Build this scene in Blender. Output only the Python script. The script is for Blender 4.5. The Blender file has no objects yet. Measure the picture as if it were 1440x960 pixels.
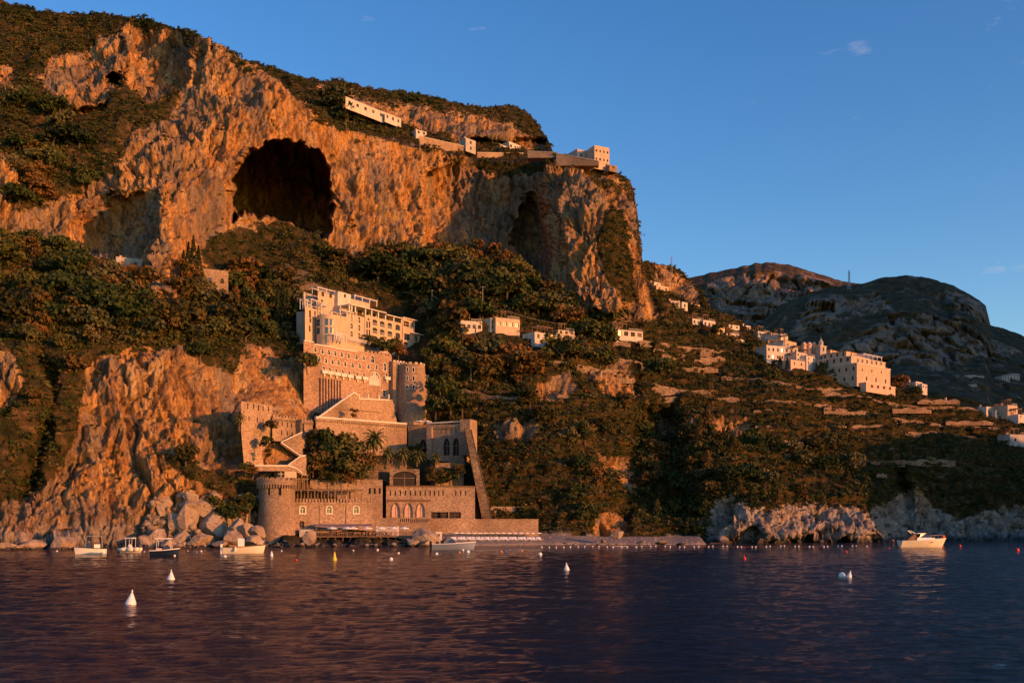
import bpy, bmesh, math, random
import numpy as np
R = math.radians
random.seed(7)
rng = np.random.default_rng(11)
C = bpy.context.scene.collection
sc = bpy.context.scene

# ---------------------------------------------------------------- camera, sky, sun, exposure
F0, HZ, CX, EYE = 1400.0, 732.0, 720.0, 6.0        # focal length and horizon in photograph pixels, eye height in metres
cam = bpy.data.objects.new('camera', bpy.data.cameras.new('camera'))
C.objects.link(cam); sc.camera = cam
cam.location = (0, 0, EYE); cam.rotation_euler = (R(90), 0, 0)
cam.data.sensor_width = 36.0; cam.data.lens = 35.0
cam.data.shift_y = (HZ-480.0)/1440.0
cam.data.clip_start = 0.5; cam.data.clip_end = 9000

SUN_AZ, SUN_EL = 58.0, 8.5          # degrees from straight behind the camera towards +X, and above the horizon
SUNDIR = (math.sin(R(SUN_AZ))*math.cos(R(SUN_EL)), -math.cos(R(SUN_AZ))*math.cos(R(SUN_EL)), math.sin(R(SUN_EL)))
world = bpy.data.worlds.new('World'); sc.world = world; world.use_nodes = True
wn = world.node_tree.nodes; wl = world.node_tree.links
bg = wn['Background']; bg.inputs['Strength'].default_value = 0.15
sky = wn.new('ShaderNodeTexSky'); sky.sky_type = 'NISHITA'; sky.sun_disc = False
sky.sun_elevation = R(SUN_EL); sky.sun_rotation = R(180-SUN_AZ)
sky.altitude = 0; sky.air_density = 1.0; sky.dust_density = 0.4; sky.ozone_density = 2.2
tcw = wn.new('ShaderNodeTexCoord'); mpw = wn.new('ShaderNodeMapping'); nzw = wn.new('ShaderNodeTexNoise')
mpw.inputs['Scale'].default_value = (5, 5, 16); nzw.inputs['Scale'].default_value = 2.2; nzw.inputs['Detail'].default_value = 7; nzw.inputs['Roughness'].default_value = .6
wl.new(tcw.outputs['Generated'], mpw.inputs['Vector']); wl.new(mpw.outputs['Vector'], nzw.inputs['Vector'])
cr = wn.new('ShaderNodeMapRange'); cr.inputs['From Min'].default_value = .66; cr.inputs['From Max'].default_value = .86; cr.inputs['To Max'].default_value = .32
wl.new(nzw.outputs['Fac'], cr.inputs['Value'])
hs = wn.new('ShaderNodeHueSaturation'); hs.inputs['Saturation'].default_value = 1.3; hs.inputs['Hue'].default_value = .514; hs.inputs['Value'].default_value = 1.34
wl.new(sky.outputs['Color'], hs.inputs['Color'])
mxw = wn.new('ShaderNodeMixRGB'); mxw.inputs['Color2'].default_value = (5.2, 4.0, 4.2, 1)
wl.new(cr.outputs['Result'], mxw.inputs['Fac']); wl.new(hs.outputs['Color'], mxw.inputs['Color1']); wl.new(mxw.outputs['Color'], bg.inputs['Color'])
sun = bpy.data.objects.new('sun', bpy.data.lights.new('sun', 'SUN')); C.objects.link(sun)
sun.data.energy = 5.0; sun.data.angle = R(0.5); sun.data.color = (1.0, 0.34, 0.085)
sun.location = (200, -150, 200)
sun.rotation_euler = (R(90-SUN_EL), 0, R(SUN_AZ))
vs = sc.view_settings; vs.view_transform = 'Standard'; vs.look = 'None'; vs.gamma = 1.0; vs.use_curve_mapping = False; vs.exposure = 0.37
sc.cycles.max_bounces = 5; sc.cycles.diffuse_bounces = 3; sc.cycles.glossy_bounces = 3; sc.cycles.transparent_max_bounces = 4
sc.cycles.use_denoising = True

# ---------------------------------------------------------------- helpers
def P(px, py, Y): return ((px-CX)/F0*Y, Y, EYE+(HZ-py)/F0*Y)
def sstep(a, b, x): t = np.clip((x-a)/(b-a), 0, 1); return t*t*(3-2*t)
def hash3(i, j, k, s):
    n = (i*374761393 + j*668265263 + k*2147483647 + s*1274126177) & 0xFFFFFFFF
    n = ((n ^ (n >> 13))*1274126177) & 0xFFFFFFFF
    n = ((n ^ (n >> 16))*2246822519) & 0xFFFFFFFF
    return ((n ^ (n >> 15)) & 0xFFFFFF)/float(0xFFFFFF)*2-1
def vnoise(x, y, z, s=0):
    xi = np.floor(x).astype(np.int64); yi = np.floor(y).astype(np.int64); zi = np.floor(z).astype(np.int64)
    fx = x-xi; fy = y-yi; fz = z-zi
    u = fx*fx*(3-2*fx); v = fy*fy*(3-2*fy); w = fz*fz*(3-2*fz)
    r = 0
    for a in (0, 1):
        for b in (0, 1):
            for c in (0, 1):
                r = r + hash3(xi+a, yi+b, zi+c, s)*(u if a else 1-u)*(v if b else 1-v)*(w if c else 1-w)
    return r
def fbm(x, y, z, o=4, s=0, g=.5):
    r = 0; a = 1; t = 0
    for k in range(o):
        r = r + a*vnoise(x*2**k+17*k, y*2**k-9*k, z*2**k+5*k, s+k); t += a; a *= g
    return r/t
def ridged(x, y, z, o=4, s=0):
    r = 0; a = 1; t = 0
    for k in range(o):
        r = r + a*(1-2*np.abs(vnoise(x*2**k+7*k, y*2**k+3*k, z*2**k-5*k, s+k))); t += a; a *= .5
    return r/t
def facets(x, y, z, s=0, jit=.9):
    """worley cells that each carry a tilted plane: flat faces meeting in cracks"""
    xi = np.floor(x).astype(np.int64); yi = np.floor(y).astype(np.int64); zi = np.floor(z).astype(np.int64)
    best = np.full(x.shape, 1e9); sec = np.full(x.shape, 1e9); val = np.zeros(x.shape)
    for a in (-1, 0, 1):
        for b in (-1, 0, 1):
            for c in (-1, 0, 1):
                i, j, k = xi+a, yi+b, zi+c
                px = i+.5+.5*jit*hash3(i, j, k, s+1); py = j+.5+.5*jit*hash3(i, j, k, s+2); pz = k+.5+.5*jit*hash3(i, j, k, s+3)
                dx, dy, dz = x-px, y-py, z-pz; d = dx*dx+dy*dy+dz*dz
                v = .55*hash3(i, j, k, s+4)+dx*hash3(i, j, k, s+5)*1.1+dy*hash3(i, j, k, s+6)*1.1+dz*(hash3(i, j, k, s+7)*.8+.25)
                m = d < best; sec = np.where(m, best, np.minimum(sec, d)); val = np.where(m, v, val); best = np.where(m, d, best)
    crack = np.sqrt(sec)-np.sqrt(best)
    return val-.6*(1-sstep(0, .11, crack))
def polydist(poly, X, Y):
    """signed distance to a polygon, positive inside"""
    p = np.array(poly, float); q = np.roll(p, -1, 0)
    d2 = np.full(X.shape, 1e18); ins = np.zeros(X.shape, bool)
    for (ax, ay), (bx, by) in zip(p, q):
        ex, ey = bx-ax, by-ay
        t = np.clip(((X-ax)*ex+(Y-ay)*ey)/(ex*ex+ey*ey+1e-9), 0, 1)
        d2 = np.minimum(d2, (X-ax-t*ex)**2+(Y-ay-t*ey)**2)
        c = ((ay > Y) != (by > Y))
        with np.errstate(divide='ignore', invalid='ignore'):
            c &= X < (bx-ax)*(Y-ay)/(by-ay if by != ay else 1e-9)+ax
        ins ^= c
    d = np.sqrt(d2)
    return np.where(ins, d, -d)
def rbf(pts, X, Y, lam=.002):
    p = np.array(pts, float); s = 400.0
    a = p[:, :2]/s; v = p[:, 2]
    def k(r2): return np.where(r2 > 0, .5*r2*np.log(r2+1e-12), 0)
    n = len(a)
    d2 = ((a[:, None]-a[None])**2).sum(-1)
    A = np.zeros((n+3, n+3)); A[:n, :n] = k(d2)+lam*np.eye(n); A[:n, n] = 1; A[:n, n+1:] = a; A[n, :n] = 1; A[n+1:, :n] = a.T
    w = np.linalg.solve(A, np.concatenate([v, np.zeros(3)]))
    x = X.ravel()/s; y = Y.ravel()/s; r = w[n]+w[n+1]*x+w[n+2]*y
    for i in range(n): r = r+w[i]*k((x-a[i, 0])**2+(y-a[i, 1])**2)
    return r.reshape(X.shape)
def coarse(fn, X, Y, st=12.0):
    """evaluate fn on a coarse lattice and read it back at X, Y"""
    x0, x1, y0, y1 = X.min()-st, X.max()+st, Y.min()-st, Y.max()+st
    gx = np.arange(x0, x1+st, st); gy = np.arange(y0, y1+st, st)
    G = fn(*np.meshgrid(gx, gy))
    u = (X-x0)/st; v = (Y-y0)/st
    i = np.clip(u.astype(int), 0, len(gx)-2); j = np.clip(v.astype(int), 0, len(gy)-2); u = u-i; v = v-j
    return G[j, i]*(1-u)*(1-v)+G[j, i+1]*u*(1-v)+G[j+1, i]*(1-u)*v+G[j+1, i+1]*u*v
def npmesh(name, V, Fq, mats, parent=None, smooth=False, mi=None, attrs=None):
    me = bpy.data.meshes.new(name); V = np.asarray(V, np.float32); Fq = np.asarray(Fq, np.int32)
    k = Fq.shape[1]
    me.vertices.add(len(V)); me.vertices.foreach_set('co', V.ravel())
    me.loops.add(Fq.size); me.loops.foreach_set('vertex_index', Fq.ravel())
    me.polygons.add(len(Fq)); me.polygons.foreach_set('loop_start', np.arange(0, Fq.size, k, dtype=np.int32))
    if mi is not None: me.polygons.foreach_set('material_index', np.asarray(mi, np.int32))
    if smooth: me.polygons.foreach_set('use_smooth', np.ones(len(Fq), bool))
    for m in (mats if isinstance(mats, (list, tuple)) else [mats]): me.materials.append(m)
    for an, av in (attrs or {}).items():
        a = me.attributes.new(an, 'FLOAT', 'POINT'); a.data.foreach_set('value', np.asarray(av, np.float32).ravel())
    me.update(calc_edges=True)
    o = bpy.data.objects.new(name, me); C.objects.link(o)
    if parent: o.parent = parent
    return o
def tag(o, label=None, cat=None, group=None, kind=None):
    if label: o['label'] = label
    if cat: o['category'] = cat
    if group: o['group'] = group
    if kind: o['kind'] = kind
    return o
def thing(name, label, cat, loc=(0, 0, 0), rz=0, group=None):
    o = bpy.data.objects.new(name, None); C.objects.link(o); o.empty_display_size = .5
    o.location = loc; o.rotation_euler = (0, 0, rz)
    return tag(o, label, cat, group, 'thing')
class MB:
    def __init__(s): s.v = []; s.f = []; s.m = []
    def face(s, pts, m=0):
        n = len(s.v); s.v += [tuple(p) for p in pts]; s.f.append(tuple(range(n, n+len(pts)))); s.m.append(m)
    def add(s, vs_, fs, m=0):
        n = len(s.v); s.v += [tuple(p) for p in vs_]; s.f += [tuple(n+i for i in f) for f in fs]; s.m += [m]*len(fs)
    def box(s, x0, x1, y0, y1, z0, z1, m=0, T=None):
        vs_ = [(x, y, z) for z in (z0, z1) for (x, y) in ((x0, y0), (x1, y0), (x1, y1), (x0, y1))]
        if T: vs_ = [T(*p) for p in vs_]
        s.add(vs_, [(0, 3, 2, 1), (4, 5, 6, 7), (0, 1, 5, 4), (1, 2, 6, 5), (2, 3, 7, 6), (3, 0, 4, 7)], m)
    def bar(s, a, b, r, m=0, n=6, r2=None):
        a = np.array(a, float); b = np.array(b, float); d = b-a; L = np.linalg.norm(d); d = d/max(L, 1e-9)
        u = np.cross(d, (0, 0, 1) if abs(d[2]) < .9 else (1, 0, 0)); u /= np.linalg.norm(u); w = np.cross(d, u)
        r2 = r if r2 is None else r2
        vs_ = []
        for p, rr in ((a, r), (b, r2)):
            for i in range(n):
                t = 2*math.pi*i/n; vs_.append(tuple(p+rr*(math.cos(t)*u+math.sin(t)*w)))
        s.add(vs_, [(i, (i+1) % n, n+(i+1) % n, n+i) for i in range(n)]+[tuple(range(n))[::-1], tuple(range(n, 2*n))], m)
    def lathe(s, prof, c=(0, 0, 0), n=16, m=0):
        vs_ = []
        for r, z in prof:
            for i in range(n):
                t = 2*math.pi*i/n; vs_.append((c[0]+r*math.cos(t), c[1]+r*math.sin(t), c[2]+z))
        fs = [(k*n+i, k*n+(i+1) % n, (k+1)*n+(i+1) % n, (k+1)*n+i) for k in range(len(prof)-1) for i in range(n)]
        fs += [tuple(range(n))[::-1], tuple(range((len(prof)-1)*n, len(prof)*n))]
        s.add(vs_, fs, m)
    def build(s, name, mats, parent=None, smooth=False):
        me = bpy.data.meshes.new(name)
        off = parent.location if parent is not None and parent.get('worldparts') else (0, 0, 0)
        me.from_pydata([(p[0]-off[0], p[1]-off[1], p[2]-off[2]) for p in s.v], [], s.f)
        for m in (mats if isinstance(mats, (list, tuple)) else [mats]): me.materials.append(m)
        me.polygons.foreach_set('material_index', s.m)
        if smooth: me.polygons.foreach_set('use_smooth', [True]*len(s.f))
        me.update()
        o = bpy.data.objects.new(name, me); C.objects.link(o)
        if parent is not None: o.parent = parent
        return o

# ---------------------------------------------------------------- materials
def newmat(name, rough=.8):
    m = bpy.data.materials.new(name); m.use_nodes = True
    b = m.node_tree.nodes['Principled BSDF']; b.inputs['Roughness'].default_value = rough
    b.inputs['Specular IOR Level'].default_value = .25
    return m, m.node_tree.nodes, m.node_tree.links, b
def noise(n, l, vec, scale, detail=5, rough=.55, sc3=None, dist=0):
    if sc3:
        mp = n.new('ShaderNodeMapping'); mp.inputs['Scale'].default_value = sc3; l.new(vec, mp.inputs['Vector']); vec = mp.outputs['Vector']
    t = n.new('ShaderNodeTexNoise'); t.inputs['Scale'].default_value = scale; t.inputs['Detail'].default_value = detail; t.inputs['Roughness'].default_value = rough; t.inputs['Distortion'].default_value = dist
    l.new(vec, t.inputs['Vector']); return t.outputs['Fac']
def ramp(n, l, fac, stops):
    r = n.new('ShaderNodeValToRGB'); e = r.color_ramp.elements
    while len(e) < len(stops): e.new(.5)
    for i, (p, c) in enumerate(stops):
        e[i].position = p; e[i].color = (c[0], c[1], c[2], 1) if isinstance(c, (tuple, list)) else (c, c, c, 1)
    l.new(fac, r.inputs['Fac']); return r.outputs['Color']
def mix(n, l, fac, a, b, mode='MIX'):
    m = n.new('ShaderNodeMixRGB'); m.blend_type = mode
    for s, v in (('Fac', fac), ('Color1', a), ('Color2', b)):
        if isinstance(v, (int, float)): m.inputs[s].default_value = v if s == 'Fac' else (v, v, v, 1)
        elif isinstance(v, tuple): m.inputs[s].default_value = (v[0], v[1], v[2], 1)
        else: l.new(v, m.inputs[s])
    return m.outputs['Color']
def bump(n, l, b, h, strength, dist):
    k = n.new('ShaderNodeBump'); k.inputs['Strength'].default_value = strength; k.inputs['Distance'].default_value = dist
    l.new(h, k.inputs['Height']); l.new(k.outputs['Normal'], b.inputs['Normal'])
def rock_colour(n, l, pos, warm=1.0):
    a = noise(n, l, pos, .04, 7, .62, (1, 1, .5), .6)
    base = ramp(n, l, a, [(.30, (.26, .19, .13)), (.40, (.48, .28, .12)), (.50, (.58, .29, .085)), (.58, (.36, .18, .07)), (.66, (.54, .35, .17)), (.76, (.34, .25, .17))])
    st2 = noise(n, l, pos, .20, 7, .7, (1, 1, .22), .3)
    base = mix(n, l, ramp(n, l, st2, [(.50, 0), (.60, .75)]), base, (.62, .41, .20))
    gr = noise(n, l, pos, .06, 7, .7, (1, 1, .3), .8)
    base = mix(n, l, ramp(n, l, gr, [(.475, 0), (.56, .85)]), base, (.22, .18, .14))
    st = noise(n, l, pos, .45, 8, .72, (1, 1, .16), .2)
    base = mix(n, l, ramp(n, l, st, [(.50, 0), (.60, .85)]), base, (.13, .08, .05))
    pit = noise(n, l, pos, .5, 8, .75, (1, 1, .6))
    base = mix(n, l, ramp(n, l, pit, [(.36, .9), (.44, 0)]), base, (.07, .045, .03))
    fn_ = noise(n, l, pos, 2.0, 6, .8, (1, 1, .45))
    base = mix(n, l, ramp(n, l, fn_, [(.40, .65), (.52, 0)]), base, (.10, .06, .04))
    return base
def mat_terrain():
    m, n, l, b = newmat('limestone_and_maquis', .92); b.inputs['Specular IOR Level'].default_value = .1
    g = n.new('ShaderNodeNewGeometry'); pos = g.outputs['Position']
    rock = rock_colour(n, l, pos)
    v1 = noise(n, l, pos, .25, 6, .65)
    soil = ramp(n, l, v1, [(.32, (.016, .019, .007)), (.47, (.038, .034, .012)), (.58, (.080, .052, .020)), (.72, (.20, .12, .06))])
    a1 = n.new('ShaderNodeAttribute'); a1.attribute_name = 'rock'
    fine = noise(n, l, pos, .6, 5, .6)
    mm = n.new('ShaderNodeMath'); mm.operation = 'ADD'; l.new(a1.outputs['Fac'], mm.inputs[0])
    sh = n.new('ShaderNodeMath'); sh.operation = 'MULTIPLY_ADD'; sh.inputs[1].default_value = 1.0; sh.inputs[2].default_value = -.5; l.new(fine, sh.inputs[0]); l.new(sh.outputs[0], mm.inputs[1])
    fac = ramp(n, l, mm.outputs[0], [(.42, 0), (.56, 1)])
    a4 = n.new('ShaderNodeAttribute'); a4.attribute_name = 'pale'
    salt = ramp(n, l, noise(n, l, pos, .5, 8, .75, (1, 1, .6)), [(.38, (.09, .07, .06)), (.47, (.28, .235, .20)), (.62, (.46, .40, .345))])
    rock = mix(n, l, a4.outputs['Fac'], rock, salt)
    col = mix(n, l, fac, soil, rock)
    a2 = n.new('ShaderNodeAttribute'); a2.attribute_name = 'wet'
    col = mix(n, l, a2.outputs['Fac'], col, (.05, .045, .04), 'MIX')
    a3 = n.new('ShaderNodeAttribute'); a3.attribute_name = 'sand'
    col = mix(n, l, a3.outputs['Fac'], col, ramp(n, l, noise(n, l, pos, 1.5, 4), [(.3, (.26, .21, .17)), (.7, (.40, .34, .28))]))
    l.new(col, b.inputs['Base Color'])
    h1 = noise(n, l, pos, .9, 8, .65, (1, 1, .35)); h2 = noise(n, l, pos, 3.5, 4, .7)
    hm = n.new('ShaderNodeMath'); hm.operation = 'MULTIPLY_ADD'; hm.inputs[1].default_value = .3; l.new(h2, hm.inputs[0]); l.new(h1, hm.inputs[2])
    bump(n, l, b, hm.outputs[0], 1.0, 1.3)
    return m
def mat_rock(name='boulder_limestone', pale=False):
    m, n, l, b = newmat(name, .9); b.inputs['Specular IOR Level'].default_value = .15
    g = n.new('ShaderNodeNewGeometry'); pos = g.outputs['Position']
    a = noise(n, l, pos, .35, 6, .6)
    base = ramp(n, l, a, [(.3, (.22, .17, .13)), (.5, (.34, .25, .17)), (.7, (.42, .34, .25))])
    base = mix(n, l, ramp(n, l, noise(n, l, pos, 1.6, 5, .65), [(.33, .7), (.45, 0)]), base, (.08, .06, .045))
    sz = n.new('ShaderNodeSeparateXYZ'); l.new(pos, sz.inputs[0]); tz = n.new('ShaderNodeMath'); tz.operation = 'MULTIPLY_ADD'; tz.inputs[1].default_value = .8; l.new(noise(n, l, pos, .7, 3), tz.inputs[0]); l.new(sz.outputs['Z'], tz.inputs[2])
    base = mix(n, l, ramp(n, l, tz.outputs[0], [(.75, .85), (1.0, 0)]), base, (.035, .03, .028))
    l.new(base, b.inputs['Base Color'])
    bump(n, l, b, noise(n, l, pos, 1.6, 7, .65), .9, .5)
    return m
def mat_plain(name, col, rough=.6, var=.25, spec=.25, scale=.8):
    m, n, l, b = newmat(name, rough); b.inputs['Specular IOR Level'].default_value = spec
    g = n.new('ShaderNodeNewGeometry')
    d = tuple(c*(1-var) for c in col)
    st = noise(n, l, g.outputs['Position'], scale, 5, .6, (1, 1, .5))
    l.new(ramp(n, l, st, [(.3, d), (.62, col)]), b.inputs['Base Color'])
    return m
def mat_stone(name, c1, c2, mortar, s=1.0):
    m, n, l, b = newmat(name, .9); b.inputs['Specular IOR Level'].default_value = .12
    g = n.new('ShaderNodeNewGeometry'); pos = g.outputs['Position']
    v = n.new('ShaderNodeTexVoronoi'); v.inputs['Scale'].default_value = 2.9*s
    mp = n.new('ShaderNodeMapping'); mp.inputs['Scale'].default_value = (1, 1, 1.7); l.new(pos, mp.inputs['Vector']); l.new(mp.outputs['Vector'], v.inputs['Vector'])
    sp = n.new('ShaderNodeSeparateColor'); l.new(v.outputs['Color'], sp.inputs['Color'])
    col = ramp(n, l, sp.outputs['Red'], [(.1, c1), (.6, c2), (.95, tuple(min(1, c*1.35) for c in c2))])
    col = mix(n, l, ramp(n, l, v.outputs['Distance'], [(.5, 0), (.8, .4)]), col, mortar)
    big = noise(n, l, pos, .12, 5, .6, (1, 1, .5))
    col = mix(n, l, ramp(n, l, big, [(.40, 0), (.68, .6)]), col, tuple(c*.45 for c in c1))
    l.new(col, b.inputs['Base Color'])
    bump(n, l, b, v.outputs['Distance'], .5, -.07)
    return m
def mat_leaf(name, cols, rough=.75):
    m, n, l, b = newmat(name, rough); b.inputs['Specular IOR Level'].default_value = .15
    g = n.new('ShaderNodeNewGeometry'); oi = n.new('ShaderNodeObjectInfo')
    a1_ = noise(n, l, g.outputs['Position'], .22, 4, .6); a2_ = noise(n, l, g.outputs['Position'], .03, 3, .6); am = n.new('ShaderNodeMath'); am.operation = 'ADD'; l.new(a1_, am.inputs[0]); l.new(a2_, am.inputs[1]); ah = n.new('ShaderNodeMath'); ah.operation = 'MULTIPLY_ADD'; ah.inputs[1].default_value = .9; ah.inputs[2].default_value = -.4; l.new(am.outputs[0], ah.inputs[0]); a = ah.outputs[0]
    r = n.new('ShaderNodeMath'); r.operation = 'MULTIPLY_ADD'; r.inputs[1].default_value = .35; l.new(oi.outputs['Random'], r.inputs[0]); 
    sb = n.new('ShaderNodeMath'); sb.operation = 'SUBTRACT'; sb.inputs[1].default_value = .17; l.new(a, sb.inputs[0]); l.new(sb.outputs[0], r.inputs[2])
    col = ramp(n, l, r.outputs[0], [(.25, cols[0]), (.42, cols[1]), (.58, cols[2]), (.75, cols[3])])
    isl = n.new('ShaderNodeMath'); isl.operation = 'MULTIPLY_ADD'; isl.inputs[1].default_value = .4; isl.inputs[2].default_value = .8; l.new(g.outputs['Random Per Island'], isl.inputs[0])
    vm = n.new('ShaderNodeVectorMath'); vm.operation = 'SCALE'; l.new(col, vm.inputs[0]); l.new(isl.outputs[0], vm.inputs['Scale'])
    l.new(vm.outputs[0], b.inputs['Base Color'])
    return m
M = {}
M['terrain'] = mat_terrain()
M['rock'] = mat_rock()
M['white'] = mat_plain('lime_plaster', (.56, .49, .42), .8, .28)
M['cream'] = mat_plain('cream_plaster', (.50, .385, .275), .8, .26)
M['ochre'] = mat_plain('ochre_plaster', (.62, .42, .18), .8, .2)
M['pink'] = mat_plain('pink_plaster', (.62, .40, .30), .8, .2)
M['grey'] = mat_plain('old_plaster', (.42, .38, .33), .85, .35)
M['trim'] = mat_plain('white_trim', (.62, .56, .50), .7, .08)
M['tile'] = mat_plain('terracotta_tile', (.36, .17, .09), .85, .35, scale=2)
M['stone'] = mat_stone('rubble_stone', (.22, .15, .10), (.35, .24, .16), (.30, .22, .15))
M['stone2'] = mat_stone('brown_ashlar', (.25, .155, .105), (.36, .23, .155), (.30, .23, .17), .8)
M['drystone'] = mat_stone('dry_stone', (.12, .085, .06), (.25, .175, .115), (.10, .08, .06), .8)
M['glass'] = mat_plain('window_glass', (.035, .045, .055), .12, .3, .8)
M['blueglass'] = mat_plain('blue_window_glass', (.16, .26, .30), .15, .3, .8)
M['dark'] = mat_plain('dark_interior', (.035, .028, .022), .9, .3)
M['shutter'] = mat_plain('brown_shutter', (.16, .09, .05), .7, .3)
M['wood'] = mat_plain('weathered_timber', (.22, .14, .085), .8, .4, scale=3)
M['metal'] = mat_plain('grey_metal', (.32, .31, .30), .5, .2)
M['canvas'] = mat_plain('white_canvas', (.80, .78, .74), .85, .08)
M['awning'] = mat_plain('mauve_awning', (.22, .17, .17), .85, .2)
M['path'] = mat_plain('pale_paving', (.50, .42, .33), .85, .3)
M['leafA'] = mat_leaf('oak_leaves', [(.014, .024, .006), (.030, .044, .010), (.055, .064, .014), (.095, .078, .020)])
M['leafB'] = mat_leaf('olive_leaves', [(.028, .034, .013), (.052, .056, .022), (.085, .078, .030), (.13, .10, .045)])
M['leafC'] = mat_leaf('cypress_leaves', [(.010, .018, .006), (.018, .026, .008), (.028, .032, .010), (.04, .038, .012)])
M['leafD'] = mat_leaf('maquis_leaves', [(.020, .022, .006), (.046, .040, .010), (.10, .062, .016), (.17, .080, .024)])
M['leafP'] = mat_leaf('palm_fronds', [(.04, .05, .015), (.06, .07, .02), (.08, .08, .025), (.10, .09, .03)])
M['bark'] = mat_plain('bark', (.12, .085, .055), .9, .4, scale=3)
M['hullwhite'] = mat_plain('white_gelcoat', (.80, .78, .72), .25, .06, .5)
M['hullcream'] = mat_plain('cream_gelcoat', (.76, .68, .52), .3, .08, .5)
M['hullnavy'] = mat_plain('navy_gelcoat', (.015, .025, .055), .25, .2, .5)
M['hullgrey'] = mat_plain('grey_blue_gelcoat', (.22, .27, .36), .3, .1, .5)
M['teak'] = mat_plain('teak_deck', (.30, .17, .09), .6, .25, scale=4)
M['black'] = mat_plain('black_rubber', (.02, .02, .022), .6, .2)
M['red'] = mat_plain('red_paint', (.62, .05, .03), .45, .15)
M['orange'] = mat_plain('orange_float', (.75, .25, .08), .5, .1)
M['yellow'] = mat_plain('yellow_paint', (.80, .60, .06), .45, .1)
M['bluep'] = mat_plain('blue_float', (.06, .12, .5), .5, .1)
M['cloth'] = mat_plain('cushion_fabric', (.55, .45, .38), .9, .2)
# ================================================================ the shore, the cliffs and the hills: one sheet
WATER = [(-300, 776), (0, 772.5), (100, 771.5), (200, 770.5), (380, 769), (430, 768), (610, 767.5), (760, 765.5), (980, 765), (1030, 763), (1250, 761.5), (1300, 760), (1440, 759.5), (1750, 757)]
SKY = [(-300, -70), (-50, -20), (0, -3), (12, 5), (30, 6), (60, 15), (100, 16), (150, 18), (200, 24), (260, 40), (300, 54), (330, 74), (345, 84), (400, 104), (450, 114), (475, 114), (510, 124), (550, 130),
       (600, 135), (650, 147), (690, 152), (715, 150), (738, 157), (752, 170), (768, 190), (778, 214), (800, 219), (830, 230), (862, 238), (872, 242), (881, 248), (889, 260), (895, 282), (899, 312), (901, 345), (903, 364),
       (906, 366), (950, 374), (965, 384), (985, 407), (1000, 432), (1040, 453), (1075, 475), (1110, 488), (1160, 503), (1200, 514), (1260, 541), (1300, 555), (1380, 580), (1440, 593), (1750, 640)]
CAVE = [(329, 312), (325, 285), (326, 255), (336, 230), (352, 212), (375, 201), (400, 196), (428, 200), (448, 212), (462, 235), (468, 262), (470, 290), (466, 318), (458, 342), (440, 332), (415, 318), (385, 312), (360, 305), (345, 300)]
FRONT = [ # px, py, depth: the front sheet
 (-300, 760, 205), (0, 760, 212), (100, 755, 218), (200, 755, 224), (300, 745, 232), (380, 755, 238),
 (-300, 600, 225), (0, 600, 226), (100, 600, 232), (200, 620, 238), (300, 640, 240), (200, 540, 243), (270, 540, 250), (330, 560, 256), (380, 540, 270), (330, 480, 275),
 (-300, 470, 240), (0, 480, 238), (100, 480, 246), (200, 482, 248), (250, 470, 256), (300, 470, 270),
 (0, 420, 262), (100, 400, 272), (180, 400, 278), (240, 420, 284), (300, 410, 305), (350, 400, 322), (-300, 400, 260),
 (0, 350, 282), (60, 350, 290), (150, 350, 300), (225, 360, 294), (280, 340, 312), (0, 250, 300), (-300, 300, 290), (60, 230, 318), (130, 230, 322), (220, 260, 312), (280, 270, 322),
 (0, 150, 335), (80, 140, 345), (150, 110, 352), (230, 120, 352), (290, 150, 342), (0, 60, 368), (-300, 50, 370), (100, 40, 378), (150, 60, 366), (220, 50, 366), (300, 70, 358), (340, 90, 362),
 (310, 220, 332), (330, 300, 334), (370, 170, 350), (400, 130, 360), (430, 180, 360), (470, 230, 366), (500, 300, 358), (470, 350, 345), (520, 350, 356), (520, 200, 378), (560, 250, 374), (590, 330, 370), (590, 230, 382),
 (390, 350, 342), (430, 380, 332), (470, 400, 328), (530, 390, 340), (600, 400, 345), (640, 360, 362), (620, 300, 378), (680, 300, 384), (740, 300, 385), (690, 240, 388), (650, 250, 386), (640, 222, 390), (700, 360, 374), (740, 390, 368),
 (780, 225, 392), (800, 260, 380), (790, 330, 366), (800, 400, 352), (840, 440, 344), (850, 250, 388), (850, 320, 362), (890, 300, 384), (880, 380, 358), (900, 440, 346),
 (430, 450, 322), (480, 440, 325), (540, 440, 332), (600, 460, 332), (640, 430, 328), (700, 440, 324), (650, 490, 305), (620, 540, 298), (420, 500, 285), (460, 500, 296), (520, 510, 306), (560, 510, 312),
 (430, 550, 277), (460, 560, 284), (520, 560, 292), (560, 560, 298), (410, 590, 258), (360, 590, 254), (345, 640, 248), (380, 650, 247), (430, 620, 258), (450, 600, 272), (500, 610, 284), (560, 610, 290), (620, 610, 290),
 (440, 650, 256), (500, 650, 262), (560, 650, 272), (620, 650, 276), (650, 640, 280), (450, 690, 250), (520, 690, 257), (600, 690, 266), (650, 700, 264), (440, 730, 247), (540, 735, 256), (600, 745, 262), (430, 756, 240), (540, 758, 242), (600, 758, 248),
 (690, 690, 272), (700, 640, 278), (690, 590, 286), (680, 540, 296), (740, 560, 292), (760, 500, 306), (700, 480, 312), (800, 480, 322), (740, 640, 276), (780, 600, 284), (800, 660, 274), (830, 690, 269), (700, 740, 266), (760, 740, 266), (850, 735, 267), (780, 700, 270), (820, 560, 300), (850, 520, 318),
 (760, 752, 268), (850, 752, 272), (760, 762, 258), (850, 762, 260), (940, 762, 262)]
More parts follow.
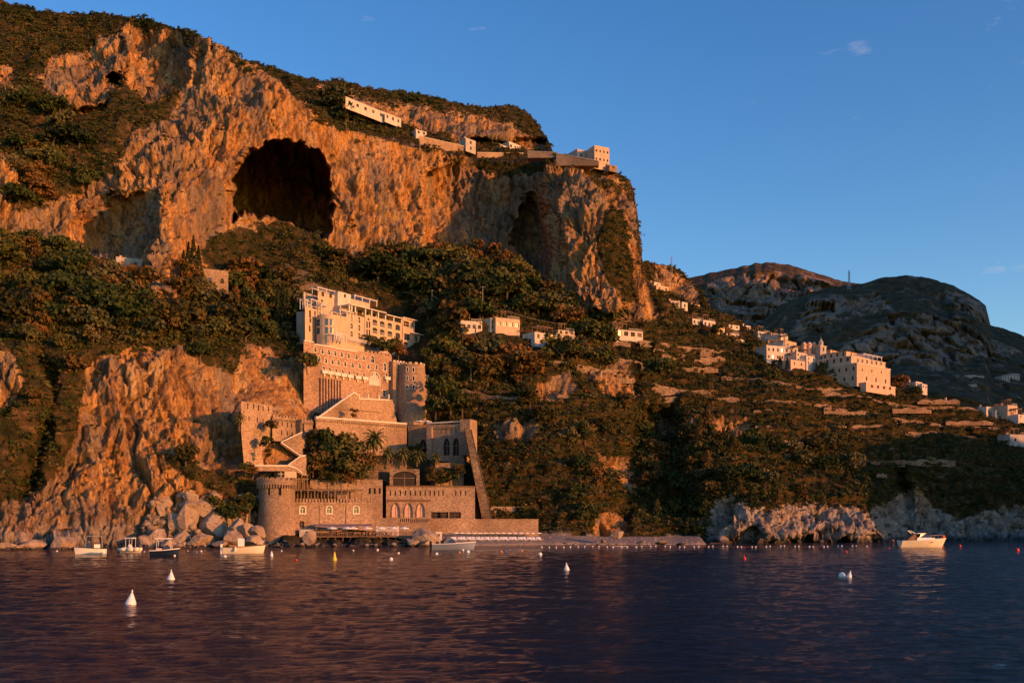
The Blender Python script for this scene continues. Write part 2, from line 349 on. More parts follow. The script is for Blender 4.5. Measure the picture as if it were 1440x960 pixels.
RIGHT = [ # shared by both sheets east of the headland
 (900, 500, 330), (880, 470, 338), (870, 560, 310), (900, 620, 302), (900, 680, 290), (930, 700, 286), (930, 745, 276), (940, 750, 280), (990, 745, 274), (960, 640, 303), (950, 560, 322), (950, 500, 345), (1000, 480, 375), (930, 450, 368),
 (1000, 600, 306), (1000, 660, 290), (1020, 720, 272), (1060, 700, 278), (1060, 750, 266), (1100, 600, 314), (1100, 660, 298), (1150, 720, 282), (1150, 755, 274), (1100, 540, 342), (1060, 520, 360), (1060, 490, 382), (1110, 500, 376), (1180, 520, 376), (1240, 552, 370), (1205, 542, 362), (1225, 550, 365), (1260, 547, 377), (1172, 524, 374), (1180, 580, 340), (1200, 640, 312), (1210, 700, 290), (1245, 740, 283),
 (1270, 700, 312), (1300, 740, 312), (1290, 640, 332), (1300, 590, 358), (1360, 700, 322), (1370, 640, 338), (1380, 600, 368), (1440, 740, 324), (1440, 680, 332), (1440, 620, 358), (1600, 740, 330), (1750, 740, 330), (1600, 660, 345), (1750, 680, 340)]
BACK = [(340, 60, 470), (400, 105, 465), (450, 120, 462), (450, 145, 435), (480, 170, 415), (480, 118, 478), (520, 183, 425), (540, 140, 470), (570, 192, 428), (600, 140, 480), (600, 185, 445), (640, 200, 428), (660, 160, 488), (680, 205, 436), (720, 168, 490), (740, 205, 448), (770, 200, 480), (775, 215, 440),
 (905, 368, 450), (905, 420, 410), (915, 440, 385), (950, 378, 462), (940, 420, 425), (985, 410, 450), (960, 440, 405), (1000, 435, 432), (1000, 460, 395), (1040, 458, 418), (1040, 490, 385), (1080, 480, 410)]
BACKPOLY = [(300, -200), (336, 76), (350, 92), (400, 122), (452, 158), (472, 176), (520, 189), (570, 199), (620, 208), (660, 219), (700, 224), (776, 226), (778, 212), (782, -200)]
EASTPOLY = [(893, 100), (893, 300), (899, 352), (902, 372), (908, 400), (917, 432), (919, 450), (925, 900), (1900, 900), (1900, 100)]
FEAT = [ # polygon, depth change, softness in px
 (CAVE, 62, 5), ([(722, 392), (718, 340), (728, 290), (746, 262), (762, 280), (772, 320), (774, 350), (766, 378), (750, 392)], 17, 20),
 ([(150, 104), (160, 100), (172, 108), (173, 124), (160, 122), (152, 114)], 16, 4),
 ([(62, 352), (95, 305), (138, 266), (190, 258), (216, 262), (214, 300), (204, 350), (212, 395), (200, 398), (165, 384), (110, 366)], 12, 42),
 ([(216, 262), (226, 246), (240, 250), (246, 300), (250, 350), (240, 380), (247, 432), (222, 430), (208, 400), (203, 352), (212, 300)], -15, 6),
 ([(186, 0), (258, 0), (259, 80), (256, 118), (232, 128), (205, 138), (182, 118), (184, 80)], 14, 7),
 ([(598, 242), (625, 232), (648, 225), (660, 190), (775, 190), (766, 262), (770, 300), (776, 370), (768, 404), (735, 392), (690, 368), (640, 352), (598, 350)], 25, 9),
 ([(772, 240), (800, 232), (845, 250), (872, 300), (880, 360), (900, 440), (850, 458), (800, 432), (778, 385), (774, 320)], -12, 18),
 ([(85, 165), (100, 148), (135, 150), (160, 135), (158, 160), (125, 168), (105, 175)], 7, 6),
 ([(880, 560), (960, 560), (985, 640), (990, 738), (930, 748), (870, 748), (845, 690), (860, 620)], 11, 30),
 ([(30, 640), (60, 560), (30, 500), (60, 480), (95, 520), (80, 600), (62, 680), (20, 720)], 6, 14),
 ([(1040, 760), (1045, 742), (1058, 736), (1075, 742), (1082, 760)], 7, 5),
 ([(1236, 770), (1240, 740), (1235, 700), (1250, 660), (1275, 640), (1300, 770)], 9, 14),
 ([(218, 662), (226, 656), (236, 660), (240, 672), (226, 670)], 4, 4)]
ROCK = [ # polygons of bare rock in the hillside
 [(-20, 350), (-20, 285), (40, 292), (90, 268), (150, 240), (215, 235), (215, 400), (160, 386), (100, 362), (50, 350)], [(150, 262), (165, 215), (185, 170), (250, 150), (260, 250), (200, 270)], [(120, 505), (200, 480), (205, 560), (160, 640), (100, 700), (60, 690), (110, 610)],
 [(335, 560), (440, 606), (432, 668), (345, 668)], [(246, 330), (294, 330), (294, 402), (262, 398)],
 [(45, 108), (75, 82), (110, 75), (135, 42), (182, 28), (250, 38), (300, 48), (345, 84), (400, 118), (440, 158), (472, 182), (520, 188), (560, 200), (600, 207), (650, 220), (690, 240), (720, 244), (775, 226), (850, 236), (880, 258), (897, 290), (897, 360), (912, 400), (922, 448), (870, 458), (830, 446), (795, 430), (768, 404), (735, 388), (690, 362), (640, 345), (600, 347), (556, 358), (516, 372), (470, 368), (440, 345), (400, 330), (345, 318), (300, 330), (285, 372), (290, 402), (268, 402), (262, 380), (247, 430), (222, 430), (208, 408), (160, 384), (95, 356), (55, 345), (75, 320), (95, 290), (150, 262), (168, 240), (172, 185), (195, 170), (235, 152), (243, 125), (205, 138), (182, 118), (170, 104), (158, 128), (128, 168), (90, 148), (62, 130)],
 [(-300, 260), (-10, 210), (22, 212), (28, 250), (30, 345), (-10, 352), (-300, 380)],
 [(-20, 92), (12, 90), (18, 108), (0, 122), (-20, 120)],
 [(198, 478), (265, 474), (282, 498), (330, 520), (345, 480), (385, 482), (440, 508), (448, 545), (440, 600), (345, 640), (330, 668), (290, 668), (250, 640), (215, 640), (180, 620), (175, 585), (205, 560), (200, 520)],
 [(150, 560), (175, 520), (200, 530), (215, 640), (250, 668), (300, 690), (385, 745), (390, 775), (-300, 790), (-300, 720), (40, 700), (90, 670), (100, 640), (140, 630)],
 [(-300, 500), (20, 498), (30, 540), (12, 580), (-300, 600)],
 [(752, 530), (800, 524), (812, 545), (790, 562), (760, 560)], [(690, 588), (740, 583), (760, 592), (740, 618), (700, 612)], [(820, 520), (880, 510), (900, 560), (850, 566)],
 [(840, 745), (850, 725), (872, 722), (885, 745), (870, 765), (835, 765)], [(930, 590), (1050, 588), (1060, 604), (935, 608)], [(880, 640), (900, 700), (860, 670), (845, 640)],
 [(985, 770), (985, 735), (1005, 700), (1030, 695), (1060, 712), (1100, 715), (1150, 706), (1200, 716), (1225, 712), (1262, 745), (1275, 775)],
 [(1240, 775), (1240, 712), (1268, 696), (1296, 684), (1318, 706), (1350, 728), (1382, 722), (1405, 708), (1600, 712), (1750, 712), (1750, 775)],
 [(448, 122), (480, 124), (540, 144), (600, 146), (650, 158), (720, 172), (768, 198), (776, 216), (720, 208), (640, 194), (560, 168), (500, 158), (455, 140)],
 [(925, 372), (960, 382), (985, 410), (995, 440), (965, 425), (930, 400)], [(480, 372), (525, 372), (530, 386), (490, 388)], [(1000, 585), (1050, 585), (1050, 612), (1000, 615)]]
SHRUBBY = [[(350, 304), (400, 306), (474, 334), (478, 374), (430, 368), (345, 342)], [(850, 280), (880, 290), (890, 360), (905, 430), (880, 425), (850, 380), (835, 330)], [(815, 235), (872, 244), (885, 275), (840, 268), (815, 255)], [(130, 180), (175, 160), (240, 130), (235, 160), (190, 190), (160, 240), (120, 260), (90, 250)]]

def lerp_list(L, x): a = np.array(L, float); return np.interp(x, a[:, 0], a[:, 1])
NC, NR = 1180, 430
cpx = np.concatenate([np.linspace(-300, -20, 60, endpoint=False), np.linspace(-20, 1460, NC-130), np.linspace(1462, 1750, 70)])
tt = np.linspace(0, 1, NR)
wy = lerp_list(WATER, cpx); wy = wy+(1.0-.88*sstep(590, 640, cpx)*(1-sstep(975, 1000, cpx)))*fbm(cpx/22, cpx*0, cpx*0, 3, 40); sy = lerp_list(SKY, cpx)
sy = sy+2.2*fbm(cpx/14, cpx*0+.5, cpx*0+.5, 4, 41)*sstep(-400, 0, cpx)
PX = np.repeat(cpx[None, :], NR, 0); PY = wy[None, :]*(1-tt[:, None])+sy[None, :]*tt[:, None]
fx = coarse(lambda a, b: rbf(FRONT+RIGHT, a, b), PX, PY); bx = coarse(lambda a, b: rbf(BACK+RIGHT, a, b), PX, PY)
jit = 3.0*fbm(PX/18, PY/18, PX*0, 4, 3)
wob = 7.0*fbm(PX/30, PY/30, PX*0, 4, 5)
bm_ = np.maximum(sstep(-1.5, 1.5, polydist(BACKPOLY, PX, PY)+jit*.7), sstep(-1.5, 1.5, polydist(EASTPOLY, PX, PY)+jit*.4))
D = fx*(1-bm_)+bx*bm_
for poly, dd, so in FEAT:
    pd = polydist(poly, PX, PY)+wob*min(1, so/16)
    if dd == 62: pd = pd+3.5*fbm(PX/4, PY/20, PX*0, 2, 15)+6*fbm(PX/11, PY/11, PX*0, 3, 16)
    D = D+dd*sstep(0, so, pd)
Dw = EYE*F0/(wy-HZ)
rock = np.full(PX.shape, -40.0)
for poly in ROCK: rock = np.maximum(rock, polydist(poly, PX, PY))
for poly in SHRUBBY: rock = np.minimum(rock, -polydist(poly, PX, PY)-4*0+6)
rock = rock+wob*1.3
rock = .5+rock/18
beach = polydist([(600, 790), (600, 748), (650, 749), (760, 749), (860, 752), (985, 752), (1000, 770)], PX, PY)
sand = sstep(-1, 2, beach)
rel = wy[None, :]-PY
D = Dw[None, :]+(D-Dw[None, :])*sstep(0, 14, rel)
X0 = (PX-CX)/F0*D; Z0 = EYE+(HZ-PY)/F0*D; Y0 = D
# relief in world space, pushed along the surface normal
Pw = np.stack([X0, Y0, Z0], -1)
du = np.gradient(Pw, axis=1); dv = np.gradient(Pw, axis=0)
Nn = np.cross(dv, du); Nn /= np.linalg.norm(Nn, axis=-1, keepdims=True)+1e-9
sgn = np.sign(-(Nn*np.stack([X0, Y0, Z0-EYE], -1)).sum(-1)); Nn *= sgn[..., None]
for ax in (0, 1):     # soften the normals so the push does not fold
    for _ in range(4): Nn = (Nn+np.roll(Nn, 1, ax)+np.roll(Nn, -1, ax))/3
Nn /= np.linalg.norm(Nn, axis=-1, keepdims=True)+1e-9
rk = np.clip(rock, 0, 1)
big = fbm(X0/38, Y0/38, Z0/50, 3, 20)*4.5
wx = X0+2.5*fbm(X0/12, Y0/12, Z0/12, 3, 61)+.9*fbm(X0/3, Y0/3, Z0/4, 2, 71); wy_ = Y0+2.5*fbm(X0/12, Y0/12, Z0/12, 3, 64)+.9*fbm(X0/3, Y0/3, Z0/4, 2, 74); wz = Z0+3*fbm(X0/12, Y0/12, Z0/12, 3, 67)+1.5*fbm(X0/3, Y0/3, Z0/4, 2, 77)
flute = -np.abs(fbm(wx/6, wy_/6, wz/34, 4, 50)); flute2 = -np.abs(fbm(wx/2.3, wy_/2.3, wz/11, 3, 57))
rel_r = facets(wx/17, wy_/17, wz/40, 400)*2.9+facets(wx/6, wy_/6, wz/15, 410)*1.7+facets(wx/2.6, wy_/2.6, wz/4.6, 420)*.8+facets(wx/1.15, wy_/1.15, wz/1.9, 425)*.6+flute*7.5+flute2*3.2
pock = fbm(X0/3.2, Y0/3.2, Z0/4.5, 3, 43); rel_r = rel_r-2.2*sstep(.30, .48, pock)
rel_r = rel_r*(.75+.5*fbm(X0/50, Y0/50, Z0/50, 2, 99))
rel_v = fbm(X0/14, Y0/14, Z0/14, 4, 80)*2.6+facets(wx/5, wy_/5, wz/5, 430)*.8
terr = Z0/4.2+.8*fbm(X0/25, Y0/25, Z0*0, 2, 90); tf = terr-np.floor(terr)
terrm = sstep(900, 960, PX)*(1-rk)*.0+(1-rk)*sstep(560, 640, PX)
rel_v = rel_v+terrm*(tf-.5)*-1.7
build = sstep(0, 26, polydist([(335, 560), (420, 470), (440, 405), (600, 450), (610, 590), (668, 590), (700, 730), (760, 735), (770, 770), (360, 770), (360, 660), (335, 640)], PX, PY))
disp = (big*(1-build)+rel_r*rk+rel_v*(1-rk))*(1-.75*build)*(1-sand)*sstep(-1, 9, rel)*np.minimum(1, .55+D/700)
disp = disp*(.35+.65*sstep(0, 12, PY-sy[None, :]))
gd = np.hypot(np.gradient(D, axis=1)/np.gradient(PX, axis=1), np.gradient(D, axis=0)/np.gradient(PY, axis=0))
for ax in (0, 1):
    for _ in range(3): gd = np.maximum(gd*.98, (gd+np.roll(gd, 1, ax)+np.roll(gd, -1, ax))/3)
disp = disp*(1-(.5+.38*sstep(-14, -4, polydist(CAVE, PX, PY)))*sstep(1.6, 4.5, gd))
Pw = Pw+Nn*disp[..., None]
GX, GY, GZ = Pw[..., 0], Pw[..., 1], Pw[..., 2]
# rows under the water and over the top
below = [np.stack([GX[0], GY[0]-.3*k, -1.2*k*np.ones_like(cpx)], -1) for k in (3, 2, 1)]
above = []
for k in range(1, 9):
    above.append(np.stack([GX[-1]*(1+3.0*k*k/GY[-1]), GY[-1]+3.0*k*k, GZ[-1]+.3*k-.30*k*k+.8*fbm(GX[-1]/8, GX[-1]*0+k, GX[-1]*0, 2, 5)], -1))
ALL = np.concatenate([np.array(below), Pw, np.array(above)], 0)
nr, nc = ALL.shape[:2]
idx = np.arange(nr*nc).reshape(nr, nc)
FQ = np.stack([idx[:-1, :-1], idx[:-1, 1:], idx[1:, 1:], idx[1:, :-1]], -1).reshape(-1, 4)
def ext(a, lo, hi): return np.concatenate([np.repeat(a[:1]*0+lo, 3, 0) if lo is not None else np.repeat(a[:1], 3, 0), a, np.repeat(a[-1:]*0+hi, 8, 0)], 0)
wet = (1-sstep(.5, 1.7, GZ+.5*fbm(GX/3, GY/3, GZ*0, 2, 8)))*(1-sand)*.85
pale = (1-sstep(7, 17, GZ+6*fbm(GX/12, GY/12, GZ/6, 3, 9)))*sstep(960, 1000, PX)*.95+(1-sstep(3, 8, GZ+3*fbm(GX/9, GY/9, GZ/5, 3, 9)))*(1-sstep(380, 400, PX))*.7
terrain = npmesh('terrain', ALL.reshape(-1, 3), FQ, M['terrain'], smooth=False,
                 attrs={'rock': ext(rock, None, .1), 'wet': ext(wet, 0, 0), 'pale': ext(pale, 0, 0), 'sand': ext(sand, 0, 0)})
tag(terrain, 'limestone cliffs, wooded slopes and pebble beach', None, kind='structure')

def G(px, py):
    """world point of the ground met at photograph pixel px, py"""
    j = float(np.interp(px, cpx, np.arange(len(cpx)))); w = float(np.interp(px, cpx, wy)); s = float(np.interp(px, cpx, sy))
    i = np.clip((w-py)/(w-s), 0, 1)*(NR-1)
    i0 = min(int(i), NR-2); j0 = min(int(j), len(cpx)-2); a = i-i0; b = j-j0
    p = Pw[i0, j0]*(1-a)*(1-b)+Pw[i0+1, j0]*a*(1-b)+Pw[i0, j0+1]*(1-a)*b+Pw[i0+1, j0+1]*a*b
    return p
def at(A, px, py):
    j = int(round(float(np.interp(px, cpx, np.arange(len(cpx)))))); w = wy[j]; s = sy[j]
    return A[int(np.clip((w-py)/(w-s), 0, 1)*(NR-1)), j]

# ---------------------------------------------------------------- far mountains behind the village
MG = []
def mountain(name, sky_, base, Yb, Yt, x0, x1, label, seed, crag, crags):
    cx = np.arange(x0, x1, 1.7); n = 150; t = np.linspace(0, 1, n)[:, None]
    s = lerp_list(sky_, cx)+1.6*fbm(cx/9, cx*0, cx*0, 4, seed); b = np.full(cx.shape, float(base))
    px = np.repeat(cx[None], n, 0); py = b*(1-t)+s*t
    prof = .25*t+.75*t**1.5
    Dm = Yb+(Yt-Yb)*prof
    for poly, dd, so in crag: Dm = Dm+dd*sstep(0, so, polydist(poly, px, py)+8*fbm(px/25, py/25, px*0, 3, seed))
    X = (px-CX)/F0*Dm; Z = EYE+(HZ-py)/F0*Dm
    rk_ = np.full(px.shape, -60.0)
    for poly in crags: rk_ = np.maximum(rk_, polydist(poly, px, py))
    rk_ = sstep(-6, 8, rk_+16*fbm(px/22, py/16, px*0, 4, seed+1))
    dsp = fbm(X/130, Dm/130, Z/110, 5, seed+3)*55+ridged(X/75, Dm/75, Z/90, 4, seed+9)*14+rk_*(facets(X/60, Dm/60, Z/70, seed+20)*22+facets(X/22, Dm/22, Z/30, seed+30)*8)+fbm(X/12, Dm/12, Z/12, 3, seed+40)*6+ridged(X/30, Dm/30, Z/45, 3, seed+60)*5
    dsp = dsp*(.15+.85*sstep(0, 25, py-s))
    Y = Dm-dsp; X = X-dsp*X/Dm*.9; 
    V = np.stack([X, Y, Z], -1); MG.append((cx, b, s, V))
    up = [np.stack([X[-1]*(1+.02*k*k), Y[-1]+25*k*k, Z[-1]-1.2*k*k], -1) for k in range(1, 7)]
    rk_ = np.concatenate([rk_, np.zeros((6, rk_.shape[1]))], 0)
    V = np.concatenate([V, np.array(up)], 0); nr, nc = V.shape[:2]; idx = np.arange(nr*nc).reshape(nr, nc)
    Fq = np.stack([idx[:-1, :-1], idx[:-1, 1:], idx[1:, 1:], idx[1:, :-1]], -1).reshape(-1, 4)
    o = npmesh(name, V.reshape(-1, 3), Fq, M['mountain'], smooth=False, attrs={'rock': rk_})
    return tag(o, label, None, kind='structure')
def mat_mountain():
    m, n, l, b = newmat('mountain_scrub_and_rock', .95); b.inputs['Specular IOR Level'].default_value = .05
    g = n.new('ShaderNodeNewGeometry'); pos = g.outputs['Position']
    r = rock_colour(n, l, pos)
    far = ramp(n, l, noise(n, l, pos, .05, 9, .78, (1, 1, .5)), [(.38, (.13, .09, .07)), (.5, (.26, .185, .135)), (.62, (.36, .265, .195))])
    spk = ramp(n, l, noise(n, l, pos, .11, 6, .75), [(.44, 0), (.54, 1)])
    veg = ramp(n, l, noise(n, l, pos, .09, 8, .8), [(.38, (.030, .028, .015)), (.62, (.10, .07, .036))])
    at_ = n.new('ShaderNodeAttribute'); at_.attribute_name = 'rock'
    ad = n.new('ShaderNodeMath'); ad.operation = 'MULTIPLY_ADD'; ad.inputs[1].default_value = .13; l.new(at_.outputs['Fac'], ad.inputs[0]); l.new(noise(n, l, pos, .05, 9, .8), ad.inputs[2])
    f3 = ramp(n, l, ad.outputs[0], [(.54, 0), (.63, .9)])
    l.new(mix(n, l, f3, veg, far), b.inputs['Base Color'])
    bump(n, l, b, noise(n, l, pos, .12, 7, .7), .8, 4.0)
    return m
M['mountain'] = mat_mountain()
mountain('mountain', [(900, 400), (960, 394), (985, 388), (1030, 378), (1060, 371), (1078, 369), (1110, 373), (1140, 382), (1175, 394), (1220, 402), (1300, 430), (1500, 500)], 610, 900, 1750, 880, 1500,
         'rocky mountain with a broad scrub-topped summit behind the village', 100, [([(1000, 400), (1110, 385), (1150, 400), (1120, 440), (1100, 480), (1010, 450)], 40, 25)], [[(990, 410), (1040, 392), (1090, 382), (1150, 392), (1172, 400), (1140, 420), (1110, 450), (1105, 490), (1060, 470), (1010, 440)], [(1120, 376), (1165, 394), (1150, 402), (1118, 392)]])
mountain('mountain', [(1050, 470), (1100, 428), (1140, 412), (1180, 402), (1215, 398), (1245, 389), (1275, 387), (1310, 392), (1340, 402), (1362, 414), (1386, 430), (1390, 446), (1393, 458), (1410, 462), (1440, 473), (1520, 505), (1750, 560)], 640, 720, 1350, 1000, 1750,
         'dark ridge with a stepped cliff edge falling towards the sea', 140, [([(1180, 500), (1250, 470), (1330, 470), (1380, 500), (1370, 545), (1210, 530)], 25, 18), ([(1330, 412), (1386, 436), (1390, 460), (1340, 456)], -30, 8)], [[(1125, 432), (1180, 415), (1250, 418), (1250, 440), (1190, 450), (1150, 475), (1110, 480)], [(1170, 505), (1200, 480), (1260, 450), (1330, 452), (1385, 470), (1440, 488), (1440, 505), (1370, 500), (1330, 518), (1260, 510), (1200, 530)], [(1325, 408), (1350, 412), (1388, 430), (1391, 460), (1360, 452), (1335, 440)]])

# ---------------------------------------------------------------- headlands further along the coast, which shade the lower slopes at sunset
def headland(name, cx_, cy_, hx, hy, hz, label, seed, rot=0, pw=2.2):
    n = 90; u = np.linspace(-1, 1, n); U, V = np.meshgrid(u, u); r = np.abs(U)**pw+np.abs(V)**pw
    c, s = math.cos(rot), math.sin(rot)
    X = cx_+U*hx*c-V*hy*s; Y = cy_+U*hx*s+V*hy*c
    Z = hz*np.clip(1-r, 0, 1)**.45*(1+.22*fbm(X/60, Y/60, X*0, 4, seed))+fbm(X/15, Y/15, X*0, 4, seed+5)*2.5-5*(r > .97)
    idx = np.arange(n*n).reshape(n, n)
    Fq = np.stack([idx[:-1, :-1], idx[:-1, 1:], idx[1:, 1:], idx[1:, :-1]], -1).reshape(-1, 4)
    return tag(npmesh(name, np.stack([X, Y, Z], -1).reshape(-1, 3), Fq, M['mountain']), label, None, kind='structure')
headland('hill', 330, 235, 95, 60, 66, 'rocky headland closing the bay', 200, R(12))
headland('hill', 1500, 640, 700, 360, 610, 'high coastal mountain beyond the bay', 220, R(57), 2.0)

# ---------------------------------------------------------------- the sea
def mat_water():
    m, n, l, b = newmat('sea_water', .06); b.inputs['IOR'].default_value = 1.33; b.inputs['Specular IOR Level'].default_value = .13
    b.inputs['Base Color'].default_value = (.002, .008, .020, 1)
    g = n.new('ShaderNodeNewGeometry'); pos = g.outputs['Position']
    a = noise(n, l, pos, .85, 6, .66, (1, 1.4, 1), .5); c = noise(n, l, pos, 4.2, 4, .6, (1, 1.5, 1), .3)
    h = n.new('ShaderNodeMath'); h.operation = 'MULTIPLY_ADD'; h.inputs[1].default_value = .28; l.new(c, h.inputs[0]); l.new(a, h.inputs[2])
    bump(n, l, b, h.outputs[0], 1.0, .30)
    return m
M['water'] = mat_water()
yy = np.concatenate([np.linspace(-60, 26, 12, endpoint=False), 26*(420/26)**np.linspace(0, 1, 560), np.linspace(440, 900, 10), [2500, 7000]])
uu = np.linspace(-1, 1, 520)
UU, YY = np.meshgrid(uu, yy); XX = UU*(np.maximum(60, np.abs(YY)*.75+20))+0*YY
wvz = (fbm(XX/5+YY/30, YY/3.6, XX*0, 3, 300)*.11+fbm(XX/1.7, YY/1.2, XX*0+3, 3, 310)*.085)*(1-sstep(150, 260, YY))
gust = .55+.45*fbm(XX/40, YY/30, XX*0, 2, 320)
wvz = wvz*(.6+.8*gust)
idx = np.arange(XX.size).reshape(XX.shape)
Fq = np.stack([idx[:-1, :-1], idx[:-1, 1:], idx[1:, 1:], idx[1:, :-1]], -1).reshape(-1, 4)
sea = npmesh('water', np.stack([XX, YY, wvz], -1).reshape(-1, 3), Fq, M['water'], smooth=True)
tag(sea, 'rippled dark blue sea in the bay', None, kind='structure')

def GM(px, py, k=1):
    cx, b, s, V = MG[k]; j = int(np.clip(np.searchsorted(cx, px), 0, len(cx)-1)); t = np.clip((b[j]-py)/(b[j]-s[j]), 0, 1); return V[int(t*(V.shape[0]-1)), j]
# ================================================================ buildings
class Facade:
    """a vertical plane through two ground points; s runs along it, z up, o outward"""
    def __init__(f, pa, Ya, pb, Yb):
        f.A = np.array(((pa-CX)/F0*Ya, Ya)); B = np.array(((pb-CX)/F0*Yb, Yb)); d = B-f.A; f.L = np.linalg.norm(d); f.d = d/f.L; f.n = np.array((f.d[1], -f.d[0]))
        f.args = (pa, Ya, pb, Yb)
    def shift(f, o): g = Facade(*f.args); g.A = f.A+f.n*o; return g
    def side(f, s, depth):     # the plane of the left end wall at s, running from the back to the front
        g = Facade(*f.args); g.A = f.A+f.d*s-f.n*depth; g.d = f.n.copy(); g.n = -f.d.copy(); g.L = depth; return g
    def hit(f, px, py):
        r = np.array(((px-CX)/F0, 1.0)); M_ = np.array([[r[0], -f.d[0]], [r[1], -f.d[1]]]); t, s = np.linalg.solve(M_, f.A)
        return s, EYE+(HZ-py)/F0*t
    def T(f, s, o, z): p = f.A+f.d*s+f.n*o; return (p[0], p[1], z)
def arc(style, w, h, n=7):
    """outline of an opening from lower left, over the top, to lower right, about (0,0)"""
    if style == 'arch': r = w/2; return [(-w/2, -h/2)]+[(-r*math.cos(math.pi*i/n), h/2-r+r*math.sin(math.pi*i/n)) for i in range(n+1)]+[(w/2, -h/2)]
    if style == 'seg': r = w*.22; return [(-w/2, -h/2)]+[(-w/2*math.cos(math.pi*i/n), h/2-r+r*math.sin(math.pi*i/n)) for i in range(n+1)]+[(w/2, -h/2)]
    if style == 'point':
        k = min(h*.75, w*1.0); L_ = [(-w/2+w/2*(t/4)**1.6, h/2-k+k*math.sin(math.pi/2*t/4)**.9) for t in range(5)]
        return [(-w/2, -h/2)]+L_+[(-x, z) for x, z in L_[::-1][1:]]+[(w/2, -h/2)]
    if style == 'round': return [(w/2*math.cos(-math.pi/2-2*math.pi*i/12), h/2*math.sin(-math.pi/2-2*math.pi*i/12)) for i in range(13)]
    return [(-w/2, -h/2), (-w/2, h/2), (w/2, h/2), (w/2, -h/2)]
def panel(mb, F, s0, s1, z0, z1, holes, rev=.35, m=0):
    zs = sorted({z0, z1}|{z for h in holes for z in (h[1]-h[3]/2, h[1]+h[3]/2) if z0 < z < z1})
    for za, zb in zip(zs[:-1], zs[1:]):
        if zb-za < 1e-4: continue
        zm = (za+zb)/2; hs_ = sorted((h[0]-h[2]/2, h[0]+h[2]/2) for h in holes if h[1]-h[3]/2 < zm < h[1]+h[3]/2)
        s = s0
        for a, b in hs_:
            if a > s: mb.face([F.T(s, 0, za), F.T(a, 0, za), F.T(a, 0, zb), F.T(s, 0, zb)], m)
            s = max(s, b)
        if s < s1: mb.face([F.T(s, 0, za), F.T(s1, 0, za), F.T(s1, 0, zb), F.T(s, 0, zb)], m)
    for h in holes:
        sc_, zc, w, hh, st = h[:5]; o = arc(st, w, hh)
        for (a, b), (c, d) in zip(o, o[1:]+o[:1]):
            mb.face([F.T(sc_+a, 0, zc+b), F.T(sc_+a, -rev, zc+b), F.T(sc_+c, -rev, zc+d), F.T(sc_+c, 0, zc+d)], m)
        if st in ('arch', 'seg', 'point', 'round'):
            mid = len(o)//2; top = [(x, z) for x, z in o]
            L_ = [p for p in top if p[0] <= 1e-6]; R_ = [p for p in top if p[0] >= -1e-6]
            if st == 'round':
                for qx, qz in ((-1, 1), (1, 1), (-1, -1), (1, -1)):
                    q = [p for p in o[:-1] if p[0]*qx >= -1e-6 and p[1]*qz >= -1e-6]; q.sort(key=lambda p: math.atan2(abs(p[1]), abs(p[0])))
                    for u, v in zip(q[:-1], q[1:]): mb.face([F.T(sc_+qx*w/2, 0, zc+qz*hh/2), F.T(sc_+u[0], 0, zc+u[1]), F.T(sc_+v[0], 0, zc+v[1])], m)
            else:
                for sg, Q in ((-1, L_[1:]), (1, R_[:-1])):
                    for u, v in zip(Q[:-1], Q[1:]): mb.face([F.T(sc_+sg*w/2, 0, zc+hh/2), F.T(sc_+u[0], 0, zc+u[1]), F.T(sc_+v[0], 0, zc+v[1])], m)
def window(root, F, h, trim=None, frame='trim', glass='glass', tw=.16, rev=.28, name='window'):
    sc_, zc, w, hh, st = h[:5]; mb = MB(); o = arc(st, w, hh)
    if trim:
        k = arc(st, w+2*tw, hh+2*tw)
        for i in range(len(o)):
            j = (i+1) % len(o)
            a, b, c, d = k[i], k[j], o[j], o[i]
            mb.face([F.T(sc_+p[0], .07, zc+p[1]) for p in (a, b, c, d)], 0)
            mb.face([F.T(sc_+a[0], .07, zc+a[1]), F.T(sc_+a[0], 0, zc+a[1]), F.T(sc_+b[0], 0, zc+b[1]), F.T(sc_+b[0], .07, zc+b[1])], 0)
    mb.face([F.T(sc_+x, -rev, zc+z) for x, z in o], 1)
    if w > .7:
        mb.box(sc_-.05, sc_+.05, -rev+.01, -rev+.07, zc-hh/2, zc+hh*.3, 0, F.T)
        mb.box(sc_-w/2, sc_+w/2, -rev+.012, -rev+.06, zc+hh*.05, zc+hh*.05+.09, 0, F.T)
    return mb.build(name, [M[frame], M[glass]], root)
def raydir(F, s): p = F.A+F.d*s+F.d*.0; v = p/np.linalg.norm(p); return v
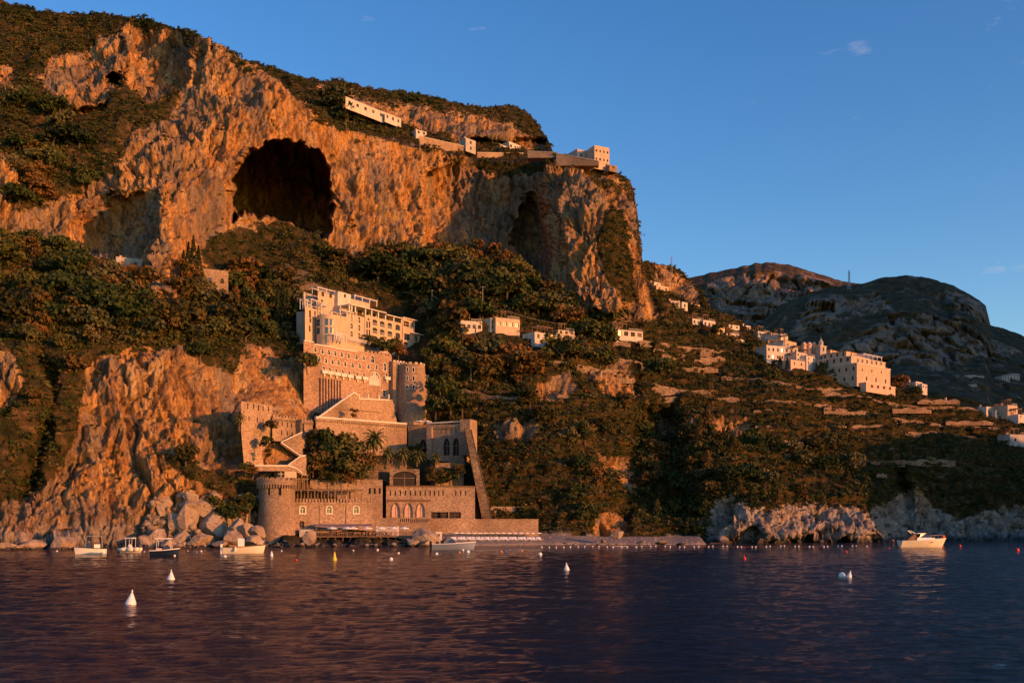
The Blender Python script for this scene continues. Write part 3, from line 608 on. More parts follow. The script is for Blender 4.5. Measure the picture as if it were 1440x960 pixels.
def block(root, F, s0, s1, z0, z1, depth, holes=(), mat='cream', hl=(), parapet=.0, cornice=0, name='wall', trimmat='trim', roof=None, ray=False):
    mb = MB(); panel(mb, F, s0, s1, z0, z1, list(holes)); T = F.T
    if ray:      # the end walls run straight back into the hill
        dv = raydir(F, s0)*depth
        def T(s, o, z):
            p = F.T(s, max(o, 0), z); k = -min(o, 0)/depth; return (p[0]+dv[0]*k, p[1]+dv[1]*k, z)
        mb.face([T(s0, -depth, z0), T(s0, 0, z0), T(s0, 0, z1), T(s0, -depth, z1)])
    else: FL = F.side(s0, depth); panel(mb, FL, 0, depth, z0, z1, list(hl))
    mb.face([T(s1, 0, z0), T(s1, -depth, z0), T(s1, -depth, z1), T(s1, 0, z1)]); mb.face([T(s1, -depth, z0), T(s0, -depth, z0), T(s0, -depth, z1), T(s1, -depth, z1)])
    mb.face([T(s0, 0, z1), T(s1, 0, z1), T(s1, -depth, z1), T(s0, -depth, z1)])
    if parapet:
        for a, b, c, d in ((s0, s1, -.3, 0), (s0, s1, -depth, -depth+.3), (s0, s0+.3, -depth+.3, -.3), (s1-.3, s1, -depth+.3, -.3)): mb.box(a, b, c, d, z1+.002, z1+parapet, 0, T)
    o = mb.build(name, M[mat], root)
    if cornice:
        c = MB(); c.box(s0-.18, s1+.18, -depth-.18, .18, z1+parapet+.003, z1+parapet+cornice, 0, T); c.build('cornice', M[trimmat], root)
    if roof:
        r = MB(); zt = z1+parapet+.01; e = .4; hgt = roof; sm = (-depth)/2
        a, b, c, d = T(s0-e, e, zt), T(s1+e, e, zt), T(s1+e, -depth-e, zt), T(s0-e, -depth-e, zt)
        k = min((s1-s0)/2, depth/2)*.8
        r1, r2 = T(s0+k, sm, zt+hgt), T(s1-k, sm, zt+hgt)
        r.face([a, b, r2, r1]); r.face([b, c, r2]); r.face([c, d, r1, r2]); r.face([d, a, r1]); r.face([a, d, c, b]); r.build('roof', M['tile'], root)
    return o
def hx(F, px, py, w, h, st='rect'):     # an opening centred on a pixel, sizes in metres
    s, z = F.hit(px, py); return (s, z, w, h, st)
def pergola(root, F, s0, s1, zt, h, depth, n, mat='trim', name='pergola', slats=True, o=0.0, t=.22):
    mb = MB()
    for i in range(n+1):
        s = s0+(s1-s0)*i/n
        for oo in (o, o-depth): mb.box(s-t/2, s+t/2, oo-t, oo, zt-h, zt, 0, F.T)
        if slats: mb.box(s-.08, s+.08, o-depth-.3, o+.35, zt+.225, zt+.4, 0, F.T)
    for oo in (o, o-depth): mb.box(s0-.35, s1+.35, oo-t, oo, zt+.003, zt+.22, 0, F.T)
    if slats:
        k = max(4, int((s1-s0)/.9))
        for i in range(k): s = s0+(s1-s0)*(i+.5)/k; mb.box(s-.05, s+.05, o-depth-.3, o+.35, zt+.223, zt+.36, 0, F.T)
    return mb.build(name, M[mat], root)
def rail(root, F, s0, s1, z, h=1.0, o=0.0, mat='trim', name='balustrade'):
    mb = MB(); n = max(2, int((s1-s0)/.45))
    for i in range(n+1): s = s0+(s1-s0)*i/n; mb.box(s-.06, s+.06, o-.12, o, z, z+h-.12, 0, F.T)
    mb.box(s0-.06, s1+.06, o-.16, o+.04, z+h-.118, z+h, 0, F.T); return mb.build(name, M[mat], root)
def battlement(root, F, s0, s1, z, mat='stone2', h=.7, w=.75, o=0.0, t=.4, name='battlement', corbel=False):
    mb = MB(); n = max(1, int((s1-s0)/(w*1.8)))
    for i in range(n):
        s = s0+(s1-s0)*(i+.25)/n; mb.box(s, s+(s1-s0)/n*.55, o-t, o, z+.002, z+h, 0, F.T)
    if corbel:
        mb.box(s0, s1, o-t, o+.24, z-.45, z, 0, F.T)
        for i in range(n*2): s = s0+(s1-s0)*(i+.3)/(2*n); mb.box(s, s+.3, o, o+.22, z-.95, z-.452, 0, F.T)
    return mb.build(name, M[mat], root)
def polywall(root, F, pix, depth, mat, name='wall', o=0.0):
    q = [F.hit(*p) for p in pix]; mb = MB(); n = len(q)
    area = sum(q[i][0]*q[(i+1) % n][1]-q[(i+1) % n][0]*q[i][1] for i in range(n))
    if area < 0: q = q[::-1]
    dv = raydir(F, min(s for s, z in q))*depth
    def bk(s, z): p = F.T(s, o, z); return (p[0]+dv[0], p[1]+dv[1], z)
    mb.face([F.T(s, o, z) for s, z in q]); mb.face([bk(s, z) for s, z in q[::-1]])
    for a, b in zip(q, q[1:]+q[:1]): mb.face([F.T(a[0], o, a[1]), bk(*a), bk(*b), F.T(b[0], o, b[1])])
    return mb.build(name, M[mat], root)
def strip(root, F, pix, t=.35, w=.6, o=.15, mat='trim', name='coping'):
    """a coping that runs along a line of pixels in the facade plane"""
    q = [F.hit(*p) for p in pix]; mb = MB()
    for (a, b), (c, d) in zip(q[:-1], q[1:]):
        vs_ = [F.T(s, oo, z) for oo in (o, o-w) for s, z in ((a, b), (c, d), (c, d+t), (a, b+t))]
        mb.add(vs_, [(0, 1, 2, 3), (4, 7, 6, 5), (0, 4, 5, 1), (3, 2, 6, 7), (0, 3, 7, 4), (1, 5, 6, 2)])
    return mb.build(name, M[mat], root)
def anchor(name, label, cat, F=None, px=None, py=None, Y=None, group=None):
    """an Empty at the foot of a building; its parts keep world coordinates"""
    if F is not None: s, z = F.hit(px, py); loc = F.T(s, 0, z)
    else: loc = P(px, py, Y)
    o = thing(name, label, cat, loc, 0, group); o['worldparts'] = 1; return o
def round_tower(root, px, Y, r, pyt, pyb, mat, slots=(), crown=True, n=40, name='wall', batter=0.0, frame='trim'):
    cx, cy = (px-CX)/F0*Y, Y; zt = EYE+(HZ-pyt)/F0*Y; zb = EYE+(HZ-pyb)/F0*Y; mb = MB()
    zs = sorted({zb, zt}|{z for s in slots for z in (EYE+(HZ-s[1])/F0*Y-s[3]/2, EYE+(HZ-s[1])/F0*Y+s[3]/2)}|{zb+(zt-zb)*k/6 for k in range(7)})
    def rad(z): return r+batter*(zt-z)/(zt-zb)
    def pt(t, z, dr=0): return (cx+(rad(z)+dr)*math.sin(t), cy-(rad(z)+dr)*math.cos(t), z)
    cells = set()
    for s in slots:
        zc = EYE+(HZ-s[1])/F0*Y; ang = math.asin(max(-1, min(1, (s[0]-px)/F0*Y/r))); k = int(round((ang % (2*math.pi))/(2*math.pi)*n-.5)) % n
        cells.add((k, zc-s[3]/2, zc+s[3]/2))
        if len(s) > 4: wm = MB(); t0, t1 = 2*math.pi*k/n, 2*math.pi*(k+1)/n
        else: continue
        for a, b, c, d in ((t0-.02, t0+.012, zc-s[3]/2-.15, zc+s[3]/2+.15), (t1-.012, t1+.02, zc-s[3]/2-.15, zc+s[3]/2+.15), (t0+.012, t1-.012, zc+s[3]/2, zc+s[3]/2+.15), (t0+.012, t1-.012, zc-s[3]/2-.15, zc-s[3]/2)):
            vs_ = [pt(t, z, dr) for dr in (.09, -.06) for t, z in ((a, c), (b, c), (b, d), (a, d))]; wm.add(vs_, [(0, 1, 2, 3), (0, 4, 5, 1), (3, 2, 6, 7), (0, 3, 7, 4), (1, 5, 6, 2)])
        wm.build('window_frame', M[frame], root)
    for za, zb_ in zip(zs[:-1], zs[1:]):
        for k in range(n):
            t0, t1 = 2*math.pi*k/n, 2*math.pi*(k+1)/n; zm = (za+zb_)/2
            if any(c[0] == k and c[1] < zm < c[2] for c in cells):
                for (a, b, c, d) in ((pt(t0, za), pt(t0, za, -.6), pt(t0, zb_, -.6), pt(t0, zb_)), (pt(t1, za), pt(t1, zb_), pt(t1, zb_, -.6), pt(t1, za, -.6))): mb.face((a, b, c, d))
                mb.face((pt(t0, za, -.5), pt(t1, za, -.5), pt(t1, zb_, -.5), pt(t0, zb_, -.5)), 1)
            else: mb.face((pt(t0, za), pt(t1, za), pt(t1, zb_), pt(t0, zb_)))
    mb.face([pt(2*math.pi*k/n, zt) for k in range(n)])
    mb.build(name, [M[mat], M['dark']], root)
    if crown:
        c = MB(); m = 22
        ring = [(r+.02, 0), (r+.55, .25), (r+.55, 1.3), (r+.15, 1.3), (r+.15, .3)]
        vs_ = [((cx+q*math.sin(2*math.pi*i/n)), cy-q*math.cos(2*math.pi*i/n), zt-.9+z) for q, z in ring for i in range(n)]
        c.add(vs_, [(k*n+i, k*n+(i+1) % n, (k+1)*n+(i+1) % n, (k+1)*n+i) for k in range(4) for i in range(n)])
        for i in range(m):
            t = 2*math.pi*i/m; 
            def TT(x, y, z, t=t): return (cx+(r+.35+y)*math.sin(t)+x*math.cos(t), cy-(r+.35+y)*math.cos(t)+x*math.sin(t), z)
            c.box(-.38, .38, -.2, .2, zt+.402, zt+1.05, 0, TT)
            for dd in (-.3, .3): c.box(dd-.12, dd+.12, -.3, .17, zt-1.5, zt-.66, 0, TT)
        c.build('battlement', M[mat], root)

# ---- the white hotel
FH = Facade(475, 296, 597, 328)
hotel = anchor('hotel', 'large cream terraced hotel with arched loggias and rooftop pergolas high above the rocks', 'hotel', FH, 530, 500)
def zz(F, px, py): return F.hit(px, py)[1]
def ss(F, px, py=450): return F.hit(px, py)[0]
zb = zz(FH, 530, 505)-3
H1 = []; AW = []
for i, px in enumerate((527.2, 537.5, 548.3, 559.5)):
    for j in range(4):
        py = 453.4+i*2.35+j*11.35; H1.append(hx(FH, px, py, 2.15, 1.75, 'seg'))
H1.append(hx(FH, 570.3, 484.4, 2.3, 1.8, 'seg')); H1.append(hx(FH, 572, 494.5, 2.0, 1.5, 'seg'))
N1 = []
for j in range(3):
    for px in (516.2, 519.6): N1.append(hx(FH, px, 456.7+j*11.2, .62, 2.0))
N1.append(hx(FH, 518.2, 448.8, .8, .8, 'round'))
for j in range(3): N1.append(hx(FH, 504.8, 449.8+j*11.2, 1.1, 1.9, 'arch'))
for j in range(2): N1.append(hx(FH, 493.6, 458.3+j*11.2, 1.1, 1.75, 'arch'))
zt1 = zz(FH, 540, 449.3)
block(hotel, FH, ss(FH, 513, 460), ss(FH, 566, 460), zb, zt1, 14, [h for h in H1+N1 if ss(FH, 513, 460) < h[0]-.3 and h[0]+h[2]/2 < ss(FH, 566, 460)], 'cream', parapet=.15)
FH0 = FH.shift(.9)
zt0 = zz(FH0, 500, 443.5)
N0 = [hx(FH0, 504.8, 449.8+j*11.2, 1.1, 1.9, 'arch') for j in range(3)]+[hx(FH0, 494, 458.3+j*11.2, 1.1, 1.75, 'arch') for j in range(2)]
block(hotel, FH0, ss(FH0, 488, 460), ss(FH0, 512.4, 460), zb, zt0, 14.5, N0, 'cream', parapet=.1)
for h in H1[:16]+H1[16:]:
    window(hotel, FH, h, None, 'shutter', 'glass', rev=.33, name='loggia')
for h in N1[:7]: window(hotel, FH, h, None, 'shutter', 'dark')
for h in N0: window(hotel, FH0, h, 1, 'trim', 'shutter', .12)
for h in H1[:12]+H1[16:17]:
    lr = MB()
    for k in range(7): s = h[0]-h[2]/2+.1+(h[2]-.2)*k/6; lr.box(s-.03, s+.03, -.1, -.05, h[1]-h[3]/2, h[1]-h[3]/2+.72, 0, FH.T)
    lr.box(h[0]-h[2]/2, h[0]+h[2]/2, -.11, -.04, h[1]-h[3]/2+.722, h[1]-h[3]/2+.78, 0, FH.T); lr.build('balcony_rail', M['trim'], hotel)
# bow-fronted corner
FB = FH.shift(1.6); zt2 = zz(FB, 480, 444.5)
NB = [hx(FB, 478.5, 452.8+j*11.6, 1.0, 1.7, 'rect') for j in range(0)]
block(hotel, FB, ss(FB, 473, 455), ss(FB, 488, 455), zb, zt2, 12, NB, 'cream', parapet=.1)
s_, z_ = FB.hit(473, 460); c0 = FB.T(s_, -3.4, 0); bow = MB(); n = 28; r = 3.4
slot = []
for j in range(2):
    zc = zz(FB, 469, 453+j*11.6); slot.append((zc-.95, zc+.95))
zl = sorted([zb, zt2]+[z for a in slot for z in a])
nd = math.atan2(FB.n[0], -FB.n[1])
def bp(k, z, dr=0): t = nd+R(14)-math.pi*1.12*k/n; return (c0[0]+(r+dr)*math.sin(t), c0[1]-(r+dr)*math.cos(t), z)
bg_ = MB(); bg2 = MB()
for a, b in zip(zl[:-1], zl[1:]):
    for k in range(n):
        hole = any(p < (a+b)/2 < q for p, q in slot) and (4 <= k <= 6 or 8 <= k <= 10 or 14 <= k <= 18)
        if hole:
            bq = bg_ if k < 12 else bg2; bq.face([bp(k, a, -.25), bp(k, b, -.25), bp(k+1, b, -.25), bp(k+1, a, -.25)], 0 if k < 12 else 1)
            for kk in (k, k+1): bq.box(-.04, .04, -.26, .0, a, b, 2, lambda x, y, z, kk=kk: (bp(kk, z, y)[0]+x, bp(kk, z, y)[1], z))
        else: bow.face([bp(k, a), bp(k, b), bp(k+1, b), bp(k+1, a)])
bow.face([bp(k, zt2) for k in range(n+1)]); bow.build('bow_front', M['cream'], hotel, True); bg_.build('bow_window', [M['blueglass'], M['dark'], M['trim']], hotel); bg2.build('bow_loggia', [M['dark'], M['dark'], M['trim']], hotel)
# west wing
FW = Facade(429, 291, 458, 300)
wz = zz(FW, 440, 434.5); HW = [hx(FW, 436, 441.5, .9, 2.2), hx(FW, 436.5, 450.5, .9, 1.2), hx(FW, 435.5, 462, .8, 1.8), hx(FW, 443.0, 441, .7, 1.5)]
block(hotel, FW, 0, ss(FW, 446, 450), zb, wz, 9, HW, 'cream', parapet=.2, ray=True)
for h in HW: window(hotel, FW, h, None, 'shutter', 'dark')
GB = [hx(FW, 448.8, 443.5+j*11.0, 1.15, 2.1, 'seg') for j in range(3)]
block(hotel, FW.shift(.35), ss(FW, 446, 450)+.01, ss(FW, 452.5, 450), zb, zz(FW, 449, 436.5), 8, GB, 'cream')
for h in GB: window(hotel, FW.shift(.35), h, None, 'trim', 'blueglass', name='bay_window')
block(hotel, FW.shift(-2.2), ss(FW, 452.5, 450)+.02, ss(FW, 470, 450), zb, zz(FW, 455, 440), 7, (), 'cream')
FG2 = FW.shift(-5.5); block(hotel, FG2, ss(FG2, 427, 420), ss(FG2, 446.8, 420), zz(FG2, 440, 435), zz(FG2, 440, 414.5), 5, [hx(FG2, 431, 420, .8, 1.0), hx(FG2, 438, 421, .8, 1.0)], 'grey', ray=True)
pergola(hotel, FW, ss(FW, 438, 430), ss(FW, 461, 430), zz(FW, 442, 422.5), 2.6, 2.5, 3)
pergola(hotel, FW, ss(FW, 429.5, 430), ss(FW, 433, 430), zz(FW, 430, 421.5), 2.6, 1.6, 1, o=-.2)
rail(hotel, FW, 0, ss(FW, 437, 430), wz+.21, .9, -.1)
# penthouses
FP = FH.shift(-6.0)
zf = zt1-1
HP = [hx(FP, 454, 413.8, 1.1, 1.2), hx(FP, 465, 416, 1.1, 1.2), hx(FP, 453, 423, 1.0, .7, 'seg')]
block(hotel, FP, ss(FP, 447, 420), ss(FP, 470, 420), zf, zz(FP, 455, 411), 7, HP, 'cream', ray=True)
for h in HP: window(hotel, FP, h, None, 'shutter', 'dark')
pergola(hotel, FP, ss(FP, 447.4, 420), ss(FP, 471, 420), zz(FP, 448, 404.5), 2.0, 2.5, 2)
FQ_ = FP.shift(1.2); HQ = [hx(FQ_, 485, 416, .9, 1.0)]
block(hotel, FQ_, ss(FQ_, 475, 420), ss(FQ_, 493.5, 420), zf, zz(FQ_, 480, 410.5), 3.2, HQ, 'white'); window(hotel, FQ_, HQ[0], None, 'shutter', 'glass')
block(hotel, FP, ss(FP, 493.8, 420), ss(FP, 520, 420), zf, zz(FP, 500, 421.5), 7, (), 'cream', ray=True)
pergola(hotel, FP, ss(FP, 499, 420), ss(FP, 530, 420), zz(FP, 500, 416.0), 1.7, 6, 3)
# top terrace: recessed rooms behind a row of posts under a slab
FR = FH.shift(-3.2); zr0, zr1 = zt1+.16, zz(FH, 515, 434.2)
HR = [(ss(FR, 497+i*9.4, 440), (zr0+zr1)/2-.1, 1.8, 2.0, 'rect') for i in range(8)]
block(hotel, FR, ss(FR, 478, 445), ss(FR, 567, 445), zr0-.5, zr1-.05, 8, HR, 'cream')
for h in HR: window(hotel, FR, h, None, 'shutter', 'dark', name='terrace_door')
sl = MB(); sl.box(ss(FH, 491, 436), ss(FH, 542, 436), -9, .5, zr1, zr1+.28, 0, FH.T); sl.box(ss(FH, 542, 436)+.01, ss(FH, 568, 436)+.8, -9, .5, zr1-.45, zr1-.2, 0, FH.T); sl.build('roof', M['trim'], hotel)
for px in (491.5, 495, 500, 514.2, 523, 532.3, 542.4, 554, 565):
    pl = MB(); s = ss(FH, px, 440); pl.box(s-.2, s+.2, -.4, -.02, zt1+.14, zr1-(.46 if px > 542 else .01), 0, FH.T); pl.build('terrace_post', M['trim'], hotel)
pergola(hotel, FB, ss(FB, 478.5, 440), ss(FB, 497, 440), zz(FB, 480, 436.5), 2.2, 4, 2)
pergola(hotel, FB, ss(FB, 465.5, 430), ss(FB, 477, 430), zz(FB, 466, 426.5), 2.6, 4, 1, o=-4)
plb = MB()
for i in range(26): s = ss(FB, 463, 440)+i*.22; plb.lathe([(0.05, 0), (.45, .25), (.4, .6), (.05, .8)], FB.T(s, -1.5+.5*math.sin(i*2.3), zt2+.1), 5)
# eastern stepped end
F3 = FH.shift(.25)
HE = [hx(F3, 571.5, 455.5, 2.6, 1.7), hx(F3, 580.5, 456.5, .8, 1.7), hx(F3, 572.5, 473.5, 2.7, 1.9), hx(F3, 573, 465, .8, .01)]
HE = HE[:3]
block(hotel, F3, ss(F3, 566.3, 460), ss(F3, 583, 460), zb, zz(F3, 575, 449.8), 10, HE+[hx(F3, 570.6, 484.6, 2.2, 1.8, 'seg')], 'cream')
sl = MB(); zc = zz(F3, 575, 449.3); sl.box(ss(F3, 565.5, 448)-.2, ss(F3, 585, 448), -9, .7, zc, zc+.25, 0, F3.T); sl.build('roof', M['trim'], hotel)
for h in HE: window(hotel, F3, h, None, 'pink', 'dark', rev=.33, name='loggia')
F4 = FH.shift(.7)
HF = [hx(F4, 585.5, 476.5, 1.6, 1.7), hx(F4, 592.5, 478, 1.4, 1.7), hx(F4, 583.5, 486.3, 1.5, 1.6), hx(F4, 588, 487, 1.5, 1.6), hx(F4, 592.6, 487.6, 1.5, 1.6), hx(F4, 585.7, 496.6, 1.7, 1.5, 'arch')]
block(hotel, F4, ss(F4, 579.8, 480), ss(F4, 597, 480), zb, zz(F4, 590, 471.8), 9, HF, 'cream')
for h in HF[:2]: window(hotel, F4, h, None, 'pink', 'dark', rev=.33, name='loggia')
for h in HF[2:]: window(hotel, F4, h, None, 'trim', 'blueglass')
sl = MB(); zc = zz(F4, 590, 471.3); sl.box(ss(F4, 578.5, 470)-.2, ss(F4, 599, 470), -8.5, .8, zc, zc+.22, 0, F4.T); sl.build('roof', M['trim'], hotel)
# lower verandah and conservatory
rail(hotel, FB, ss(FB, 462, 474), ss(FB, 476, 474), zz(FB, 470, 479), 1.1, 2.4)
pergola(hotel, FB, ss(FB, 464, 470), ss(FB, 478, 470), zz(FB, 468, 470.5), 2.2, 2.2, 3, o=2.6, slats=False)
rail(hotel, FH, ss(FH, 480, 474), ss(FH, 510, 474), zz(FH, 495, 483.5), 1.0, 3.4)

# ---- the castle-like wing below the hotel
FC = Facade(427, 272, 556, 297)
castle = anchor('castle_wing', 'long brown stone castle-like wing with rows of white-edged pointed windows below the cream hotel', 'castle', FC, 490, 550)
W1 = [(443, 491), (453, 493.5), (462, 495), (471, 496.5), (480, 498.2), (490, 500), (501, 501.8), (511, 503)]
W2 = [(448.5, 504), (458, 507), (467, 508.5), (475.6, 509.5), (485, 511.5), (495.4, 513.2), (505.4, 514.4), (517.7, 515.3), (529, 516)]
W3 = [(455, 519.3), (463.5, 520.8), (472.5, 522.4), (481.5, 524), (490.6, 525.6), (501.7, 527.4), (511.5, 528.5), (543, 528.5)]
HC = [hx(FC, x, y, 1.0, 1.35, 'point') for x, y in W1]+[hx(FC, 523.7, 505, 1.4, 2.1, 'point')]+[hx(FC, x, y, 1.0, 1.3, 'point') for x, y in W2]+[hx(FC, 541, 516, 1.0, 2.2, 'arch')]
HB = [hx(FC, x, y, .95, 1.7, 'point') for x, y in W3]
LW = hx(FC, 527, 532.5, 3.9, 3.9, 'point'); DR = [hx(FC, 540, 553, 1.0, 1.9)]
czb = zz(FC, 490, 585); czt = zz(FC, 430, 481)
block(castle, FC, 0, ss(FC, 551, 520), czb, czt, 11, HC+HB+[LW]+DR, 'stone2', ray=True)
for h in HC: window(castle, FC, h, 1, 'trim', 'glass', .17)
for h in HB: window(castle, FC, h, 1, 'trim', 'dark', .14)
window(castle, FC, DR[0], 1, 'trim', 'dark', .14, name='door')
for i, h in enumerate(HB):
    b = MB(); b.box(h[0]-1.0, h[0]+1.0, 0.005, .9, h[1]-1.2, h[1]-.85, 0, FC.T)
    b.box(h[0]-1.0, h[0]+1.0, .82, .9, h[1]-.848, h[1]-.3, 0, FC.T)
    for d in (-1, .92): b.box(h[0]+d, h[0]+d+.08, .005, .82, h[1]-.848, h[1]-.3, 0, FC.T)
    b.box(h[0]-.25, h[0]+.25, .005, .5, h[1]-1.9, h[1]-1.202, 0, FC.T); b.build('balcony', M['trim'], castle)
# the big lattice window
lw = MB(); o_ = arc('point', LW[2], LW[3]); sc_, zc = LW[0], LW[1]
ow = arc('point', LW[2]+.5, LW[3]+.4)
for i in range(len(o_)-1):
    lw.face([FC.T(sc_+p[0], .1, zc+p[1]) for p in (ow[i], ow[i+1], o_[i+1], o_[i])])
lw.face([FC.T(sc_+x, -.33, zc+z) for x, z in o_], 1)
for i in range(9):
    z = zc-LW[3]/2+LW[3]*(i+.5)/9; f = (z-zc)/LW[3]+.5; wid = LW[2]/2*(1 if f < .35 else max(.08, 1-((f-.35)/.65)**1.5))
    lw.box(sc_-wid, sc_+wid, -.15, -.05, z-.13, z+.13, 0, FC.T)
    k = max(1, int(wid*2/.62))
    for j in range(k+1):
        s = sc_-wid+2*wid*(j+(.5 if i % 2 else 0))/max(k, 1)
        if abs(s-sc_) <= wid: lw.box(s-.13, s+.13, -.155, -.045, z-.22, z+.3, 0, FC.T)
lw.build('lattice_window', [M['trim'], M['glass']], castle)
strip(castle, FC, [(427.5, 479.5), (441, 482)], .3); strip(castle, FC, [(441.3, 484.5), (471, 489.2)], .3, name='coping'); strip(castle, FC, [(471.3, 490.2), (502, 494.8)], .3)
battlement(castle, FC, ss(FC, 515, 500), ss(FC, 551, 500), czt, 'stone2', .6, .7)
b2 = Facade(427, 272, 556, 297).shift(.01)
block(castle, FC.shift(-.4), ss(FC, 513, 490), ss(FC, 538, 490), czt+.001, zz(FC, 515, 495.5)+.3, 6, (), 'stone2', ray=True)
st = MB()
for i in range(8): s = ss(FC, 450+i*4.0, 545); st.box(s-.25, s+.25, .003, .7, czb, zz(FC, 450+i*4, 531+i*.6), 0, FC.T)
st.build('buttress', M['stone2'], castle)
# gatehouse block between wing and tower
FK = Facade(552, 294, 578, 299)
HK = [hx(FK, 561.5, 513.5, 1.3, 1.3, 'arch'), hx(FK, 565.5, 523.5, .8, 2.2), hx(FK, 565.5, 536.5, .8, 2.2), hx(FK, 565.5, 548, .8, 2.0)]
block(castle, FK, ss(FK, 552.5, 520), ss(FK, 579, 520), czb-2, zz(FK, 560, 508.5), 8, HK, 'stone')
for h in HK: window(castle, FK, h, 1, 'trim', 'shutter', .15)
battlement(castle, FK, ss(FK, 552.5, 508), ss(FK, 570, 508), zz(FK, 560, 508.5), 'trim', .35, .6)
tower1 = anchor('castle_tower', 'tall round stone tower with slit windows rising from the castle terrace', 'tower', None, 579, 592, 294)
round_tower(tower1, 579, 297, 3.9, 514, 602, 'stone', [(574.5, 522, 1, 1.3, 1), (583, 522.5, 1, 1.3, 1), (574.5, 534.3, 1, 1.3, 1), (583, 534.5, 1, 1.3, 1), (574.5, 546.5, 1, 1.1, 1), (583, 546.5, 1, 1.1, 1)], False, 40, batter=.9)
tb = MB(); cx, cy, cz = P(579, 514, 297)
for i in range(14):
    t = 2*math.pi*i/14; tb.box(-.45, .45, -.3, .0, cz, cz+.5, 0, lambda x, y, z, t=t: (cx+(3.9+y)*math.sin(t)+x*math.cos(t), cy-(3.9+y)*math.cos(t)+x*math.sin(t), z))
tb.build('battlement', M['cream'], tower1)
annex = anchor('tower_annex', 'low crenellated stone annex against the far side of the round castle tower', 'annex', None, 598, 545, 299)
FX = Facade(592, 298, 606, 302); HX = [hx(FX, 594.5, 535.5, .7, 1.2), hx(FX, 599.5, 535.5, .7, 1.2)]
block(annex, FX, 0, ss(FX, 604, 530), zz(FX, 598, 560)-5, zz(FX, 598, 529), 7, HX, 'stone'); battlement(annex, FX, 0, ss(FX, 604, 530), zz(FX, 598, 529), 'cream', .6, .7)
for h in HX: window(annex, FX, h, 1, 'trim', 'shutter', .13)

# ---- terraces with copings
FT = Facade(440, 262, 552, 287)
t1 = anchor('terrace_wall', 'sloping stone wall with a white coping rising to the balustraded terrace under the lattice window', 'wall', FT, 500, 588)
polywall(t1, FT, [(444, 600), (444, 590), (497, 552.5), (504, 556.5), (546, 561), (552, 562), (562, 612)], 9, 'stone')
strip(t1, FT, [(444, 590), (497, 552.5), (504, 556.2)], .35); strip(t1, FT, [(504, 561.2), (546.5, 563)], .3)
for px in (504.3, 516.8, 531.8, 546): strip(t1, FT, [(px, 560.8), (px+1.2, 560.9)], 1.3, .4, name='terrace_pier')
strip(t1, FT, [(470, 574.5), (535, 580.5)], .3, .6, mat='wood', name='ledge')
FU = Facade(440, 257, 572, 281)
t2 = anchor('terrace_wall', 'long lit stone terrace wall with a white coping and small corbels above the palm tree', 'wall', FU, 520, 630)
polywall(t2, FU, [(444, 588), (572, 597), (572, 645), (520, 645), (444, 640)], 10, 'stone')
strip(t2, FU, [(444, 587), (572, 596.5)], .35)
cb = MB()
for i in range(44):
    px = 446+i*2.87; s, z = FU.hit(px, 589.6+i*.213); cb.box(s-.16, s+.16, .004, .3, z-.5, z, 0, FU.T)
cb.build('corbels', M['stone'], t2)
FV = Facade(600, 279, 664, 274)
t3 = anchor('arcade_wall', 'tall stone terrace wall with pointed arches at the head of the steep ramp', 'wall', FV, 630, 640)
HV = [hx(FV, 628, 628, 1.9, 4.8, 'point'), hx(FV, 641, 628, 1.9, 4.8, 'point')]+[hx(FV, x, 606, .3, 1.1) for x in (620, 627, 634, 641)]+[hx(FV, 607, 606, .3, 1.2)]
block(t3, FV, 0, FV.L-2.4, zz(FV, 630, 650)-3, zz(FV, 610, 597), 6, HV, 'stone')
for h in HV[:2]: window(t3, FV, h, None, 'stone', 'dark', rev=.34, name='arch_recess')
for h in HV[2:]: window(t3, FV, h, None, 'stone', 'dark', rev=.34, name='arrow_slit')
strip(t3, FV, [(600, 596), (647, 593.2)], .35); battlement(t3, FV, .4, FV.L-2.6, zz(FV, 610, 597)-.3, 'stone', .01, .5, corbel=True)
FV2 = Facade(574, 284, 601, 283); HV2 = [hx(FV2, 595, 630, 2.0, 5.0, 'point')]
block(t3, FV2, 0, FV2.L, zz(FV2, 590, 655)-3, zz(FV2, 585, 597), 4, HV2, 'stone', name='recessed_wall'); window(t3, FV2, HV2[0], None, 'stone', 'dark', rev=.34, name='arch_recess')
block(t3, FV.shift(1.0), ss(FV, 602, 620), ss(FV, 609, 620), zz(FV, 605, 665), zz(FV, 605, 601), 1.0-.01, (), 'stone', name='pier')
block(t3, FV.shift(.6), ss(FV, 648, 600), ss(FV, 662, 600), zz(FV, 655, 640), zz(FV, 655, 589.5), 5, (), 'stone', name='corner_turret')
FG = Facade(650, 262, 700, 262)
ramp = anchor('stone_ramp', 'steep narrow buttress ramp of rubble stone running down from the terrace to the beach wall', 'ramp', FG, 685, 728)
polywall(ramp, FG, [(653, 600), (663, 604), (692, 730), (678, 730)], 13, 'drystone', 'wall')
strip(ramp, FG, [(663, 604), (692, 729)], .25, .6, mat='stone', name='coping')

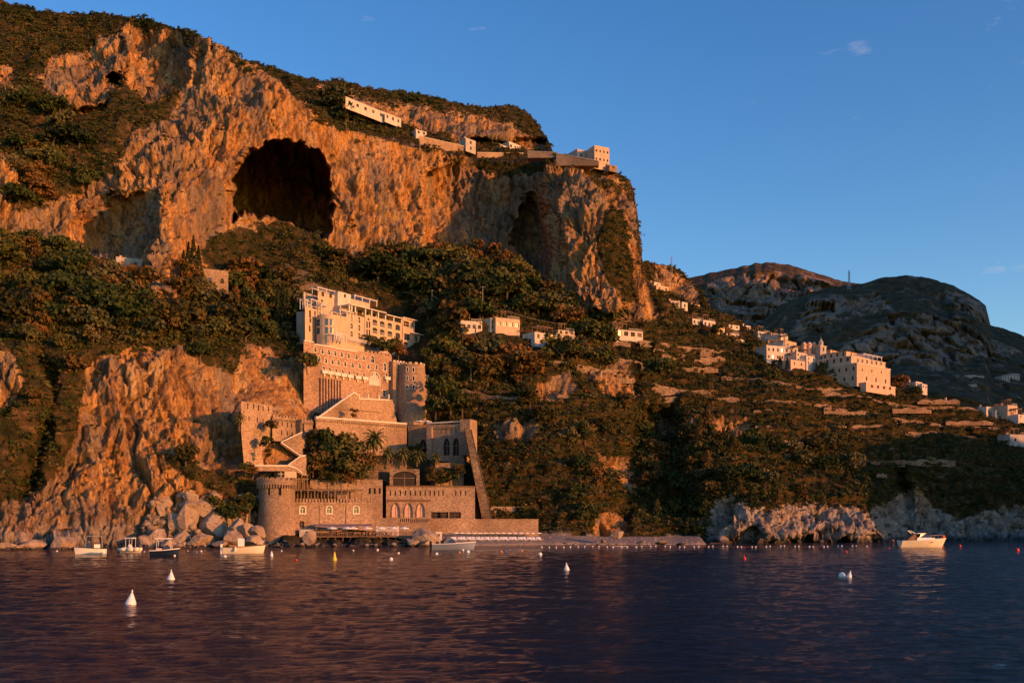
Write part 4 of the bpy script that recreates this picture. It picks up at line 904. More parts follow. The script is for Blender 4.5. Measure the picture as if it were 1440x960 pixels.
# ---- left castellated lodge on the cliff
F5 = Facade(339, 239, 383, 248)
lodge = anchor('cliff_lodge', 'stone lodge with narrow slot windows clinging to the lit cliff above the round shore tower', 'lodge', F5, 360, 645)
HL = [hx(F5, x, y, .35, 1.3) for x, y in ((348.5, 570.5), (356.5, 571.5), (363.6, 573), (370, 574), (377.5, 575))]+[hx(F5, x, y, .3, 1.2) for x, y in ((350, 588.5), (362, 590), (370, 592))]
polywall(lodge, F5.shift(-.2), [(339, 605), (383, 608), (380, 622), (368, 634), (371, 654), (343, 652)], 6, 'stone', 'footing')
block(lodge, F5, 0, F5.L, zz(F5, 350, 606), zz(F5, 345, 564.5), 9, HL, 'stone', ray=True)
for h in HL: window(lodge, F5, h, None, 'stone', 'dark', rev=.34, name='slot_window')
F6 = Facade(383, 247, 421, 254)
HM = [hx(F6, x, y, .3, 1.2) for x, y in ((391, 595), (397, 596), (404, 597), (410, 598), (416, 599), (396, 608), (404, 609), (411, 610))]
block(lodge, F6, 0, F6.L-.4, zz(F6, 400, 618)-.5, zz(F6, 400, 587), 8, HM, 'stone', ray=True); battlement(lodge, F6, 0, F6.L-.4, zz(F6, 400, 587), 'stone', .45, .55, corbel=True)
for h in HM: window(lodge, F6, h, None, 'stone', 'dark', rev=.34, name='slot_window')
F7 = Facade(423, 252, 441, 256); block(lodge, F7, 0, F7.L-.3, zz(F7, 430, 625)-1, zz(F7, 430, 591), 6, [hx(F7, 426, 600, 1.0, 3.0, 'arch')], 'stone'); window(lodge, F7, hx(F7, 426, 600, 1.0, 3.0, 'arch'), None, 'stone', 'dark', name='gateway'); battlement(lodge, F7, 0, F7.L-.3, zz(F7, 430, 591), 'stone', .4, .5, corbel=True)
F8 = Facade(340, 238, 440, 247)
steps = anchor('zigzag_stairs', 'zigzag stairway with white parapets climbing from the round shore tower to the castle gate', 'stairs', F8, 405, 655)
polywall(steps, F8, [(358, 662), (358, 655.5), (404, 655), (423, 641), (431, 642), (431, 668), (425, 668), (415, 662)], 4, 'stone')
polywall(steps, F8.shift(-5), [(394, 624), (424, 609), (426, 640), (422, 643)], 3, 'stone')
strip(steps, F8, [(358, 655), (404, 655.2), (423, 641.5), (430, 641)], .28, .5, name='parapet'); strip(steps, F8, [(404, 655.2), (416, 658.5), (425, 665.5)], .28, .5, name='parapet')
strip(steps, F8.shift(-4.8), [(425, 608), (395, 622.5), (423, 641.5)], .28, .5, name='parapet')
F9 = Facade(391, 243, 417, 245)
block(lodge, F9, 0, F9.L, zz(F9, 400, 690), zz(F9, 400, 660.5), 5, [hx(F9, 395.5, 667, 1.6, 2.4)], 'cream', name='gate_room')
window(lodge, F9, hx(F9, 395.5, 667, 1.6, 2.4), None, 'trim', 'dark', name='gateway')
LF = Facade(350, 244, 368, 245)
lodge2 = anchor('boathouse', 'small pink flat-roofed boathouse beside the round shore tower', 'boathouse', LF, 358, 700)
block(lodge2, LF, 0, LF.L, zz(LF, 358, 705), zz(LF, 358, 680), 4, [(LF.L*.5, zz(LF, 358, 690), 1.0, 1.2, 'rect')], 'pink', cornice=.2)
window(lodge2, LF, (LF.L*.5, zz(LF, 358, 690), 1.0, 1.2, 'rect'), 1)

# ---- the shore palazzo and its round tower
FZ = Facade(411, 239, 524, 247)
pal = anchor('shore_palazzo', 'crenellated stone palazzo with three white-framed arched windows at the water edge', 'palazzo', FZ, 470, 748)
HZ_ = [hx(FZ, x, 716.3, 1.15, 1.65, 'arch') for x in (425.6, 463, 501)]+[hx(FZ, 424.6, 737, 1.1, 1.5)]
block(pal, FZ, 0, FZ.L, .8, zz(FZ, 470, 706), 9, HZ_, 'stone')
for h in HZ_[:3]: window(pal, FZ, h, 1, 'trim', 'glass', .28)
window(pal, FZ, HZ_[3], None, 'shutter', 'dark', name='door')
battlement(pal, FZ, 0, FZ.L, zz(FZ, 470, 706)+.003, 'stone', .85, .42, o=.2); cc = MB(); cc.box(-.1, FZ.L+.15, -.25, .22, zz(FZ, 470, 706)-.5, zz(FZ, 470, 706), 0, FZ.T); cc.box(-.05, FZ.L+.1, 0.003, .1, zz(FZ, 470, 711), zz(FZ, 470, 710.3), 0, FZ.T); cc.build('string_course', M['stone'], pal)
for s in (.33, .66): b = MB(); b.box(FZ.L*s-.06, FZ.L*s+.06, .003, .12, 3.5, zz(FZ, 470, 711), 0, FZ.T); b.build('downpipe', M['shutter'], pal)
pergola(pal, FZ, 1, ss(FZ, 512, 690), zz(FZ, 470, 689), 2.6, 4, 10, 'wood', o=-2.5)
pergola(pal, FZ, 1, ss(FZ, 436, 680), zz(FZ, 425, 673), 2.8, 3.5, 3, 'wood', o=-3.0)
pergola(pal, FZ, 1, ss(FZ, 440, 680), zz(FZ, 425, 667), 1.6, 3.5, 3, 'wood', o=-6.5)
t4 = anchor('shore_tower', 'squat round battlemented stone tower standing at the shore end of the palazzo', 'tower', None, 390, 755, 240)
round_tower(t4, 389.5, 238.5, 4.15, 678, 762, 'stone', [(383.5, 691, 1, 1.9), (400.5, 691, 1, 1.9), (371, 691, 1, 1.7)], True, 40, batter=.5)
FY = Facade(538, 255, 668, 258)
w5 = anchor('garden_wall', 'stone garden wall with a row of slots over three blind pointed arches', 'wall', FY, 600, 728)
HS = [hx(FY, x, 693, .3, 1.3) for x in list(range(549, 607, 7))+[611, 617, 623, 641, 648, 655]]
GA = [hx(FY, x, 717, 2.0, 3.6, 'point') for x in (556.5, 574.5, 591.5)]+[hx(FY, 613, 724, 2.4, 1.6), hx(FY, 624, 724, 2.4, 1.6), hx(FY, 640, 724, 3, 1.6)]
block(w5, FY, ss(FY, 543, 700), FY.L, .8, zz(FY, 600, 684), 7, HS+GA, 'stone')
for h in HS: window(w5, FY, h, None, 'stone', 'dark', rev=.34, name='arrow_slit')
for h in GA[:3]: window(w5, FY, h, None, 'stone2', 'pink', rev=.3, name='blind_arch')
for h in GA[3:]: window(w5, FY, h, None, 'shutter', 'dark', rev=.34, name='opening')
pt = MB(); pt.box(ss(FY, 545, 700), ss(FY, 606, 700), .004, .18, zz(FY, 575, 705), zz(FY, 575, 702), 0, FY.T); pt.box(ss(FY, 543, 684), FY.L+.1, -.4, .35, zz(FY, 600, 684)+.002, zz(FY, 600, 684)+.25, 0, FY.T); pt.build('string_course', M['shutter'], w5)
for h in GA[:3]:
    m_ = MB(); a_ = arc('point', h[2]+.25, h[3]+.2); b_ = arc('point', h[2], h[3])
    for i in range(len(a_)-1):
        m_.face([FY.T(h[0]+p[0], .2, h[1]+p[1]) for p in (a_[i], a_[i+1], b_[i+1], b_[i])]); m_.face([FY.T(h[0]+a_[i][0], .2, h[1]+a_[i][1]), FY.T(h[0]+a_[i][0], 0, h[1]+a_[i][1]), FY.T(h[0]+a_[i+1][0], 0, h[1]+a_[i+1][1]), FY.T(h[0]+a_[i+1][0], .2, h[1]+a_[i+1][1])])
        m_.face([FY.T(h[0]+b_[i][0], .2, h[1]+b_[i][1]), FY.T(h[0]+b_[i+1][0], .2, h[1]+b_[i+1][1]), FY.T(h[0]+b_[i+1][0], 0, h[1]+b_[i+1][1]), FY.T(h[0]+b_[i][0], 0, h[1]+b_[i][1])])
    m_.build('arch_moulding', M['shutter'], w5)
FA = Facade(436, 250, 538, 253)
w6 = anchor('garden_wall', 'ivy-streaked stone terrace wall rising behind the palazzo pergola', 'wall', FA, 500, 700)
block(w6, FA, 0, FA.L, 6, zz(FA, 500, 674), 5, [hx(FA, x, 690, .5, 1.5) for x in (520, 527, 534)], 'stone')
for x in (520, 527, 534): window(w6, FA, hx(FA, x, 690, .5, 1.5), None, 'stone', 'dark', rev=.34, name='arrow_slit')
FD = Facade(522, 248, 605, 249.5)
w7 = anchor('quay_wall', 'stone quay wall with a slotted parapet below the three pointed arches', 'wall', FD, 560, 748)
HD = [hx(FD, 563+i*2.9, 731.5, .22, .8) for i in range(14)]
block(w7, FD, 0, FD.L, .5, zz(FD, 560, 728), 6, HD, 'stone')
sb = MB(); sb.box(ss(FD, 545, 735), ss(FD, 601, 735), .003, .16, zz(FD, 575, 735.5), zz(FD, 575, 734.3), 0, FD.T); sb.build('string_course', M['stone2'], w7)
for h in HD: window(w7, FD, h, None, 'stone', 'dark', rev=.34, name='slot')
FS = Facade(605, 255, 757, 263)
w8 = anchor('sea_wall', 'long plain rubble sea wall behind the sunbeds on the beach', 'wall', FS, 680, 752)
block(w8, FS, 0, FS.L, -.5, zz(FS, 680, 730.5), 5, (), 'stone'); cs = MB(); cs.box(-.1, FS.L+.1, -.5, .12, zz(FS, 680, 730.5)+.002, zz(FS, 680, 730.5)+.22, 0, FS.T); cs.build('coping', M['stone'], w8)
FE = Facade(690, 270, 742, 272)
w9 = anchor('retaining_wall', 'low overgrown stone retaining wall above the sea wall beside the ramp foot', 'wall', FE, 715, 728)
block(w9, FE, 0, FE.L, 5, zz(FE, 715, 712), 4, (), 'stone'); block(w9, FE.shift(-3), .5, FE.L-3, 8, zz(FE, 715, 700), 4, (), 'stone', name='upper_wall')
for (a, b, t, bt, Y, lab) in ((526, 572, 647, 672, 262, 'pale dry stone terrace wall planted with three small palms'), (612, 652, 652, 684, 264, 'stone terrace wall under the arcade with an ivy patch'), (440, 532, 662, 668, 256, 'low pale wall along the garden terrace above the pergola')):
    f = Facade(a, Y, b, Y+3); w = anchor('terrace_wall', lab, 'wall', f, (a+b)/2, bt)
    block(w, f, 0, f.L, zz(f, (a+b)/2, bt)-3, zz(f, (a+b)/2, t), 5, (), 'drystone')
    c_ = MB(); c_.box(-.05, f.L+.05, -.5, .1, zz(f, (a+b)/2, t)+.002, zz(f, (a+b)/2, t)+.18, 0, f.T); c_.build('coping', M['stone'], w)
f = Facade(548, 258, 590, 259); gr = anchor('grotto_arch', 'broad dark garden archway in the stone terrace over the slotted wall', 'archway', f, 568, 683)
block(gr, f, 0, f.L, zz(f, 570, 690), zz(f, 570, 659), 3, [hx(f, 569, 673, 6.0, 3.9, 'seg')], 'drystone'); window(gr, f, hx(f, 569, 673, 6.0, 3.9, 'seg'), None, 'stone', 'dark', rev=.34, name='arch_recess')

# ---- houses scattered on the hillside
LM = []      # landmarks for the labels of trees
def house(name, label, cat, a, b, t, bt, mat='white', dY=6, dep=7, nx=3, ny=1, roof=None, parapet=.3, cor=0, Y=None, ww=1.0, wh=1.3, st='rect', trim=None, group=None, side=0, glass='dark', sink=2.2, ray=False):
    if Y is None: Y = min(G(a, bt)[1], G((a+b)/2, bt)[1], G(b, bt)[1])-.5
    f = Facade(a, Y, b, Y+dY); o = anchor(name, label, cat, f, (a+b)/2, bt, group=group)
    zt, zb_ = zz(f, (a+b)/2, t), zz(f, (a+b)/2, bt); H = zt-zb_; hs = []
    for i in range(nx):
        for j in range(ny): hs.append((f.L*(i+.5)/nx, zb_+H*(j+.55)/ny, min(ww, f.L/nx*.6), min(wh, H/ny*.6), st))
    hl = [(dep*(i+.5)/side, zb_+H*(j+.55)/ny, ww, min(wh, H/ny*.6), st) for i in range(side) for j in range(ny)]
    block(o, f, 0, f.L, zb_-sink, zt, dep, hs, mat, hl=hl, parapet=parapet if not roof else 0, cornice=cor, roof=roof, ray=ray)
    for q_, h in enumerate(hs): window(o, f, h, trim, 'shutter' if not trim else 'trim', glass if glass != 'dark' else ('dark', 'shutter', 'dark', 'glass', 'wood')[int(a*3+q_*7) % 5])
    for h in hl: window(o, f.side(0, dep), h, trim, 'shutter', glass)
    if not roof and f.L > 3:
        zt_ = zt+parapet+.003; c_ = MB(); sx = f.L*(.2+.6*((a*7) % 1)); c_.box(sx-.3, sx+.3, -dep*.6, -dep*.6+.6, zt_, zt_+.9, 0, f.T if not ray else f.T); c_.box(sx-.4, sx+.4, -dep*.6-.1, -dep*.6+.7, zt_+.902, zt_+1.0, 0, f.T); c_.build('chimney', M['pink'], o)
        if f.L > 6 and not ray and bt > 440: rail(o, f, f.L*.5, f.L-.2, zt_, .8, -.2, 'grey'); pergola(o, f, f.L*.08, f.L*.42, zt_+2.0, 2.0, 2.4, 2, 'wood', o=-.4, t=.12)
    LM.append(((a+b)/2, (t+bt)/2, label)); return o, f
VG = 'houses of the hillside village'
house('villa', 'long white villa with a sloping roofline on the plateau over the great cave', 'villa', 486, 541, 148.5, 158, 'white', 16, 6, 5, 1, parapet=.2, cor=.2, Y=412, ray=True, ww=1.3, sink=1.5)
o, f = house('villa_wing', 'lower white wing continuing the long plateau villa', 'villa', 541, 564, 164, 171, 'white', 7, 6, 3, 1, parapet=.2, cor=.2, Y=426, ray=True, sink=1.5)
house('farmhouse', 'small pale farmhouse half sunk in scrub below the plateau villa', 'house', 585, 600, 184, 190, 'white', 3, 4, 2, 1, parapet=.1)
house('ruin', 'narrow grey stone tower house on the cliff edge above the shaded alcove', 'house', 655, 669, 197, 213, 'grey', 4, 4, 1, 2, sink=.6)
house('villa', 'stepped white cliff-top villa between the grey tower house and the square fort', 'villa', 716, 733, 203, 213, 'white', 6, 4, 3, 1, sink=.5)
house('villa_annex', 'bright low annex at the corner of the stepped white cliff-top villa', 'villa', 704, 716, 206, 213, 'cream', 4, 4, 1, 1, sink=.5)
fort, ff = house('fort_house', 'square pale stone house like a fort on the very edge of the headland', 'house', 836, 857, 208, 231, 'cream', 3, 8, 4, 2, Y=388, ww=.7, wh=.9, side=2, parapet=.5)
house('outbuilding', 'grey outbuilding with a lean-to roof against the square fort house', 'outbuilding', 812, 833, 213, 228, 'grey', 4, 6, 2, 1, Y=392, sink=1)
house('shed', 'tiny dark shed hanging on the headland edge below the fort house', 'shed', 857, 868, 233, 238, 'stone', 2, 4, 1, 1, Y=388, parapet=.1, sink=1)
for a, b, t1_, t2_, bt, Ya, Yb, lab in ((671, 742, 215, 216, 220, 396, 398, 'pale stone retaining wall along the cliff top under the stepped white villa'), (742, 782, 213, 215, 220, 397, 394, 'terrace wall of lit stone west of the headland fort'), (782, 842, 216, 227, 231, 391, 386, 'curved sloping rampart wall leading up to the fort house'), (590, 652, 192, 206, 210, 420, 404, 'long thin garden wall stepping down the plateau edge')):
    if b < 780: Ya, Yb = G(a+2, bt)[1]-.5, G(b-2, bt)[1]-.5
    f = Facade(a, Ya, b, Yb); w = anchor('rampart', lab, 'wall', f, (a+b)/2, bt)
    polywall(w, f, [(a, bt+2), (a, t1_), (b, t2_), (b, bt+2)], 4, 'stone'); strip(w, f, [(a, t1_), (b, t2_)], .25, .5, mat='path')
house('hermitage', 'square pale stone hermitage with two arched windows under the lit cliff foot', 'hermitage', 286, 321, 383, 408, 'stone', 3, 8, 2, 1, Y=None, st='arch', wh=1.5, parapet=.8, trim=None)
o, f = house('terrace_hut', 'grey stone terrace wall house tucked in the shaded cliff alcove', 'house', 163, 200, 364, 380, 'grey', 3, 5, 2, 1, parapet=.3)
house('greenhouse', 'white glasshouse among terraces beside the hermitage', 'greenhouse', 325, 350, 424, 433, 'white', 5, 5, 5, 1, parapet=.1, glass='glass')
house('villa', 'pink-railed white villa among dark trees level with the cream hotel roof', 'villa', 648, 678, 455, 464, 'white', 2, 7, 4, 1, parapet=.8, Y=None)
house('villa', 'cream villa with a glazed upper room on the slope below the headland', 'villa', 697, 731, 449, 464, 'cream', 4, 7, 4, 1, parapet=.3, glass='glass', ww=1.4)
house('villa_annex', 'small white annex beside the cream villa with the glazed room', 'house', 690, 697, 449, 458, 'white', 2, 4, 1, 1)
house('bungalow', 'long low white bungalow stepping along the slope below the cream villa', 'bungalow', 752, 812, 472, 482, 'white', 12, 6, 6, 1, parapet=.2)
house('bungalow', 'small pale bungalow with a curved roofline on the road above the long white one', 'bungalow', 785, 808, 465, 471, 'cream', 3, 5, 3, 1, parapet=.1)
house('carport', 'long open-fronted carport with a white fascia beside the road', 'carport', 866, 904, 465, 475, 'white', 5, 6, 4, 1, ww=5, wh=3, parapet=.1)
house('shed', 'low stone shed with a pale flat roof on the terraces above the bungalow', 'shed', 782, 806, 420, 426, 'grey', 2, 4, 2, 1)
house('cottage', 'white cottage with a mono-pitch wall behind the base of the headland', 'cottage', 920, 929, 398, 404, 'white', 3, 5, 1, 1)
house('cottage', 'pinkish cottage just downhill of the white one behind the headland', 'cottage', 923, 941, 403, 411, 'cream', 4, 6, 2, 1)
house('cottage', 'small white cottage alone on the slope behind the headland', 'cottage', 959, 967, 426, 434, 'white', 2, 5, 1, 1)
house('cottage', 'low cream cottage under the lonely white one on the ridge', 'cottage', 943, 956, 424, 430, 'grey', 2, 4, 2, 1)
house('cottage', 'tiny cream cottage high on the ridge beside scrub', 'cottage', 976, 984, 429, 433, 'cream', 2, 4, 1, 1)
house('villa', 'flat white villa with a terrace at the start of the ridge village', 'villa', 974, 990, 450, 457, 'white', 4, 6, 3, 1)
house('villa', 'stepped white villa beside the ochre house on the ridge', 'villa', 989, 1006, 452, 461, 'white', 4, 6, 3, 1)
house('house', 'ochre yellow house with a plain lit front on the ridge road', 'house', 1006, 1019, 460, 471, 'ochre', 4, 6, 1, 1)
house('house', 'long white house below the ochre one on the ridge road', 'house', 1022, 1040, 470, 476, 'white', 4, 6, 3, 1)
house('house', 'white gabled house below the ridge road', 'house', 1036, 1047, 477, 483, 'white', 2, 5, 1, 1, roof=.8)
house('house', 'thin white house among trees uphill of the long white one', 'house', 1025, 1040, 458, 462, 'white', 3, 4, 2, 1)
house('house', 'tiny white house near the ridge crest above the village', 'house', 1049, 1056, 459, 464, 'white', 2, 4, 1, 1)
V = [ (1066, 1084, 468, 480, 'white', 3, 2, 'white village house uppermost in the village beside the crest'), (1084, 1101, 469, 478, 'cream', 3, 1, 'long cream village house along the crest'), (1098, 1108, 472, 486, 'white', 1, 2, 'tall narrow white village house on the crest'),
     (1080, 1087, 480, 487, 'white', 1, 1, 'small white cube house with one round-topped opening'), (1104, 1120, 480, 492, 'cream', 2, 1, 'cream village house with a stepped roof terrace'), (1078, 1122, 488, 508, 'white', 7, 2, 'broad two-storey white village house with a row of windows'),
     (1102, 1114, 482, 492, 'white', 2, 1, 'white block rising behind the broad two-storey house'), (1120, 1135, 497, 510, 'white', 3, 2, 'bluish shaded white house below the cream terrace house'), (1134, 1147, 502, 514, 'white', 2, 2, 'bluish shaded white house on stilts at the village edge'),
     (1130, 1148, 490, 497, 'cream', 3, 1, 'cream village house in front of the church'), (1142, 1152, 494, 501, 'pink', 1, 1, 'pinkish village house at the foot of the church'), (1150, 1165, 495, 504, 'grey', 2, 1, 'grey church nave beneath the bell tower'), (1112, 1132, 508, 516, 'pink', 2, 1, 'low pink wall house under the broad white one'), (1168, 1180, 493, 498, 'cream', 2, 1, 'cream roofed house half hidden behind the convent hotel')]
for a, b, t, bt, mt, nx, ny, lab in V: house('village_house', lab, 'house', a, b, t, bt, mt, 5, 7, nx, ny, parapet=.3, group=VG, ww=.8, wh=1.1, sink=2.8, roof=.8 if mt == 'cream' and bt < 500 else None)
for px, Y in ((1130.5, 378), (1138, 379), (1144.5, 380)):
    o = anchor('chimney_turret', {1130.5: 'domed pinkish turret, the tallest of the three beside the church', 1138: 'domed pinkish turret between two others beside the church', 1144.5: 'domed pinkish turret closest to the bell tower'}[px], 'turret', None, px, 492, Y)
    x, y, z = P(px, 492, Y); b = MB(); b.lathe([(.9, -2), (.9, 1.6), (1.2, 1.7), (1.2, 1.9)], (x, y, z), 10); b.build('shaft', M['pink'], o); d = MB(); d.lathe([(1.0, 1.9), (.85, 2.5), (.45, 2.9), (.05, 3.1)], (x, y, z), 10); d.build('dome', M['pink'], o, True)
ct = anchor('bell_tower', 'slender stone bell tower with a pointed cap rising above the village', 'bell tower', None, 1158, 505, 377)
f = Facade(1153.5, 376, 1162, 378)
block(ct, f, 0, f.L, zz(f, 1158, 512), zz(f, 1158, 487), 2.2, [hx(f, 1158, 491, .7, 1.5, 'arch'), hx(f, 1158, 500, .5, .9, 'arch')], 'grey', cornice=.2); window(ct, f, hx(f, 1158, 491, .7, 1.5, 'arch'), None, 'shutter', 'dark'); window(ct, f, hx(f, 1158, 500, .5, .9, 'arch'), None, 'shutter', 'dark')
z0 = zz(f, 1158, 487)+.22; x, y, _ = f.T(f.L/2, -1.1, 0); b = MB(); b.lathe([(.95, 0), (.95, 1.3), (1.1, 1.35), (.7, 1.9), (.12, 2.9), (.05, 3.6)], (x, y, z0), 8); b.build('cap', M['grey'], ct)
LM.append((1158, 495, 'slender stone bell tower'))
# convent hotel on the ridge
FN = Facade(1205, 360, 1262, 379)
con = anchor('convent_hotel', 'massive stepped cream convent-like hotel at the end of the ridge village', 'hotel', FN, 1225, 535)
z3 = zz(FN, 1210, 538)
def row(F, a, b, py0, n, w, h, st='rect', dy=0): return [hx(F, a+(b-a)*(i+.5)/n, py0+dy*(i+.5)/n, w, h, st) for i in range(n)]
LS = FN.side(0, 17)
def srow(z, n, w, h, st='rect', L0=17.0): return [(L0*(i+.5)/n, z, w, h, st) for i in range(n)]
A1 = row(FN, 1206, 1246, 519, 3, .8, 1.1, 'round', 5)+row(FN, 1212, 1252, 531, 3, 1.0, 1.6, 'arch', 6)
S1 = srow(zz(FN, 1207, 531), 5, .8, 1.4)+srow(zz(FN, 1207, 518), 6, .8, 1.3)
block(con, FN, 0, ss(FN, 1252, 520), z3-1.5, zz(FN, 1206, 512), 17, A1, 'cream', hl=S1, parapet=.3, cornice=.25)
for h in A1: window(con, FN, h, None, 'shutter', 'dark')
for h in S1: window(con, LS, h, None, 'shutter', 'dark')
FN2 = FN.shift(-2.6); A2 = row(FN2, 1203, 1242, 506.5, 6, 1.3, 1.2, 'rect', 5); S2 = srow(zz(FN2, 1200, 505), 5, .9, 1.4, 'rect', 14)
zt_ = zz(FN, 1206, 512)+.56
block(con, FN2, ss(FN2, 1197, 505), ss(FN2, 1245, 505), zt_, zz(FN2, 1205, 502.3), 14, A2, 'cream', hl=S2, cornice=.2, name='upper_storey')
for h in A2: window(con, FN2, h, None, 'trim', 'dark', name='loggia')
for h in S2: window(con, FN2.side(ss(FN2, 1197, 505), 14), h, None, 'shutter', 'dark')
FN3 = FN.shift(-6.5); zt_ = zz(FN2, 1205, 502.3)+.21
A3 = row(FN3, 1192, 1212, 498, 2, .8, 1.0); S3 = srow(zt_+1.5, 4, .8, 1.2, 'rect', 10)
block(con, FN3, ss(FN3, 1190, 500), ss(FN3, 1213, 500), zt_, zz(FN3, 1195, 494.5), 10, A3, 'cream', hl=S3, name='attic_storey', roof=.9)
for h in A3: window(con, FN3, h, None, 'shutter', 'dark')
for h in S3: window(con, FN3.side(ss(FN3, 1190, 500), 10), h, None, 'shutter', 'dark')
pergola(con, FN2, ss(FN2, 1215, 500), ss(FN2, 1240, 500), zz(FN2, 1216, 498), 1.2, 5, 4)
FN4 = FN.shift(2.5); block(con, FN4, ss(FN4, 1218, 540), ss(FN4, 1259, 540), z3-3.5, zz(FN4, 1222, 538.5), 2.4, row(FN4, 1222, 1256, 542.5, 4, 1.6, 1.0, 'rect', 4), 'pink', cornice=.2, name='terrace_block')
for h in row(FN4, 1222, 1256, 542.5, 4, 1.6, 1.0, 'rect', 4): window(con, FN4, h, None, 'shutter', 'dark', name='opening')
LM.append((1220, 520, 'massive cream convent-like hotel'))
E = [(1288, 1297, 538, 542, 'white', 'low white house stepping down beyond the convent hotel'), (1297, 1304, 541, 547, 'white', 'tiny white house lowest beyond the convent hotel'), (1340, 1348, 563, 566, 'grey', 'flat grey hut on the green terraces'), (1387, 1400, 573, 584, 'white', 'white house with arched terrace at the far edge of the terraces'), (1417, 1431, 571, 584, 'cream', 'square cream house on the skyline of the terraces'), (1400, 1416, 578, 585, 'grey', 'low grey house between the white one and the square cream one'), (1432, 1446, 584, 588, 'white', 'thin white wall house beside the square cream one'), (1420, 1452, 612, 626, 'grey', 'dim grey farmhouse in the shade of the lower terraces')]
for a, b, t, bt, mt, lab in E: house('house', lab, 'house', a, b, t, bt, mt, 3, 6, 2, 1, parapet=.3, ww=.8, wh=1.1)
for a, b, t, bt, lab in ((1363, 1374, 528, 535, 'dim white house in the shaded valley under the dark ridge'), (1377, 1384, 529, 534, 'smallest of the dim houses in the shaded valley'), (1409, 1420, 529, 536, 'dim grey terrace of rooms beside the end of the shaded valley'), (1420, 1434, 526, 534, 'dim white apartment house highest in the shaded valley'), (1367, 1374, 541, 545, 'lone dim hut lowest in the shaded valley')):
    house('valley_house', lab, 'house', a, b, t, bt, 'white', 4, 9, 3, 2, Y=float(GM((a+b)/2, bt)[1])-6, sink=4, ww=1.6, wh=1.8, group='houses in the shaded valley')
# dry-stone terraces on the hillside
TW = [(920, 1000, 543, 553, 'long pale terrace wall below the carport road'), (925, 1040, 556, 563, 'sunlit double terrace wall in the middle of the hillside'), (985, 1030, 492, 498, 'high terrace wall below the first ridge villas'), (985, 1020, 500, 506, 'stub of terrace wall under the ridge villas'), (830, 870, 514, 524, 'broken pale wall among trees below the bungalow'), (868, 892, 520, 536, 'pale rocky terrace facing the bay'), (905, 918, 538, 545, 'short pink terrace wall beside the long one'), (1185, 1230, 558, 561.5, 'faint terrace wall beneath the convent hotel'), (1290, 1350, 562, 565, 'thin terrace wall on the green slope'), (1255, 1310, 574, 578, 'broken dry stone wall on the green terraces'), (1145, 1185, 543, 550, 'short terrace wall over the vineyard'), (960, 1010, 516, 521, 'dim terrace wall under the ridge road'), (380, 430, 388, 394, 'terrace wall uphill of the hotel roofs'), (392, 440, 399, 405, 'second terrace wall uphill of the hotel roofs'), (1330, 1400, 592, 594.5, 'long low wall across the shaded terraces'), (1060, 1110, 576, 579, 'pinkish broken wall on the lower hillside')]
for a, b, t, bt, lab in TW:
    g1, g2 = G(a, bt), G(b, bt); f = Facade(a, g1[1]-.4, b, g2[1]-.4); w = anchor('terrace_wall', lab, 'wall', f, (a+b)/2, bt, group='dry stone terrace walls')
    t = max(t, bt-4.5); n = 9; pts = [(a+(b-a)*i/n, t+1.4*math.sin(i*1.9+a)+(2.0 if i in (0, n) else 0)) for i in range(n+1)]
    polywall(w, f, [(a, bt+3)]+pts+[(b, bt+3)], 2.5, 'drystone')
TWX = []
for pl_, lab in (([(820, 477), (862, 476), (905, 480), (960, 489), (1012, 495)], 'long pale wall of the coast road running past the carport'), ([(925, 499), (985, 507), (1012, 510)], 'contour wall just under the coast road wall'), ([(905, 546), (960, 554), (1040, 563)], 'long lit contour wall across the middle of the hillside'), ([(640, 546), (700, 554), (745, 558)], 'contour wall of the garden path beside the castle annex'), ([(830, 502), (880, 508), (925, 518)], 'contour wall through the olive trees under the carport'), ([(1110, 547), (1170, 557), (1260, 567), (1340, 573), (1440, 584)], 'longest contour wall crossing the green slope under the convent hotel'), ([(1150, 577), (1230, 587), (1330, 592), (1420, 602)], 'second contour wall on the green slope under the convent hotel'), ([(1050, 560), (1110, 568), (1150, 573)], 'contour wall over the wooded lower hillside'), ([(1170, 601), (1280, 608), (1380, 614)], 'dim contour wall at the edge of the shaded terraces'), ([(385, 389), (430, 399), (468, 410)], 'contour wall climbing to the terraces uphill of the hotel'), ([(395, 378), (425, 386), (450, 393)], 'upper contour wall on the terraces uphill of the hotel'), ([(640, 478), (700, 484), (750, 492)], 'contour wall under the pink-railed villa'), ([(770, 508), (830, 518), (870, 528)], 'contour wall crossing over the pale rocky scar'), ([(1010, 525), (1060, 534), (1110, 538)], 'contour wall under the ochre house'), ([(1180, 640), (1270, 648), (1350, 655)], 'lowest dim contour wall of the shaded terraces')):
    w = anchor('contour_wall', lab, 'wall', None, pl_[0][0], pl_[0][1], float(G(*pl_[0])[1]), group='long contour walls'); mb = MB(); pts = []
    for (a, b), (c, d) in zip(pl_[:-1], pl_[1:]):
        k = max(2, int((c-a)/7))
        for i in range(k+(1 if (c, d) == pl_[-1] else 0)): x_ = a+(c-a)*i/k; y_ = b+(d-b)*i/k+.6*math.sin(x_*.31); g = G(x_, y_); pts.append(np.array([g[0], g[1]-.5, g[2]]))
    for i in range(len(pts)): pts[i] = sum(pts[max(0, i-2):i+3])/len(pts[max(0, i-2):i+3])
    for i in range(len(pts)-1):
        p, q_ = pts[i], pts[i+1]; h0, h1 = .9+.25*math.sin(i*1.7), .9+.25*math.sin(i*1.7+1.7); bk = np.array([0, 1.0, 0]); up = lambda v, h: v+np.array([0, 0, h])
        vs_ = [up(p, -1.2), up(q_, -1.2), up(q_, h1), up(p, h0)]; mb.add(vs_+[v+bk for v in vs_], [(0, 1, 2, 3), (4, 7, 6, 5), (3, 2, 6, 7), (0, 4, 5, 1)])
    mb.build('wall', M['drystone'], w)
q_r = np.random.default_rng(31)
